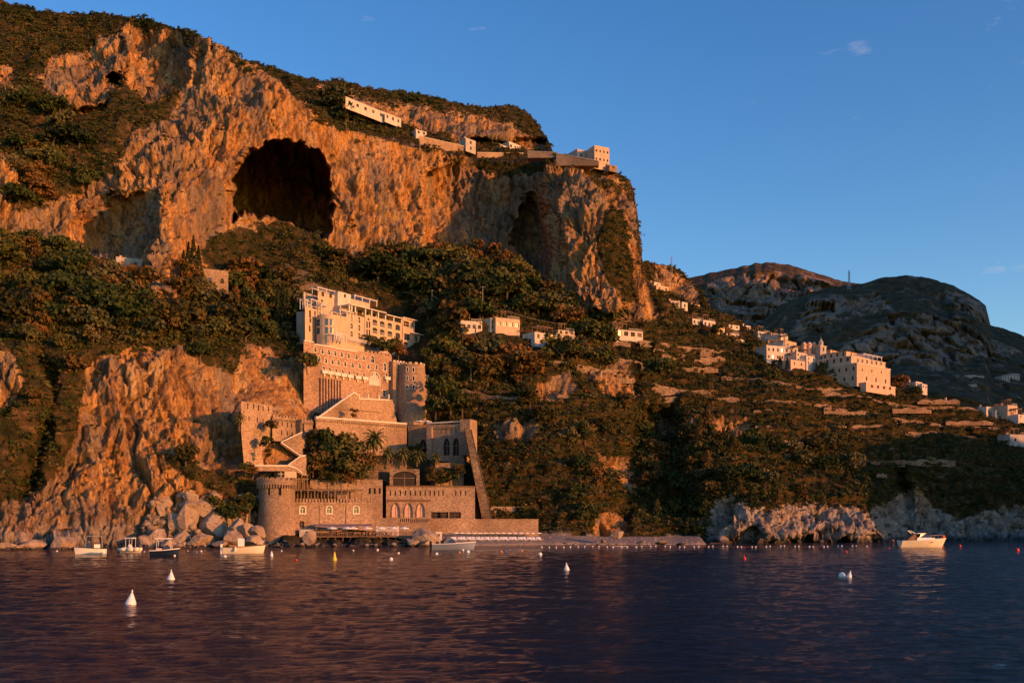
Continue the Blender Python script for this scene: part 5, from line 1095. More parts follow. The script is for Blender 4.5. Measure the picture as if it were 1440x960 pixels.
for k in range(38):
    px, py = q_r.uniform(630, 1330), q_r.uniform(470, 690)
    if py < np.interp(px, [630, 900, 1070, 1260, 1440], [475, 480, 515, 560, 600]) or py > np.interp(px, [630, 860, 1000, 1330], [560, 560, 690, 660]): continue
    if any(abs(px-a)*.35+abs(py-b) < 13 for a, b in TWX): continue
    if any(a-10 < px < b+10 and abs(py-bt) < 10 for a, b, t, bt, _ in TW): continue
    TWX.append((px, py)); w_ = q_r.uniform(9, 34); a, b = px-w_/2, px+w_/2; g1, g2 = G(a, py), G(b, py+w_*.06)
    if abs(g1[1]-g2[1]) > 14: continue
    f = Facade(a, g1[1]-.5, b, g2[1]-.5); d2 = [(px-x)**2+(py-y)**2 for x, y, _ in LM]; lm = ' '.join(LM[int(np.argmin(d2))][2].split(' ')[:5])
    hgt = q_r.uniform(2.0, 3.6); w = anchor('terrace_wall', ('long ' if w_ > 22 else 'short ')+'dry stone terrace wall in the scrub near the '+lm, 'wall', f, px, py, group='dry stone terrace walls')
    n = 7; polywall(w, f, [(a, py+3)]+[(a+(b-a)*i/n, py+w_*.06*i/n-hgt+.9*math.sin(i*2.1+px)+(1.5 if i in (0, n) else 0)) for i in range(n+1)]+[(b, py+w_*.06+3)], 2, 'drystone')
_t = {}
for o in list(C.objects):
    if o.name.startswith('terrace_wall') and 'near the' in str(o.get('label')): _t.setdefault(o['label'], []).append(o)
for k_, L_ in _t.items():
    if len(L_) > 1:
        L_.sort(key=lambda o: o.location.z)
        for q_, o in enumerate(L_): o['label'] = ' '.join(((['lowest ', 'second lowest ', 'third lowest ', 'fourth lowest '][min(q_, 3)] if q_ < len(L_)-1 else 'highest ')+k_).split(' ')[:16])
# boundary road wall along the coast road and utility poles
for px, py, h, lab in ((679, 448, 11, 'tall thin lamp mast above the pink-railed villa'), (608, 437, 7, 'timber cable pole uphill of the hotel end'), (602, 522, 6, 'short white lamp mast beside the castle annex'), (864, 471, 6, 'dark pole at the corner of the carport'), (662, 533, 5, 'pale post on the garden path above the arcade wall')):
    g = G(px, py); o = thing('utility_pole', lab, 'pole', tuple(g)); b = MB(); b.bar((0, 0, -1), (0, 0, h), .13, n=6, r2=.08); b.build('pole', M['grey'], o); b = MB(); b.bar((-.9, 0, h-.4), (.9, 0, h-.4), .06); b.build('crossarm', M['metal'], o)
def pylon(px, py, h, Y, lab):
    x, y, z = P(px, py, Y); o = thing('lattice_pylon', lab, 'pylon', (x, y, z)); b = MB(); w = h*.07
    for sx in (-1, 1):
        for sy_ in (-1, 1): b.bar((sx*w, sy_*w, -3), (sx*w*.2, sy_*w*.2, h), h*.009, n=4)
    for k in range(7):
        z0, z1 = h*k/7, h*(k+1)/7; a0, a1 = w*(1-.8*k/7), w*(1-.8*(k+1)/7)
        for sy_ in (-1, 1): b.bar((-a0, sy_*a0, z0), (a1, sy_*a1, z1), h*.006, n=4); b.bar((a0, sy_*a0, z0), (-a1, sy_*a1, z1), h*.006, n=4)
    b.build('mast', M['metal'], o); b = MB(); b.bar((-w*1.4, 0, h*.86), (w*1.4, 0, h*.86), h*.008, n=4); b.build('crossarm', M['metal'], o)
pylon(944.5, 377, 5.5, 455, 'lattice pylon on the crest of the near ridge behind the headland')
pylon(1194, 404, 22, 1280, 'lattice mast on the saddle between the two mountains')
for lab, px, py in (('cream hotel', 530, 455), ('stone castle wing', 490, 515), ('steep stone ramp', 672, 665), ('great cave', 400, 265), ('round shore tower', 390, 715), ('sea wall', 690, 742), ('cypress clump', 400, 430), ('square fort house', 850, 215), ('headland cliff foot', 870, 445), ('tall cave slit', 752, 330), ('pale shore cliff', 1120, 730), ('boulder pile', 270, 720), ('bright lower cliff', 230, 560), ('shaded alcove', 160, 320), ('pillar of rock', 232, 330), ('small high cave', 162, 112), ('beach', 900, 750), ('moored yacht', 1295, 745), ('great lit wall of the cliff', 300, 170), ('shaded shore cliff', 1370, 725)): LM.append((px, py, lab))
# ================================================================ boats, buoys, beach and boulders
def W_(px, py): Y = EYE*F0/(py-HZ); return ((px-CX)/F0*Y, Y, 0.0)
def hull_mesh(L, B, H, mat, root, bow=.45, deck='teak', name='hull', sheer=.3, stripe=None, flare=.15, tr=.8):
    mb = MB(); n = 14; m = 6; secs = []
    for i in range(n+1):
        t = i/n; x = -L/2+L*t; w = B/2*(tr+(1-tr)*min(1, t*3) if t < .55 else (1-((t-.55)/.45)**2.0)**.8 if t < 1 else 0.02); w = max(w, .02)
        z1 = H*(.8+sheer*t*t); row_ = []
        for j in range(m+1):
            u = j/m; yy_ = w*(u**.55)*(1-flare+flare*u); zz_ = -.35+(z1+.35)*u+(.35*(1-u)*max(0, t-.7)/.3 if t > .7 else 0); row_.append((x+bow*L*.12*u*max(0, t-.8)/.2, yy_, zz_))
        secs.append(row_)
    for sg in (1, -1):
        vs_ = [(x, sg*y, z) for r_ in secs for (x, y, z) in r_]; k = m+1
        fs = [((i*k+j), (i*k+j+1), ((i+1)*k+j+1), ((i+1)*k+j)) if sg < 0 else ((i*k+j), ((i+1)*k+j), ((i+1)*k+j+1), (i*k+j+1)) for i in range(n) for j in range(m)]
        mb.add(vs_, fs)
    mb.face([(x, y, z) for x, y, z in secs[0]]+[(x, -y, z) for x, y, z in secs[0][::-1]])
    o = mb.build(name, M[mat], root, True)
    d = MB()
    for i in range(n): a, b = secs[i][-1], secs[i+1][-1]; d.face([(a[0], -a[1]*.93, a[2]-.14), (b[0], -b[1]*.93, b[2]-.14), (b[0], b[1]*.93, b[2]-.14), (a[0], a[1]*.93, a[2]-.14)])
    d.build('deck', M[deck], root)
    g = MB()
    for i in range(n):
        for sg in (1, -1): a, b = secs[i][-1], secs[i+1][-1]; g.bar((a[0], sg*a[1], a[2]), (b[0], sg*b[1], b[2]), .055, n=5)
    g.build('gunwale', M[stripe or 'hullwhite'], root); return secs
def boat(name, label, px, py, L, B, H, rz, mat, **kw):
    x, y, z = W_(px, py); o = thing(name, label, 'boat', (x, y, 0), rz); hull_mesh(L, B, H, mat, o, **kw); return o
def tbar(o, name, pts, r, mat):
    b = MB()
    for p, q in pts: b.bar(p, q, r, n=5)
    return b.build(name, M[mat], o)
def tbox(o, name, boxes, mat):
    b = MB()
    for q in boxes: b.box(*q)
    return b.build(name, M[mat], o)
def wedge(o, name, x0, x1, y, z0, z1, mat, rake=.5, inset=.15, rb=.1):
    b = MB(); vs_ = [(x0, -y, z0), (x1, -y*.8, z0), (x1, y*.8, z0), (x0, y, z0), (x0+rb, -y+inset, z1), (x1-rake, -y*.8+inset, z1), (x1-rake, y*.8-inset, z1), (x0+rb, y-inset, z1)]
    b.add(vs_, [(0, 3, 2, 1), (4, 5, 6, 7), (0, 1, 5, 4), (1, 2, 6, 5), (2, 3, 7, 6), (3, 0, 4, 7)]); return b.build(name, M[mat], o)
# grey-sided day boat with a frame hoop
b1 = boat('motorboat', 'small motorboat with grey shaded side and open canopy frame beside the bluish boulder', 128, 778.5, 5.2, 2.1, .95, R(205), 'hullwhite', stripe='black')
tbar(b1, 'canopy_frame', [((-1.9, s*.9, .9), (-1.8, s*.85, 2.5)) for s in (-1, 1)]+[((1.0, s*.8, 1.0), (.7, s*.8, 2.5)) for s in (-1, 1)]+[((-1.8, -.85, 2.5), (-1.8, .85, 2.5)), ((.7, -.8, 2.5), (.7, .8, 2.5)), ((-1.8, -.85, 2.5), (.7, -.8, 2.5)), ((-1.8, .85, 2.5), (.7, .8, 2.5))], .045, 'metal')
wedge(b1, 'windscreen', .1, 1.2, .8, .95, 1.55, 'glass', .4); tbox(b1, 'seat', [(-1.5, -.5, -.7, .7, .7, 1.35)], 'canvas'); tbox(b1, 'outboard_engine', [(-2.95, -2.6, -.2, .2, -.2, 1.2)], 'black')
b2 = boat('dinghy', 'little cream inflatable dinghy with a white arch between the two canopy boats', 184, 776.5, 4.2, 1.7, .5, R(-12), 'hullcream', stripe='hullwhite', deck='hullcream')
tb_ = MB()
for sg in (1, -1):
    pts = [(-2.2, .7), (-.5, .78), (1.0, .68), (1.9, .3), (2.15, 0)]
    for (a, b), (c, d) in zip(pts[:-1], pts[1:]): tb_.bar((a, sg*b, .42), (c, sg*d, .5), .25, n=8)
tb_.build('tube', M['hullcream'], b2, True); tbar(b2, 'arch', [((.6, s*.6, .5), (.6, s*.6, 2.0)) for s in (-1, 1)]+[((-.9, s*.6, 1.95), (.6, s*.6, 2.0)) for s in (-1, 1)]+[((-.7, s*.6, .5), (-.7, s*.6, 1.95)) for s in (-1, 1)], .05, 'trim')
tbox(b2, 'canopy', [(-.95, .7, -.68, .68, 2.0, 2.1)], 'canvas'); wedge(b2, 'console', -.5, .3, .35, .4, 1.15, 'hullwhite', .3); tbox(b2, 'outboard_engine', [(-2.7, -2.3, -.2, .2, -.1, 1.05)], 'black')
b3 = boat('motorboat', 'navy blue motorboat with a white-edged deck and hard top', 231, 781.5, 4.6, 1.9, .95, R(8), 'hullnavy', stripe='hullwhite')
tbar(b3, 'canopy_frame', [((-1.2, s*.7, .9), (-1.0, s*.7, 2.35)) for s in (-1, 1)]+[((1.2, s*.6, 1.0), (.9, s*.7, 2.35)) for s in (-1, 1)], .05, 'trim')
tbox(b3, 'canopy', [(-1.4, 1.2, -.85, .85, 2.35, 2.45)], 'canvas'); wedge(b3, 'windscreen', .0, .9, .6, .95, 1.5, 'glass', .4); tbox(b3, 'seat', [(-1.2, -.3, -.6, .6, .6, 1.1)], 'cloth')
b4 = boat('fishing_boat', 'cream wooden fishing boat with a white wheelhouse moored off the boulders', 342, 777.5, 7.3, 2.3, 1.05, R(10), 'hullcream', stripe='shutter', tr=.5)
tbox(b4, 'wheelhouse', [(-.9, .2, -.55, .55, .6, 2.05)], 'hullwhite'); tbox(b4, 'hatch', [(-2.4, -1.1, -.7, .7, .7, 1.15)], 'teak'); tbar(b4, 'pulpit', [((3.3, -.4, 1.4), (3.9, 0, 1.8)), ((3.3, .4, 1.4), (3.9, 0, 1.8)), ((3.3, -.4, 1.2), (3.3, -.4, 1.6)), ((3.3, .4, 1.2), (3.3, .4, 1.6))], .04, 'trim')
tbox(b4, 'outboard_engine', [(-4.05, -3.7, -.2, .2, -.1, 1.3)], 'hullwhite'); tbox(b4, 'fender', [(-1.4, -1.1, -1.3, -1.15, .3, .9)], 'hullwhite')
b5 = boat('speedboat', 'blue-grey speedboat with dark cockpit and white bow off the beach club', 637, 772.5, 8.6, 2.6, 1.15, R(4), 'hullgrey', stripe='hullwhite', deck='hullwhite')
wedge(b5, 'windscreen', -1.6, .7, .95, 1.0, 1.85, 'glass', .9, .2, .6); tbox(b5, 'seat', [(-2.6, -1.9, -.9, .9, .9, 1.5), (-3.6, -2.9, -.9, .9, .9, 1.3)], 'black'); tbar(b5, 'roll_bar', [((-2.2, s*1.0, 1.0), (-1.4, s*.9, 2.0)) for s in (-1, 1)]+[((-1.4, -.9, 2.0), (-1.4, .9, 2.0))], .08, 'black')
tbox(b5, 'outboard_engine', [(-4.9, -4.4, -.6, -.2, -.2, 1.4), (-4.9, -4.4, .2, .6, -.2, 1.4)], 'black')
y1 = boat('cabin_cruiser', 'white cabin cruiser with golden lit hull anchored alone off the shaded cliff', 1295, 769.5, 10.0, 3.2, 1.75, R(6), 'hullcream', stripe='hullwhite', deck='hullwhite', bow=.8)
wedge(y1, 'cabin', -1.6, 4.0, 1.25, 1.5, 2.05, 'hullwhite', 1.6, .2, .3); wedge(y1, 'windscreen', -.9, 2.2, 1.05, 2.052, 2.85, 'glass', 1.5, .22, .5); tbox(y1, 'hard_top', [(-1.3, .7, -.95, .95, 2.86, 2.98)], 'hullwhite')
wedge(y1, 'cockpit_cover', -3.9, -1.4, 1.15, 1.45, 2.75, 'shutter', .1, .25, 1.8); tbar(y1, 'radar_arch', [((-1.8, s*.8, 2.9), (-2.9, s*.6, 3.5)) for s in (-1, 1)]+[((-2.9, -.6, 3.5), (-2.9, .6, 3.5))], .09, 'hullwhite')
tbar(y1, 'bow_rail', [((x_, s*(1.35-.25*k), 1.9), (x_, s*(1.3-.25*k), 2.45)) for s in (-1, 1) for k, x_ in enumerate((1.6, 2.6, 3.6, 4.6))]+[((1.6, s*1.3, 2.45), (5.3, s*.2, 2.6)) for s in (-1, 1)], .03, 'metal')
tbox(y1, 'swim_platform', [(-5.7, -5.0, -1.3, 1.3, .25, .35)], 'teak'); tbox(y1, 'anchor', [(5.2, 5.7, -.12, .12, 1.9, 2.5)], 'red'); tbox(y1, 'porthole', [(1.7, 2.1, -1.44, -1.40, 1.02, 1.18)], 'dark')
for o_, k_ in ((b1, 1.3), (b2, 1.35), (b3, 1.25), (b4, 1.35), (b5, 1.3), (y1, 1.1)): o_.scale = (1, 1, k_)
# buoys
def cone_buoy(label, px, py, h, mat='hullwhite', tilt=(0, 0)):
    o = thing('mooring_buoy', label, 'buoy', W_(px, py)); o.rotation_euler = (tilt[0], tilt[1], 0)
    b = MB(); r = h*.36; b.lathe([(r*.6, -.3), (r*.95, -.1), (r, .05), (r*.93, h*.15), (r*.62, h*.42), (r*.3, h*.68), (r*.16, h*.8)], n=18); b.build('float', M[mat], o, True)
    t = MB(); t.lathe([(r*.16, h*.8), (r*.15, h*.93), (r*.05, h)], n=10); t.build('cap', M[mat], o, True); return o
cone_buoy('biggest white teardrop mooring buoy, the one closest to the camera', 184, 849, 1.05, tilt=(0, R(6)))
cone_buoy('white teardrop mooring buoy beyond the biggest one, below the boulder pile', 240.5, 814.5, 1.05, tilt=(0, R(2)))
cone_buoy('white teardrop mooring buoy alone on the dark water off the beach', 797, 801.5, .98, tilt=(0, R(-3)))
cone_buoy('red cone buoy drifting on the blue water off the pale shore cliff', 1047, 786, .75, 'red', (0, R(-8)))
x, y, z = W_(1190, 811)
o = cone_buoy('white cone buoy leaning against a round float on the blue water', 1194, 811, .75, tilt=(0, R(14)))
def ball(label, px, py, r, mat, name='float_buoy', group=None, src=None, tall=1.0):
    if src is None:
        b = MB(); b.lathe([(r*math.sin(t), r*.35-r*math.cos(t)*tall) for t in np.linspace(.15, math.pi-.15, 9)], n=12); o = b.build(name, M[mat], None, True)
    else: o = src.copy(); C.objects.link(o)
    o.location = W_(px, py); return tag(o, label, 'buoy', group)
ball('round white float beside the leaning cone buoy', 1184, 810.5, .36, 'hullwhite')
BL = [(144.5, 778.5, .28, 'white', 'white ball float at the stern of the grey-sided motorboat'), (80, 775, .18, 'white', 'tiny white float at the foot of the dark shore rocks'), (203, 775.5, .12, 'white', 'tiny white float between the dinghy and the navy boat'), (247, 778.5, .17, 'white', 'small white float at the stern of the navy boat'), (245.5, 781.5, .2, 'white', 'white float in front of the stern of the navy boat'), (264, 774.5, .12, 'white', 'tiny white float just past the navy boat'), (277, 776.5, .18, 'white', 'white float before the big boulders'), (283, 775, .2, 'white', 'second white float before the big boulders'), (316.5, 783, .27, 'white', 'white ball float in front of the cream fishing boat'),
      (396, 774.5, .16, 'white', 'tiny white float below the round shore tower'), (417, 788, .2, 'red', 'small red float in the brown water off the palazzo'), (497, 774, .17, 'white', 'small white float before the beach club rocks'), (531, 773.5, .22, 'white', 'upright white float off the beach club'), (560.5, 778, .22, 'white', 'tipped white float off the beach club'), (550, 787, .28, 'white', 'white pear float, the one farthest out from the beach club'), (614, 779, .27, 'white', 'white float under the speedboat stern'), (646, 777, .22, 'orange', 'orange float under the speedboat bow'), (651, 774, .26, 'white', 'white float touching the speedboat hull'), (658, 776.5, .36, 'white', 'large white ball float at the speedboat bow'), (705, 776, .22, 'orange', 'orange float paired with a blue one'), (711, 776, .24, 'bluep', 'blue float paired with an orange one'), (734, 775, .22, 'orange', 'pale orange float alone off the sea wall'), (759.5, 780, .36, 'white', 'large white ball float off the end of the sea wall'),
      (1046, 769.5, .15, 'red', 'tiny red float behind the red cone buoy'), (1057, 769.5, .15, 'red', 'tiny red float beside the swim line'), (1190, 776, .22, 'red', 'red float above the leaning cone buoy'), (1250, 771, .2, 'red', 'tiny red float off the stern of the cruiser'), (1326, 769, .25, 'red', 'red float at the bow of the cruiser'), (1350, 768, .3, 'red', 'upright red float beyond the cruiser bow'), (1430.5, 774, .42, 'red', 'big red float at the edge of the blue water')]
for px, py, r, c, lab in BL: ball(lab, px, py, r, {'white': 'hullwhite'}.get(c, c), tall=1.25 if 'upright' in lab or 'pear' in lab else 1)
yb = thing('marker_buoy', 'yellow pillar marker buoy off the palazzo', 'buoy', W_(470.5, 787)); b = MB(); b.lathe([(.32, -.2), (.36, .1), (.22, .45), (.16, .9)], n=12); b.build('float', M['yellow'], yb, True); b = MB(); b.lathe([(.1, .9), (.16, 1.0), (.05, 1.25)], n=8); b.build('topmark', M['yellow'], yb)
ub = thing('marker_buoy', 'white pillar buoy floating upright between the fishing boat and palazzo', 'buoy', W_(382, 782)); b = MB(); b.lathe([(.2, -.2), (.26, .1), (.2, .5), (.1, .75)], n=12); b.build('float', M['hullwhite'], ub, True); b = MB(); b.lathe([(.1, .75), (.06, .85), (.02, .95)], n=8); b.build('cap', M['hullwhite'], ub)
fl = None
for i in range(46):
    px = 762+i*10.1+(2.5*math.sin(i*3.1)); py = 769.2-1.2*(i/46)+.5*math.sin(i*.7)
    if fl is None: fl = ball('small pale float strung on the swim line off the beach', px, py, .19, 'canvas', 'swim_line_float', 'floats of the swim line')
    else: ball('small pale float strung on the swim line off the beach', px, py, .19, None, 'swim_line_float', 'floats of the swim line', fl)
rope = MB(); pr = [W_(762+i*10.1, 769.2-1.2*(i/46)) for i in range(46)]
for a, b_ in zip(pr[:-1], pr[1:]): rope.bar((a[0], a[1], .02), (b_[0], b_[1], .02), .03, n=4)
tag(rope.build('swim_line_rope', M['shutter']), 'thin rope carrying the floats off the beach', 'rope')
sp = MB(); sp.lathe([(.05, 0), (1.0, .05), (1.05, .12), (.05, .2)], n=12); sbd = sp.build('paddle_board', M['hullwhite']); sbd.location = W_(871, 768.3); sbd.scale = (2.0, .45, 1); tag(sbd, 'flat white paddle board floating at the edge of the beach', 'paddle board')
# ---- beach club
def z_at(px, py): return G(px, py)
def parasol(label, px, Y, z, h, r, group, src=None, cloth='canvas', droop=.3):
    if src:
        o = src.copy(); C.objects.link(o)
        for ch in src.children: c = ch.copy(); C.objects.link(c); c.parent = o
        o.location = ((px-CX)/F0*Y, Y, z); return tag(o, label, 'parasol', group)
    o = thing('parasol', label, 'parasol', ((px-CX)/F0*Y, Y, z), 0, group); b = MB(); b.bar((0, 0, -.3), (0, 0, h), .04); b.build('pole', M['metal'], o)
    b = MB(); n = 8; top = (0, 0, h+.05); ed = [(r*math.cos(2*math.pi*i/n), r*math.sin(2*math.pi*i/n), h-droop*r) for i in range(n)]
    for i in range(n): b.face([top, ed[i], ed[(i+1) % n]]); b.face([ed[i], (ed[i][0], ed[i][1], ed[i][2]-.14), (ed[(i+1) % n][0], ed[(i+1) % n][1], ed[(i+1) % n][2]-.14), ed[(i+1) % n]])
    b.build('canopy', M[cloth], o); return o
DZ = 2.35
dk = anchor('sun_deck', 'timber sun deck on piles over the rocks in front of the palazzo', 'deck', None, 520, 757, 238)
FDK = Facade(434, 236.5, 604, 238.5); b = MB(); b.box(0, FDK.L, -9.5, 0, DZ-.25, DZ, 0, FDK.T); b.build('platform', M['wood'], dk)
b = MB()
for i in range(16): s = FDK.L*(i+.5)/16; b.box(s-.12, s+.12, -.5, -.25, -.6, DZ-.252, 0, FDK.T)
b.build('piles', M['shutter'], dk); rail(dk, FDK, 0, FDK.L, DZ+.003, .95, -.1, 'wood', 'railing')
b = MB(); b.box(FDK.L*.45, FDK.L*.95, -1.2, 2.2, 1.0, 1.2, 0, FDK.T)
for i in range(8): s = FDK.L*(.47+.46*i/7); b.box(s-.1, s+.1, 1.8, 2.0, -.6, .998, 0, FDK.T)
b.build('lower_platform', M['wood'], dk)
aw = anchor('awning', 'dark mauve sagging awning stretched over the beach restaurant', 'awning', None, 485, 742, 240)
FAW = Facade(441, 239.4, 522, 244); b = MB(); n = 12
for i in range(n):
    def q(k, o): u = k/n; return FAW.T(FAW.L*u, o, zz(FAW, 480, 738.6)-.9*math.sin(math.pi*min(1, u*1.3))*(.35 if o > 0 else 0)+(.35 if o < 0 else 0))
    b.face([q(i, 2.6), q(i+1, 2.6), q(i+1, -.5), q(i, -.5)]); v0, v1 = q(i, 2.6), q(i+1, 2.6); b.face([v0, (v0[0], v0[1], v0[2]-.22), (v1[0], v1[1], v1[2]-.22), v1])
b.build('canvas', M['awning'], aw); tbp = MB()
for u in (0.02, .25, .5, .75, .98): p = FAW.T(FAW.L*u, 2.5, 0); tbp.bar((p[0], p[1], DZ), (p[0], p[1], zz(FAW, 480, 739.5)), .07)
tbp.build('posts', M['wood'], aw)
FRR = Facade(436, 242.5, 523, 246.5)
par = None
for px, Y, lab in ((467, 236.8, 'white parasol on the sun deck, the first from the palazzo tower'), (488, 236.8, 'white parasol on the sun deck, in front of the small one'), (496.5, 239, 'small white parasol tucked behind its neighbour on the sun deck'), (516, 237.2, 'white parasol on the sun deck in front of the pale pillar'), (535, 237.4, 'white parasol on the sun deck before the white lattice screen'), (553, 237.8, 'white parasol at the end of the white lattice screen'), (568, 238.2, 'last white parasol on the sun deck beside the boulder')):
    o = parasol(lab, px, Y, DZ, 2.25, 1.25, 'white parasols on the sun deck', par); par = par or o
def table_set(px, Y, lab, src=None):
    if src is None:
        o = thing('dining_table', lab, 'table', ((px-CX)/F0*Y, Y, DZ), 0, 'tables on the sun deck'); tbox(o, 'tabletop', [(-.7, .7, -.45, .45, .7, .76)], 'cloth')
        for sx in (-.6, .6): tbox(o, 'leg', [(sx-.05, sx+.05, -.3, .3, 0, .7)], 'shutter')
        return o
    o = src.copy(); C.objects.link(o); o.location = ((px-CX)/F0*Y, Y, DZ)
    for ch in src.children: c = ch.copy(); C.objects.link(c); c.parent = o
    return tag(o, lab)
ts = None
for i, px in enumerate((456, 468, 480, 489, 503, 517, 528, 541)):
    o = table_set(px, 237.6+.6*(i % 2), 'laid dining table on the sun deck under the white parasols', ts); ts = ts or o
ch = None
for i in range(22):
    px = 452+i*4.6; Y = 237.2+(i*7 % 5)*.5
    if ch is None:
        ch = thing('deck_chair', 'red-brown chair at the tables of the sun deck', 'chair', P(px, 750, Y), 0, 'chairs on the sun deck'); tbox(ch, 'seat', [(-.25, .25, -.25, .25, .42, .48)], 'tile'); tbox(ch, 'backrest', [(-.25, .25, .2, .26, .48, .95)], 'tile')
        for a_ in (-.22, .18):
            for c_ in (-.22, .18): tbox(ch, 'leg', [(a_, a_+.05, c_, c_+.05, 0, .42)], 'wood')
        o = ch
    else:
        o = ch.copy(); C.objects.link(o); tag(o, 'red-brown chair at the tables of the sun deck')
        for c0_ in ch.children: c_ = c0_.copy(); C.objects.link(c_); c_.parent = o
    o.location = ((px-CX)/F0*Y, Y, DZ); o.rotation_euler = (0, 0, (i*1.7) % 6.28)
sc1 = anchor('lattice_screen', 'white lattice screen behind the parasols of the beach club', 'screen', None, 546, 746, 243); FSC = Facade(530, 242, 560, 243); b = MB()
zt_, zb_ = zz(FSC, 545, 740.5), DZ
for i in range(15):
    s = FSC.L*i/14; b.box(s-.05, s+.05, 0, .1, zb_, zt_, 0, FSC.T)
for i in range(7): z = zb_+(zt_-zb_)*i/6; b.box(-.05, FSC.L+.05, .102, .16, z-.05, z+.05, 0, FSC.T)
b.build('lattice', M['trim'], sc1); b = MB()
for s in (0, FSC.L): b.box(s-.15, s+.15, -.15, .15, zb_-.5, zt_+.2, 0, FSC.T)
b.build('posts', M['trim'], sc1)
pk = anchor('kiosk', 'white kiosk hut between the boulder and the sea wall on the beach', 'kiosk', None, 617, 757, 244); fk = Facade(612.5, 243.5, 621.5, 244); block(pk, fk, 0, fk.L, 1.0, zz(fk, 617, 748), 1.6, [(fk.L/2, zz(fk, 617, 752), .6, .6, 'rect')], 'white', cornice=.12); window(pk, fk, (fk.L/2, zz(fk, 617, 752), .6, .6, 'rect'))
dr = anchor('changing_cabin', 'small grey changing cabin with pale door frame at the foot of the palazzo', 'cabin', None, 432, 757, 237.5); fk = Facade(421, 237, 441, 237.6); block(dr, fk, 0, fk.L, .6, zz(fk, 430, 744), 2.0, [(fk.L*.6, 2.8, 1.2, 1.5, 'rect')], 'grey'); window(dr, fk, (fk.L*.6, 2.8, 1.2, 1.5, 'rect'), 1, 'trim', 'dark', name='doorway')
# beach rows
pb = None
for i in range(15):
    px = 640+i*8.3; g = G(px, 757.5); Y = g[1]+1.5
    lab = 'small cream parasol in the row along the sea wall'
    if pb is None: pb = parasol(lab, px, Y, max(g[2], .5), 1.75, 1.0, 'cream parasols along the beach', None, 'hullcream', .22)
    else: parasol(lab, px, Y, max(g[2], .5), 1.75, 1.0, 'cream parasols along the beach', pb)
sb0 = None
for i in range(30):
    px = 636+i*4.25; g = G(px, 760)
    if sb0 is None:
        sb0 = thing('sun_lounger', 'white slatted lounger in the row under the cream beach parasols', 'lounger', (0, 0, 0), 0, 'loungers along the beach'); tbox(sb0, 'frame', [(-.33, .33, -.95, .95, .22, .32)], 'canvas'); b = MB(); b.face([(-.33, .35, .33), (.33, .35, .33), (.33, .95, .85), (-.33, .95, .85)]); b.face([(-.33, .35, .27), (-.33, .95, .79), (.33, .95, .79), (.33, .35, .27)]); b.build('backrest', M['canvas'], sb0)
        for a_ in (-.8, .7): tbox(sb0, 'leg', [(-.3, .3, a_, a_+.06, -.1, .22)], 'metal')
        o = sb0
    else:
        o = sb0.copy(); C.objects.link(o)
        for c0_ in sb0.children: c_ = c0_.copy(); C.objects.link(c_); c_.parent = o
    o.location = (g[0], g[1], max(g[2], .45)+.1); o.rotation_euler = (0, 0, R(10*math.sin(i*2.2)))
# umbrellas on the arcade terrace
for px, lab in ((591, 'white parasol on the castle terrace, at the foot of the round castle tower'), (601, 'white parasol on the castle terrace, beside the arcade wall coping')):
    parasol(lab, px, 282, P(px, 597, 282)[2]-1.0, 2.4, 1.4, None, par)
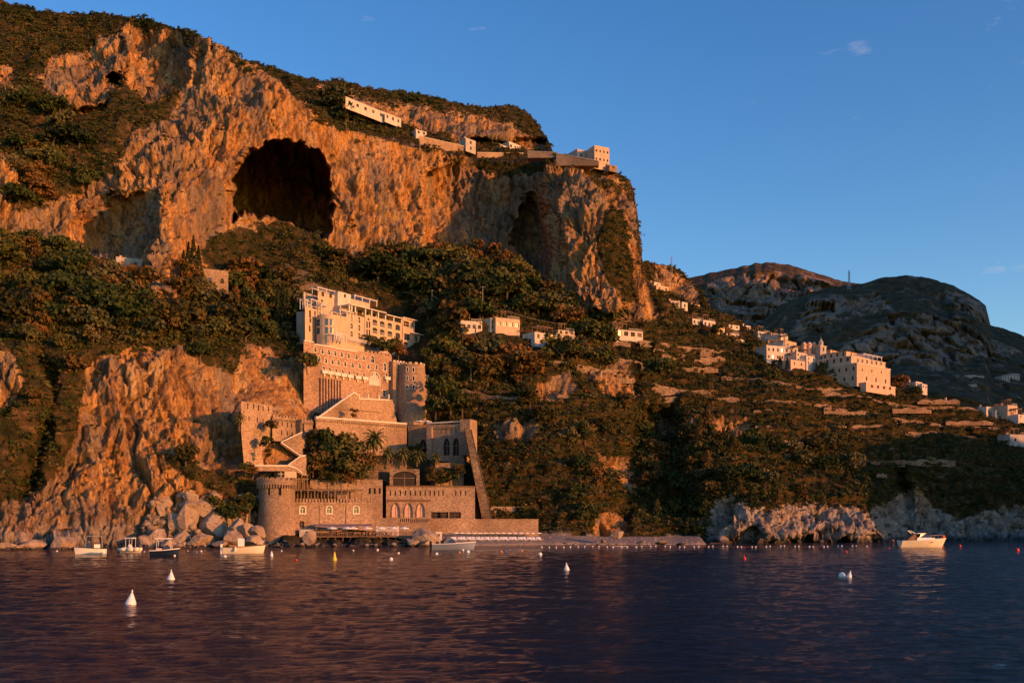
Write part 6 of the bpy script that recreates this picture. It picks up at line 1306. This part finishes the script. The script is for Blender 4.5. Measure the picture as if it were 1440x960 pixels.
# ---- boulders
def boulder_mesh(seed, n=4):
    bm = bmesh.new(); bmesh.ops.create_icosphere(bm, subdivisions=n, radius=1.0); r_ = np.random.default_rng(seed)
    co = np.array([v.co[:] for v in bm.verts]); pl_ = r_.normal(size=(19, 3)); pl_ /= np.linalg.norm(pl_, axis=1)[:, None]; dd = r_.uniform(.5, .82, 19)
    for p_, d_ in zip(pl_, dd): ex = co@p_-d_; co = co-np.maximum(ex, 0)[:, None]*p_
    co *= (1+.10*fbm(co[:, 0]*3.5+seed, co[:, 1]*2.5, co[:, 2]*2.5, 4, seed)[:, None])
    for v, c_ in zip(bm.verts, co): v.co = c_
    me = bpy.data.meshes.new('boulder'); bm.to_mesh(me); bm.free(); me.materials.append(M['rock']); return me
BM = [boulder_mesh(s) for s in range(7)]
BO = [(232, 706, 2.3, 3.9, 'tall fluted boulder leaning on the cliff foot'), (268, 697, 2.0, 1.6, 'reddish boulder uppermost on the pile'), (290, 700, 2.0, 1.3, 'flat pale boulder at the top of the pile'), (302, 695, 1.5, 1.1, 'small boulder at the uphill end of the pile'),
      (285, 712, 4.6, 2.4, 'long wedge-shaped boulder lying across the middle of the pile'), (262, 722, 2.6, 4.3, 'upright slab boulder standing in the pile'), (247, 733, 2.4, 3.0, 'dark shaded boulder behind the upright slab'), (300, 735, 4.2, 3.8, 'largest square-cut pale boulder of the pile'), (322, 727, 2.6, 3.0, 'rounded boulder behind the largest one'), (335, 738, 2.6, 2.8, 'cracked boulder beyond the largest one'), (346, 728, 1.8, 1.8, 'small boulder perched near the bushes'), (350, 745, 2.6, 2.0, 'pale boulder at the outer end of the pile'), (364, 748, 2.0, 1.7, 'grey boulder near the shore tower'), (328, 755, 3.2, 2.0, 'broad low boulder behind the fishing boat'), (282, 757, 3.4, 1.7, 'low bluish boulder at the waterline of the pile'), (252, 757, 3.0, 2.2, 'dark wet boulder behind the navy boat'), (222, 752, 3.0, 2.6, 'pointed grey boulder between dinghy and navy boat'), (206, 759, 2.6, 2.2, 'dark boulder at the waterline behind the dinghy'), (310, 764, 2.6, 1.0, 'flat wet rock awash in front of the pile'), (360, 760, 2.2, 1.5, 'pinkish rock at the waterline near the shore tower'), (238, 764, 2.2, 1.2, 'small black rock awash behind the navy boat'),
      (597, 754, 4.2, 2.9, 'single huge grey boulder between the deck and the sea wall'), (580, 761, 2.0, 1.3, 'pale rock at the end of the sun deck'), (437, 752, 1.8, 2.0, 'pinkish pointed rock beside the changing cabin'), (600, 764, 2.6, .9, 'flat rock in front of the huge grey boulder'), (868, 750, 1.9, 1.5, 'lit rock at the end of the beach'), (900, 762, 1.6, .4, 'flat brown rock on the beach edge'), (930, 762, 2.2, .45, 'long flat rock at the beach edge'), (958, 763, 1.5, .4, 'small flat rock at the far end of the beach'), (848, 760, 1.1, .6, 'small lit rock at the waterline of the beach'), (40, 766, 4.5, 1.8, 'long dark boulder at the waterline under the dark cliff'), (88, 764, 4.0, 2.6, 'bluish boulder behind the grey-sided motorboat'), (12, 769, 3.2, 1.3, 'low boulder at the waterline farthest from the castle')]
for i, (px, py, rx, rz_, lab) in enumerate(BO):
    g = G(px, py); Y = g[1]-min(rx, 3)*.35
    if py > 735: Y = min(Y, EYE*F0/(770-HZ)+ (770-py)*.22 + (px > 560)*12 + (px > 800)*12)
    o = bpy.data.objects.new('boulder', BM[i % 7]); C.objects.link(o); x, y, z = P(px, py, Y); o.location = (x, y, max(z-.2*rz_, -.2)); r_ = random.random()
    k_ = 1.18 if py < 765 and px < 800 else 1.0; o.scale = (rx*k_, rx*.9*k_, rz_*k_); o.rotation_euler = (R(random.uniform(-18, 18)), R(random.uniform(-18, 18)), r_*6.28); tag(o, lab, 'boulder', 'fallen boulders along the shore'); LM.append((px, py, lab)) if i in (7, 21) else None
# small stones as one mass
vv = []; ff_ = []; off = 0
base_ = [np.array([v.co[:] for v in m_.vertices]) for m_ in [boulder_mesh(s, 1) for s in range(20, 24)]]; bf = np.array([p.vertices[:] for p in boulder_mesh(20, 1).polygons])
r_ = np.random.default_rng(5)
def stones(n, x0, x1, y0, y1, s0, s1, shore=0.0):
    global off
    for _ in range(n):
        px = r_.uniform(x0, x1); py = r_.uniform(y0, y1); w = float(np.interp(px, cpx, wy)); s = s0+(s1-s0)*r_.random()**2
        if shore: Y = EYE*F0/(w-HZ)+r_.uniform(-2.0, shore); x, y = (px-CX)/F0*Y, Y; z = r_.uniform(-.2, .5)*s+max(0, (Y-EYE*F0/(w-HZ)))*.22
        else: x, y, z = G(px, py)
        v = base_[r_.integers(4)]*np.array([s*r_.uniform(.8, 1.5), s*r_.uniform(.8, 1.3), s*r_.uniform(.6, 1.1)]); a = r_.random()*6.28
        v = v@np.array([[math.cos(a), math.sin(a), 0], [-math.sin(a), math.cos(a), 0], [0, 0, 1]]); vv.append(v+np.array([x, y, z])); ff_.append(bf+off); off += len(v)
stones(420, 365, 610, 0, 1, .25, .9, 4.0); stones(110, 195, 375, 0, 1, .3, 1.1, 3.0); stones(240, 200, 380, 700, 765, .4, 1.5); stones(50, -20, 200, 0, 1, .3, .9, .5); stones(50, 985, 1440, 0, 1, .3, .8, .3); stones(70, 760, 985, 755, 765, .15, .5)
tag(npmesh('rubble', np.concatenate(vv), np.concatenate(ff_), M['rock']), 'small broken rocks of the breakwater and waterline', None, kind='stuff')
# ================================================================ vegetation
def leafquads(cs, ns, size, r_):
    """quads of given centres with random tilt about the given normals"""
    n = len(cs); a = r_.normal(size=(n, 3)); nn = ns+.9*r_.normal(size=(n, 3)); nn /= np.linalg.norm(nn, axis=1)[:, None]
    u = np.cross(nn, a); u /= np.linalg.norm(u, axis=1)[:, None]; w = np.cross(nn, u); s = size[:, None]
    k = r_.uniform(.6, 1.1, (n, 1))
    V = np.stack([cs-u*s, cs-w*s*k+u*s*.2, cs+u*s, cs+w*s*k-u*s*.1], 1).reshape(-1, 3); Fq = np.arange(4*n).reshape(n, 4); return V, Fq
def lobes(r_, nl, R0, Hc, zc, nleaf, ls, flat=.8, lobe=.5):
    th = r_.uniform(0, 6.28, nl); rr = R0*np.sqrt(r_.random(nl))*.72; zl = zc+Hc*(r_.random(nl)-.5)*(1-.5*(rr/R0)**2); cen = np.stack([rr*np.cos(th), rr*np.sin(th), zl], 1); lr_ = R0*lobe*r_.uniform(.65, 1.15, nl)
    k = r_.integers(0, nl, nleaf); d = r_.normal(size=(nleaf, 3)); d /= np.linalg.norm(d, axis=1)[:, None]; d[:, 2] = np.abs(d[:, 2])*1.1-.25
    cs = cen[k]+d*lr_[k][:, None]*r_.uniform(.75, 1.08, (nleaf, 1))*np.array([1, 1, flat]); return leafquads(cs, d, ls*r_.uniform(.7, 1.3, nleaf), r_)
def trunk(h, r, r_, limbs=4, spread=1.2):
    b = MB(); mid = (r_.uniform(-.2, .2), r_.uniform(-.2, .2), h*.45); b.bar((0, 0, -1.2), mid, r, n=7, r2=r*.75)
    for i in range(limbs): t = i*6.28/limbs+r_.uniform(-.4, .4); b.bar(mid, (spread*math.cos(t), spread*math.sin(t), h*r_.uniform(.8, 1.1)), r*.6, n=5, r2=r*.2)
    return b
def proto_mesh(b, name, mat): o = b.build(name, M[mat]); me = o.data; bpy.data.objects.remove(o); return me
KINDS = []
for k, (R0, Hc, zc, nl, nf, ls, flat, mat, look) in enumerate([(2.7, 3.4, 2.5, 11, 820, .29, 1.0, 'leafA', 'round-headed evergreen tree'), (3.1, 2.6, 2.3, 13, 820, .30, .9, 'leafA', 'broad spreading evergreen tree'), (2.4, 3.2, 2.3, 10, 720, .28, 1.0, 'leafB', 'silvery olive tree'), (2.8, 2.6, 2.1, 12, 720, .28, .9, 'leafB', 'loose silvery olive tree'), (2.3, 4.4, 3.0, 11, 780, .28, 1.0, 'leafD', 'tall rust-tinged tree'), (2.9, 3.0, 2.3, 13, 820, .30, .9, 'leafD', 'bushy rust-tinged tree')]):
    for v in range(2):
        r_ = np.random.default_rng(100+10*k+v); V, Fq = lobes(r_, nl, R0, Hc, zc, nf, ls, flat)
        o = npmesh('crown', V, Fq, M[mat]); cm = o.data; bpy.data.objects.remove(o); KINDS.append((cm, proto_mesh(trunk(zc, .2, r_), 'trunk', 'bark'), look, R0, zc+Hc/2+.6))
for v in range(2):       # loose conical pines
    r_ = np.random.default_rng(150+v); n = 760; tt_ = r_.random(n)**.8; z = 1.0+tt_*7.0; rad = (2.4*(1-tt_)**.75+.25)*r_.uniform(.55, 1.1, n)*(1+.25*np.sin(z*3.2)); a_ = r_.uniform(0, 6.28, n)
    V, Fq = leafquads(np.stack([rad*np.cos(a_), rad*np.sin(a_), z-.15*rad], 1), np.stack([np.cos(a_), np.sin(a_), .6+0*a_], 1), .27*r_.uniform(.7, 1.3, n), r_)
    o = npmesh('crown', V, Fq, M['leafA' if v else 'leafD']); cm = o.data; bpy.data.objects.remove(o); KINDS.append((cm, proto_mesh(trunk(5.5, .2, r_, 3, .6), 'trunk', 'bark'), 'pointed pine tree', 2.4, 8.2))
def plant(name, label, cat, loc, cm, tm, s, rz, group=None):
    o = thing(name, label, cat, loc, rz, group); o.scale = s
    for nm, me in (('crown', cm), ('trunk', tm)): c = bpy.data.objects.new(nm, me); C.objects.link(c); c.parent = o
    return o
# special trees
def cyp_mesh(seed, h=9.0, R0=.95, n=800):
    r_ = np.random.default_rng(seed); t = r_.random(n)**.85; z = .4+t*(h-.4); rad = R0*np.sin(np.pi*np.clip(t*.93+.07, 0, 1)**.62)*r_.uniform(.8, 1.08, n)+.05; a = r_.uniform(0, 6.28, n); d = np.stack([np.cos(a), np.sin(a), .5+0*a], 1)
    V, Fq = leafquads(np.stack([rad*np.cos(a), rad*np.sin(a), z], 1), d, .22*r_.uniform(.7, 1.3, n), r_); o = npmesh('crown', V, Fq, M['leafC']); me = o.data; bpy.data.objects.remove(o); return me
CY = [cyp_mesh(s) for s in (1, 2, 3)]; ct_ = MB(); ct_.bar((0, 0, -1), (0, 0, 3), .18, n=6, r2=.1); CT = proto_mesh(ct_, 'trunk', 'bark')
for i, (px, base, top, w, lab) in enumerate([(258, 398, 352, 1.0, 'dark cypress, first of the four before the lit cliff foot'), (265, 398, 340, 1.0, 'dark cypress beside the first of the four before the lit cliff foot'), (272, 400, 331, 1.2, 'tallest slender cypress before the lit cliff foot'), (279, 398, 345, 1.1, 'dark cypress beside the hermitage'), (390, 466, 404, 1.0, 'first tall cypress of the clump uphill of the cream hotel'), (397, 468, 398, 1.3, 'tallest cypress of the clump beside the cream hotel'), (404, 468, 408, 1.2, 'thick cypress in the middle of the clump beside the cream hotel'), (411, 468, 414, 1.2, 'shorter cypress of the clump closest to the cream hotel'), (416, 470, 426, .9, 'shortest cypress of the clump beside the hotel wing'), (1097, 520, 500, .8, 'small dark cypress in front of the broad two-storey village house'), (1107, 520, 503, .7, 'smallest cypress beside the broad two-storey village house')]):
    g = G(px, base); Y = g[1]-1.5; x, y, z = P(px, base, Y); h = (base-top)/F0*Y; plant('cypress', lab, 'cypress', (x, y, z), CY[i % 3], CT, (w, w, h/9.0), i*1.3, 'cypresses on the slope')
def palm(label, px, base, Y, h, s, group='palms on the terraces', seed=0):
    x, y, z = P(px, base, Y); o = thing('palm_tree', label, 'palm', (x, y, z), 0, group); b = MB(); b.bar((0, 0, -.8), (.1, 0, h), .26*s, n=8, r2=.2*s); b.build('trunk', M['bark'], o)
    c = MB(); r_ = np.random.default_rng(seed); n = 34
    for i in range(n):
        a = i*2.399; el = 1.25-2.0*(i/n); L = 2.9*s*r_.uniform(.85, 1.1); prev = np.array([.1, 0, h]); d = np.array([math.cos(a)*math.cos(el), math.sin(a)*math.cos(el), math.sin(el)]); side = np.array([-math.sin(a), math.cos(a), 0])
        for k in range(6):
            nx_ = prev+d*L/6; w0 = .34*s*math.sin(math.pi*(k+.4)/6.6); w1 = .34*s*math.sin(math.pi*(k+1.4)/6.6)*.95
            for sg in (1, -1): c.face([prev, prev+side*sg*w0-np.array([0, 0, .16*s]), nx_+side*sg*w1-np.array([0, 0, .18*s]), nx_])
            prev = nx_; d = d+np.array([0, 0, -.28]); d /= np.linalg.norm(d)
    c.build('crown', M['leafP'], o)
palm('large feathery date palm in front of the long lit terrace wall', 526, 634, 258, 3.3, 1.35, seed=1)
palm('small palm on the dry stone terrace, beside the large date palm', 544, 648, 259, 2.2, .9, seed=2); palm('small palm in the middle of the dry stone terrace', 565, 650, 260, 2.4, .95, seed=3); palm('small palm at the arch end of the dry stone terrace', 586, 652, 261, 2.3, .95, seed=4)
palm('windswept palm growing from the cliff beside the stone lodge', 336, 602, 236, 2.6, .7, seed=5); palm('small palm under the shaded arcade wall', 612, 652, 263, 1.8, .8, seed=6)

# umbrella pines and shrubs round the buildings, placed one by one: px, base, Y, height, kind, label
SP = [(432, 520, 268, 5.0, 0, 'dark rounded tree at the corner of the castle wing below the white trim'), (415, 505, 276, 3.2, 4, 'small tree on the cliff lip uphill of the castle wing'), (548, 500, 304, 5.2, 1, 'flat-topped pine on the terrace before the hotel loggias'), (523, 492, 304, 4.4, 1, 'low umbrella pine over the castle roof'), (560, 503, 303, 4.2, 5, 'bushy tree beside the gatehouse roof'), (597, 507, 304, 4.0, 0, 'tree spreading over the terrace at the hotel end'), (612, 520, 302, 4.6, 1, 'leafy tree in front of the white lamp mast'),
      (460, 648, 254, 8.0, 0, 'tall dark tree in the garden below the long lit terrace wall'), (442, 640, 253, 7.0, 4, 'tall tree beside the castle gate'), (480, 652, 255, 8.0, 1, 'broad dark tree in the middle of the garden'), (500, 655, 255, 6.5, 0, 'garden tree next to the large date palm'), (452, 668, 250, 6.0, 5, 'bushy tree over the pergola terrace'), (474, 672, 250, 6.5, 0, 'big rounded tree just over the pergola roof'), (498, 670, 251, 5.5, 1, 'rounded tree over the far end of the pergola'), (515, 662, 253, 4.6, 5, 'reddish tree at the end of the garden'), (440, 664, 249, 5.0, 2, 'grey-green tree at the head of the zigzag stairs'),
      (614, 684, 262, 5.0, 5, 'ivy-clad tree under the arcade piers'), (632, 682, 263, 4.5, 0, 'dark bush-like tree beside the ramp'), (620, 560, 286, 7.5, 0, 'tall dark tree beside the round castle tower'), (634, 585, 284, 7.0, 1, 'broad tree over the arcade corner'), (612, 585, 286, 6.0, 0, 'dark tree at the foot of the castle annex'), (650, 580, 283, 6.0, 5, 'bushy tree above the corner turret'),
      (320, 735, 232, 4.8, 0, 'dark tree behind the boulder pile'), (335, 728, 234, 5.5, 4, 'reddish tree behind the boulder pile'), (350, 725, 236, 5.5, 0, 'dark tree beside the round shore tower'), (306, 722, 234, 4.2, 1, 'low tree on top of the boulder pile'), (1085, 533, 366, 6.0, 0, 'dark tree below the broad two-storey village house'), (1165, 525, 360, 7.5, 0, 'big dark tree between the village and the convent hotel'), (1180, 530, 356, 6.0, 1, 'dark tree in front of the convent hotel side'), (1267, 535, 362, 5.5, 5, 'lit tree beyond the end of the convent hotel'), (1288, 553, 356, 5, 0, 'dark tree on the slope beyond the convent hotel'),
      (1003, 478, 372, 4.5, 0, 'dark tree beneath the ochre house'), (345, 664, 236, 2.6, 0, 'bush under the foot of the lodge wall'), (356, 668, 237, 2.2, 5, 'low reddish bush under the lodge wall'), (380, 605, 243, 2.5, 5, 'bush hanging on the lodge terrace'), (374, 630, 241, 3.0, 0, 'bush against the lower lodge wall'), (377, 645, 240, 2.6, 4, 'small reddish bush beside the zigzag stairs'), (455, 676, 249.5, 2.8, 5, 'low bush at the wall foot over the pergola'), (470, 680, 249.5, 2.6, 1, 'low round bush over the middle of the pergola'), (490, 680, 250, 2.8, 5, 'reddish low bush over the pergola end'), (508, 676, 251, 3.0, 0, 'dark low bush at the corner of the garden'), (436, 670, 249, 3.0, 4, 'low bush at the stair head beside the pergola'), (448, 660, 252, 4.0, 0, 'rounded bush under the castle gate tree'), (640, 600, 282, 3.5, 5, 'bush spilling over the arcade coping'), (585, 640, 279, 3.4, 0, 'dark shrub in the arcade recess'), (645, 668, 262, 3.0, 5, 'ivy clump beside the steep ramp'), (498, 590, 268, 3.2, 4, 'spiky shrub on the terrace under the sloping wall')]
spec = []
for i, (px, base, Y, h, k, lab) in enumerate(SP):
    cm, tm, look, R0, H0 = KINDS[2*k+i % 2]; s = h/H0; loc = P(px, base, Y) if px < 900 else tuple(G(px, base)-np.array([0, 0, .5])); plant('tree', lab, 'tree', loc, cm, tm, (s, s, s), i*1.7, 'trees on the slopes'); spec.append((px, base, h))

# scatter: chosen on the ground by area
area = np.zeros_like(GX); e1 = np.stack([np.gradient(GX, axis=1), np.gradient(GY, axis=1), np.gradient(GZ, axis=1)], -1); e2 = np.stack([np.gradient(GX, axis=0), np.gradient(GY, axis=0), np.gradient(GZ, axis=0)], -1)
GXr, GYr, GZr, PXr, PYr = (np.ascontiguousarray(a_).ravel() for a_ in (GX, GY, GZ, PX, PY))
cr_ = np.cross(e1, e2); area = np.minimum(np.linalg.norm(cr_, axis=-1), .6)
nzz = fbm(GX/22, GY/22, GZ/22, 4, 500); nzs = fbm(GX/6, GY/6, GZ/6, 3, 510)
veg = 1-sstep(.15, .75, rock+.55*nzs)
BLD = np.full(PX.shape, -99.0)
for poly in [[(203, 345), (250, 345), (256, 460), (212, 460)], [(248, 345), (292, 345), (328, 384), (328, 432), (282, 430), (280, 404), (252, 396)], [(422, 400), (475, 400), (600, 440), (612, 500), (606, 600), (575, 640), (600, 640), (662, 655), (695, 735), (760, 730), (765, 775), (360, 775), (360, 668), (335, 650), (335, 560), (440, 585), (420, 500)], [(484, 146), (568, 160), (568, 178), (484, 170)], [(700, 198), (745, 200), (745, 218), (700, 218)], [(780, 205), (870, 205), (870, 240), (780, 232)], [(285, 380), (323, 380), (323, 412), (285, 412)], [(643, 450), (735, 445), (738, 482), (643, 482)], [(750, 466), (815, 470), (817, 500), (750, 496)], [(862, 462), (906, 466), (908, 488), (862, 486)], [(1064, 464), (1125, 470), (1180, 495), (1262, 515), (1262, 552), (1200, 545), (1120, 520), (1064, 490)], [(970, 446), (1050, 470), (1050, 486), (970, 462)]]: BLD = np.maximum(BLD, polydist(poly, PX, PY))
openb = (1-sstep(-4, 2, BLD))
hrock = (1-sstep(-.3, .1, rock))
wood = np.clip(.25+1.1*nzz, .03, 1)*veg
Wd = {}
zone = lambda poly, so=20: sstep(-so, so, polydist(poly, PX, PY))
dense = np.clip(zone([(-50, 350), (200, 370), (420, 400), (430, 480), (200, 475), (-50, 490)])+zone([(330, 60), (560, 120), (560, 190), (480, 180), (400, 120), (345, 92)], 10)+zone([(440, 370), (640, 350), (860, 440), (860, 520), (620, 540), (610, 440)])+zone([(0, 10), (330, 60), (180, 30), (120, 60), (40, 90), (0, 90)], 12)+zone([(880, 560), (1060, 600), (1200, 600), (1230, 720), (900, 745)])+zone([(0, 120), (80, 160), (150, 260), (80, 320), (30, 300), (0, 200)], 15), 0, 1)
ptree = area*wood*openb*(.35+1.4*dense)*(1-sand)*(GZ > 2.5)
pscrub = area*openb*(1-sand)*(GZ > 1.5)*(veg*.9+.10*np.clip(nzs+.2, 0, 1)*(rock < 1.6)+.02)*(1-.75*zone([(325, 190), (470, 190), (475, 350), (330, 330)], 2))
fpt = pscrub.copy(); dn = fpt.sum()
def sample(p, n, r_):
    c = np.cumsum(p.ravel()); return np.searchsorted(c, r_.random(n)*c[-1])
r_ = np.random.default_rng(77)
cand = sample(ptree, 6200, r_); cx_ = PXr[cand]; cy_ = PYr[cand]; cD = GYr[cand]
hts = (2.6+5.2*r_.random(len(cand))**1.6)*(.8+.4*dense.ravel()[cand])
hts = hts*np.where((cx_ > 880) & (cy_ > 540), .68, np.where(cx_ < 420, .9, 1.0))*np.where(cy_ < 150, .62, 1.0)
inview = (cx_ > -15) & (cx_ < 1455) & (cy_ > -5)
pxs = hts/cD*F0
order = np.argsort(-pxs); chosen = []; NT = 300-len(SP); grid_pts = []
for i in order:
    if not inview[i]: continue
    x, y = cx_[i], cy_[i]
    if all((x-a)**2+((y-b)*1.2)**2 > (9+.25*pxs[i])**2 for a, b in grid_pts): chosen.append(i); grid_pts.append((x, y))
    if len(chosen) >= NT: break
lim = float(np.min(pxs[chosen])); print('individual trees', len(chosen), 'smallest px', lim)
for lab, px, py in (('scrub-topped cliff edge over the great lit wall', 260, 50), ('upper wooded corner of the cliff', 60, 60), ('high ridge crest behind the villa', 600, 150), ('wooded gully beside the shaded alcove', 100, 230), ('rusty slope at the upper cliff foot', 60, 400), ('dark wood over the bright lower cliff', 230, 450), ('dark ravine behind the beach', 930, 680), ('wooded spur beside the beach', 800, 640), ('grassy flank of the spur', 760, 690), ('shaded green terraces', 1380, 630), ('vineyard under the convent', 1180, 570), ('wooded lower hillside of the bay', 1090, 650), ('pale rocky scar on the hillside', 780, 540), ('pinkish rocky scar by the ramp', 720, 605), ('second ridge crest', 960, 385), ('scree under the great cave', 350, 350), ('wood between hotel and alcove', 600, 400), ('sunlit wood below the tall cave slit', 680, 420), ('gully beside the dark shore cliff', 40, 600), ('wooded shelf over the dark shore cliff', 90, 520)): LM.append((px, py, lab))
LMa = np.array([(a, b) for a, b, c in LM])
newl = []
for j, i in enumerate(chosen):
    f = cand[i]; p = (GXr[f], GYr[f], GZr[f]-.3); k = int(r_.integers(0, len(KINDS)))
    if cy_[i] < 130: k = k % 4
    if cx_[i] > 1150: k = k % 8
    if k >= 12 and not (cy_[i] > 540 and cx_[i] > 860) and r_.random() < .8: k = k % 6
    if cy_[i] > 560 and 900 < cx_[i] < 1250 and r_.random() < .4: k = 12+int(r_.integers(2))
    cm, tm, look, R0, H0 = KINDS[k]; s = hts[i]/H0; wd = r_.uniform(.9, 1.25)
    d = ((LMa-np.array([cx_[i], cy_[i]]))**2).sum(1); n0 = int(np.argmin(d)); dx, dy = cx_[i]-LMa[n0][0], cy_[i]-LMa[n0][1]
    lm = LM[n0][2]; lm = ' '.join(lm.split(' ')[:6])
    for cut in (' with', ' on', ' in', ' of', ' at', ' to', ' and', ' the', ' a', ' under', ' behind', ' between', ' above', ' below', ' like', ' half', ' beside', ' along', ' just', ' against', ' stepping', ' hanging', ' among', ' tucked', ' uppermost'):
        if lm.endswith(cut): lm = lm[:-len(cut)]
    rel_ = ('just ' if d[n0] < 900 else 'well ')+('uphill of' if dy < 0 else 'downhill of') if abs(dy) > .5*abs(dx) else ('beside' if d[n0] < 900 else 'level with')
    sz = 'large ' if pxs[i] > 26 else ''
    lab = f"{sz}{look} {rel_} the {lm}"; lab = ' '.join(lab.split(' ')[:16])
    newl.append((lab, cy_[i], plant('tree', lab, 'tree', p, cm, tm, (s*wd, s*wd, s), r_.random()*6.28, 'trees on the slopes')))
from collections import defaultdict
dd_ = defaultdict(list)
for lab, y, o in newl: dd_[lab].append((-y, o.name, o))
ORD = ['', 'second ', 'third ', 'fourth ', 'fifth ']
for lab, L_ in dd_.items():
    if len(L_) > 1:
        L_.sort()
        for q_, (_, _, o) in enumerate(L_):
            m2 = len(L_)-1-q_; o['label'] = (ORD[min(q_, 4)]+'lowest ' if q_ <= m2 else ORD[min(m2, 4)]+'highest ')+lab; o['label'] = ' '.join(o['label'].split(' ')[:16])
# the remaining trees merge into a wood; low growth is maquis
def mass(name, idxs, hs, nvar, leafn, mat, label, R0=1.0, ls=.3, sq=(.8, 1.0)):
    protos = []
    for v in range(nvar):
        q = np.random.default_rng(900+v+leafn); V, Fq = lobes(q, 5, 1.0, .8, .7, leafn, ls, .85, .55); protos.append((V, Fq))
    Vs, Fs, o_ = [], [], 0
    for f, h in zip(idxs, hs):
        V, Fq = protos[int(r_.integers(nvar))]; a = r_.random()*6.28; s = h/1.7; c, sn = math.cos(a), math.sin(a)
        W = V*np.array([s*R0*r_.uniform(.8, 1.3), s*R0*r_.uniform(.8, 1.3), s*r_.uniform(*sq)]); W = np.stack([W[:, 0]*c-W[:, 1]*sn, W[:, 0]*sn+W[:, 1]*c, W[:, 2]], 1)+np.array([GXr[f], GYr[f], GZr[f]-.25*h])
        Vs.append(W); Fs.append(Fq+o_); o_ += len(W)
    return tag(npmesh(name, np.concatenate(Vs), np.concatenate(Fs), M[mat]), label, None, kind='stuff')
rest = [i for i in range(len(cand)) if i not in set(chosen)]
h2 = np.minimum(hts[rest]*.62, (lim-1)*cD[rest]/F0); rr = cand[rest]; sp_ = np.array([0, 2, 0, 1, 0, 2])[np.arange(len(rr)) % 6]
for q_, (mt, lab) in enumerate((('leafA', 'dark green woodland filling the slopes'), ('leafD', 'rusty green woodland filling the slopes'), ('leafB', 'grey green olive groves filling the slopes'))):
    m_ = sp_ == q_; mass('woodland', rr[m_], h2[m_], 4, 70, mt, lab, 1.0, .17)
sc_i = sample(pscrub, 38000, r_); hh_ = r_.uniform(.5, 2.0, len(sc_i))*(.7+.5*r_.random(len(sc_i)))
for q_, (mt, lab) in enumerate((('leafD', 'rust green maquis scrub covering slopes and ledges'), ('leafA', 'dark green maquis scrub covering slopes and ledges'), ('leafB', 'grey green maquis scrub covering slopes and ledges'))):
    m_ = np.array([0, 1, 2, 1, 1])[np.arange(len(sc_i)) % 5] == q_; mass('scrub', sc_i[m_], hh_[m_], 5, 22, mt, lab, 1.15, .26)
# fringe on the skylines
sk = []
for j in range(len(cpx)):
    if -20 < cpx[j] < 1460 and not (776 < cpx[j] < 872) and not (886 < cpx[j] < 905): 
        for _ in range(2 if cpx[j] < 700 else 1): sk.append((NR-1-int(r_.integers(0, 7)))*len(cpx)+j)
sk = np.array(sk); hk = r_.uniform(1.2, 4.2, len(sk))*np.where(PXr[sk] < 700, 1.0, .5)*np.clip(.55+1.3*fbm(GXr[sk]/9, GYr[sk]/9, GZr[sk]*0, 2, 600), .25, 1.4)
mass('scrub', sk, hk, 5, 60, 'leafA', 'dark scrub fringing the skyline of the ridge', .8, .18)
# power lines between the masts
def cable(a, b, lab):
    A, B = np.array(G(*a)), np.array(G(*b)); A = A+np.array([0, 0, 6]); B = B+np.array([0, 0, 6]); m_ = MB(); n = 14; pts = [A+(B-A)*i/n-np.array([0, 0, 2.2*math.sin(math.pi*i/n)]) for i in range(n+1)]
    for p, q in zip(pts[:-1], pts[1:]): m_.bar(p, q, .035, n=4)
    tag(m_.build('cable', M['metal']), lab, 'cable')
cable((608, 441), (679, 452), 'thin cable from the hotel-end pole to the mast over the pink-railed villa'); cable((679, 452), (864, 475), 'thin cable running on from the mast to the carport pole')
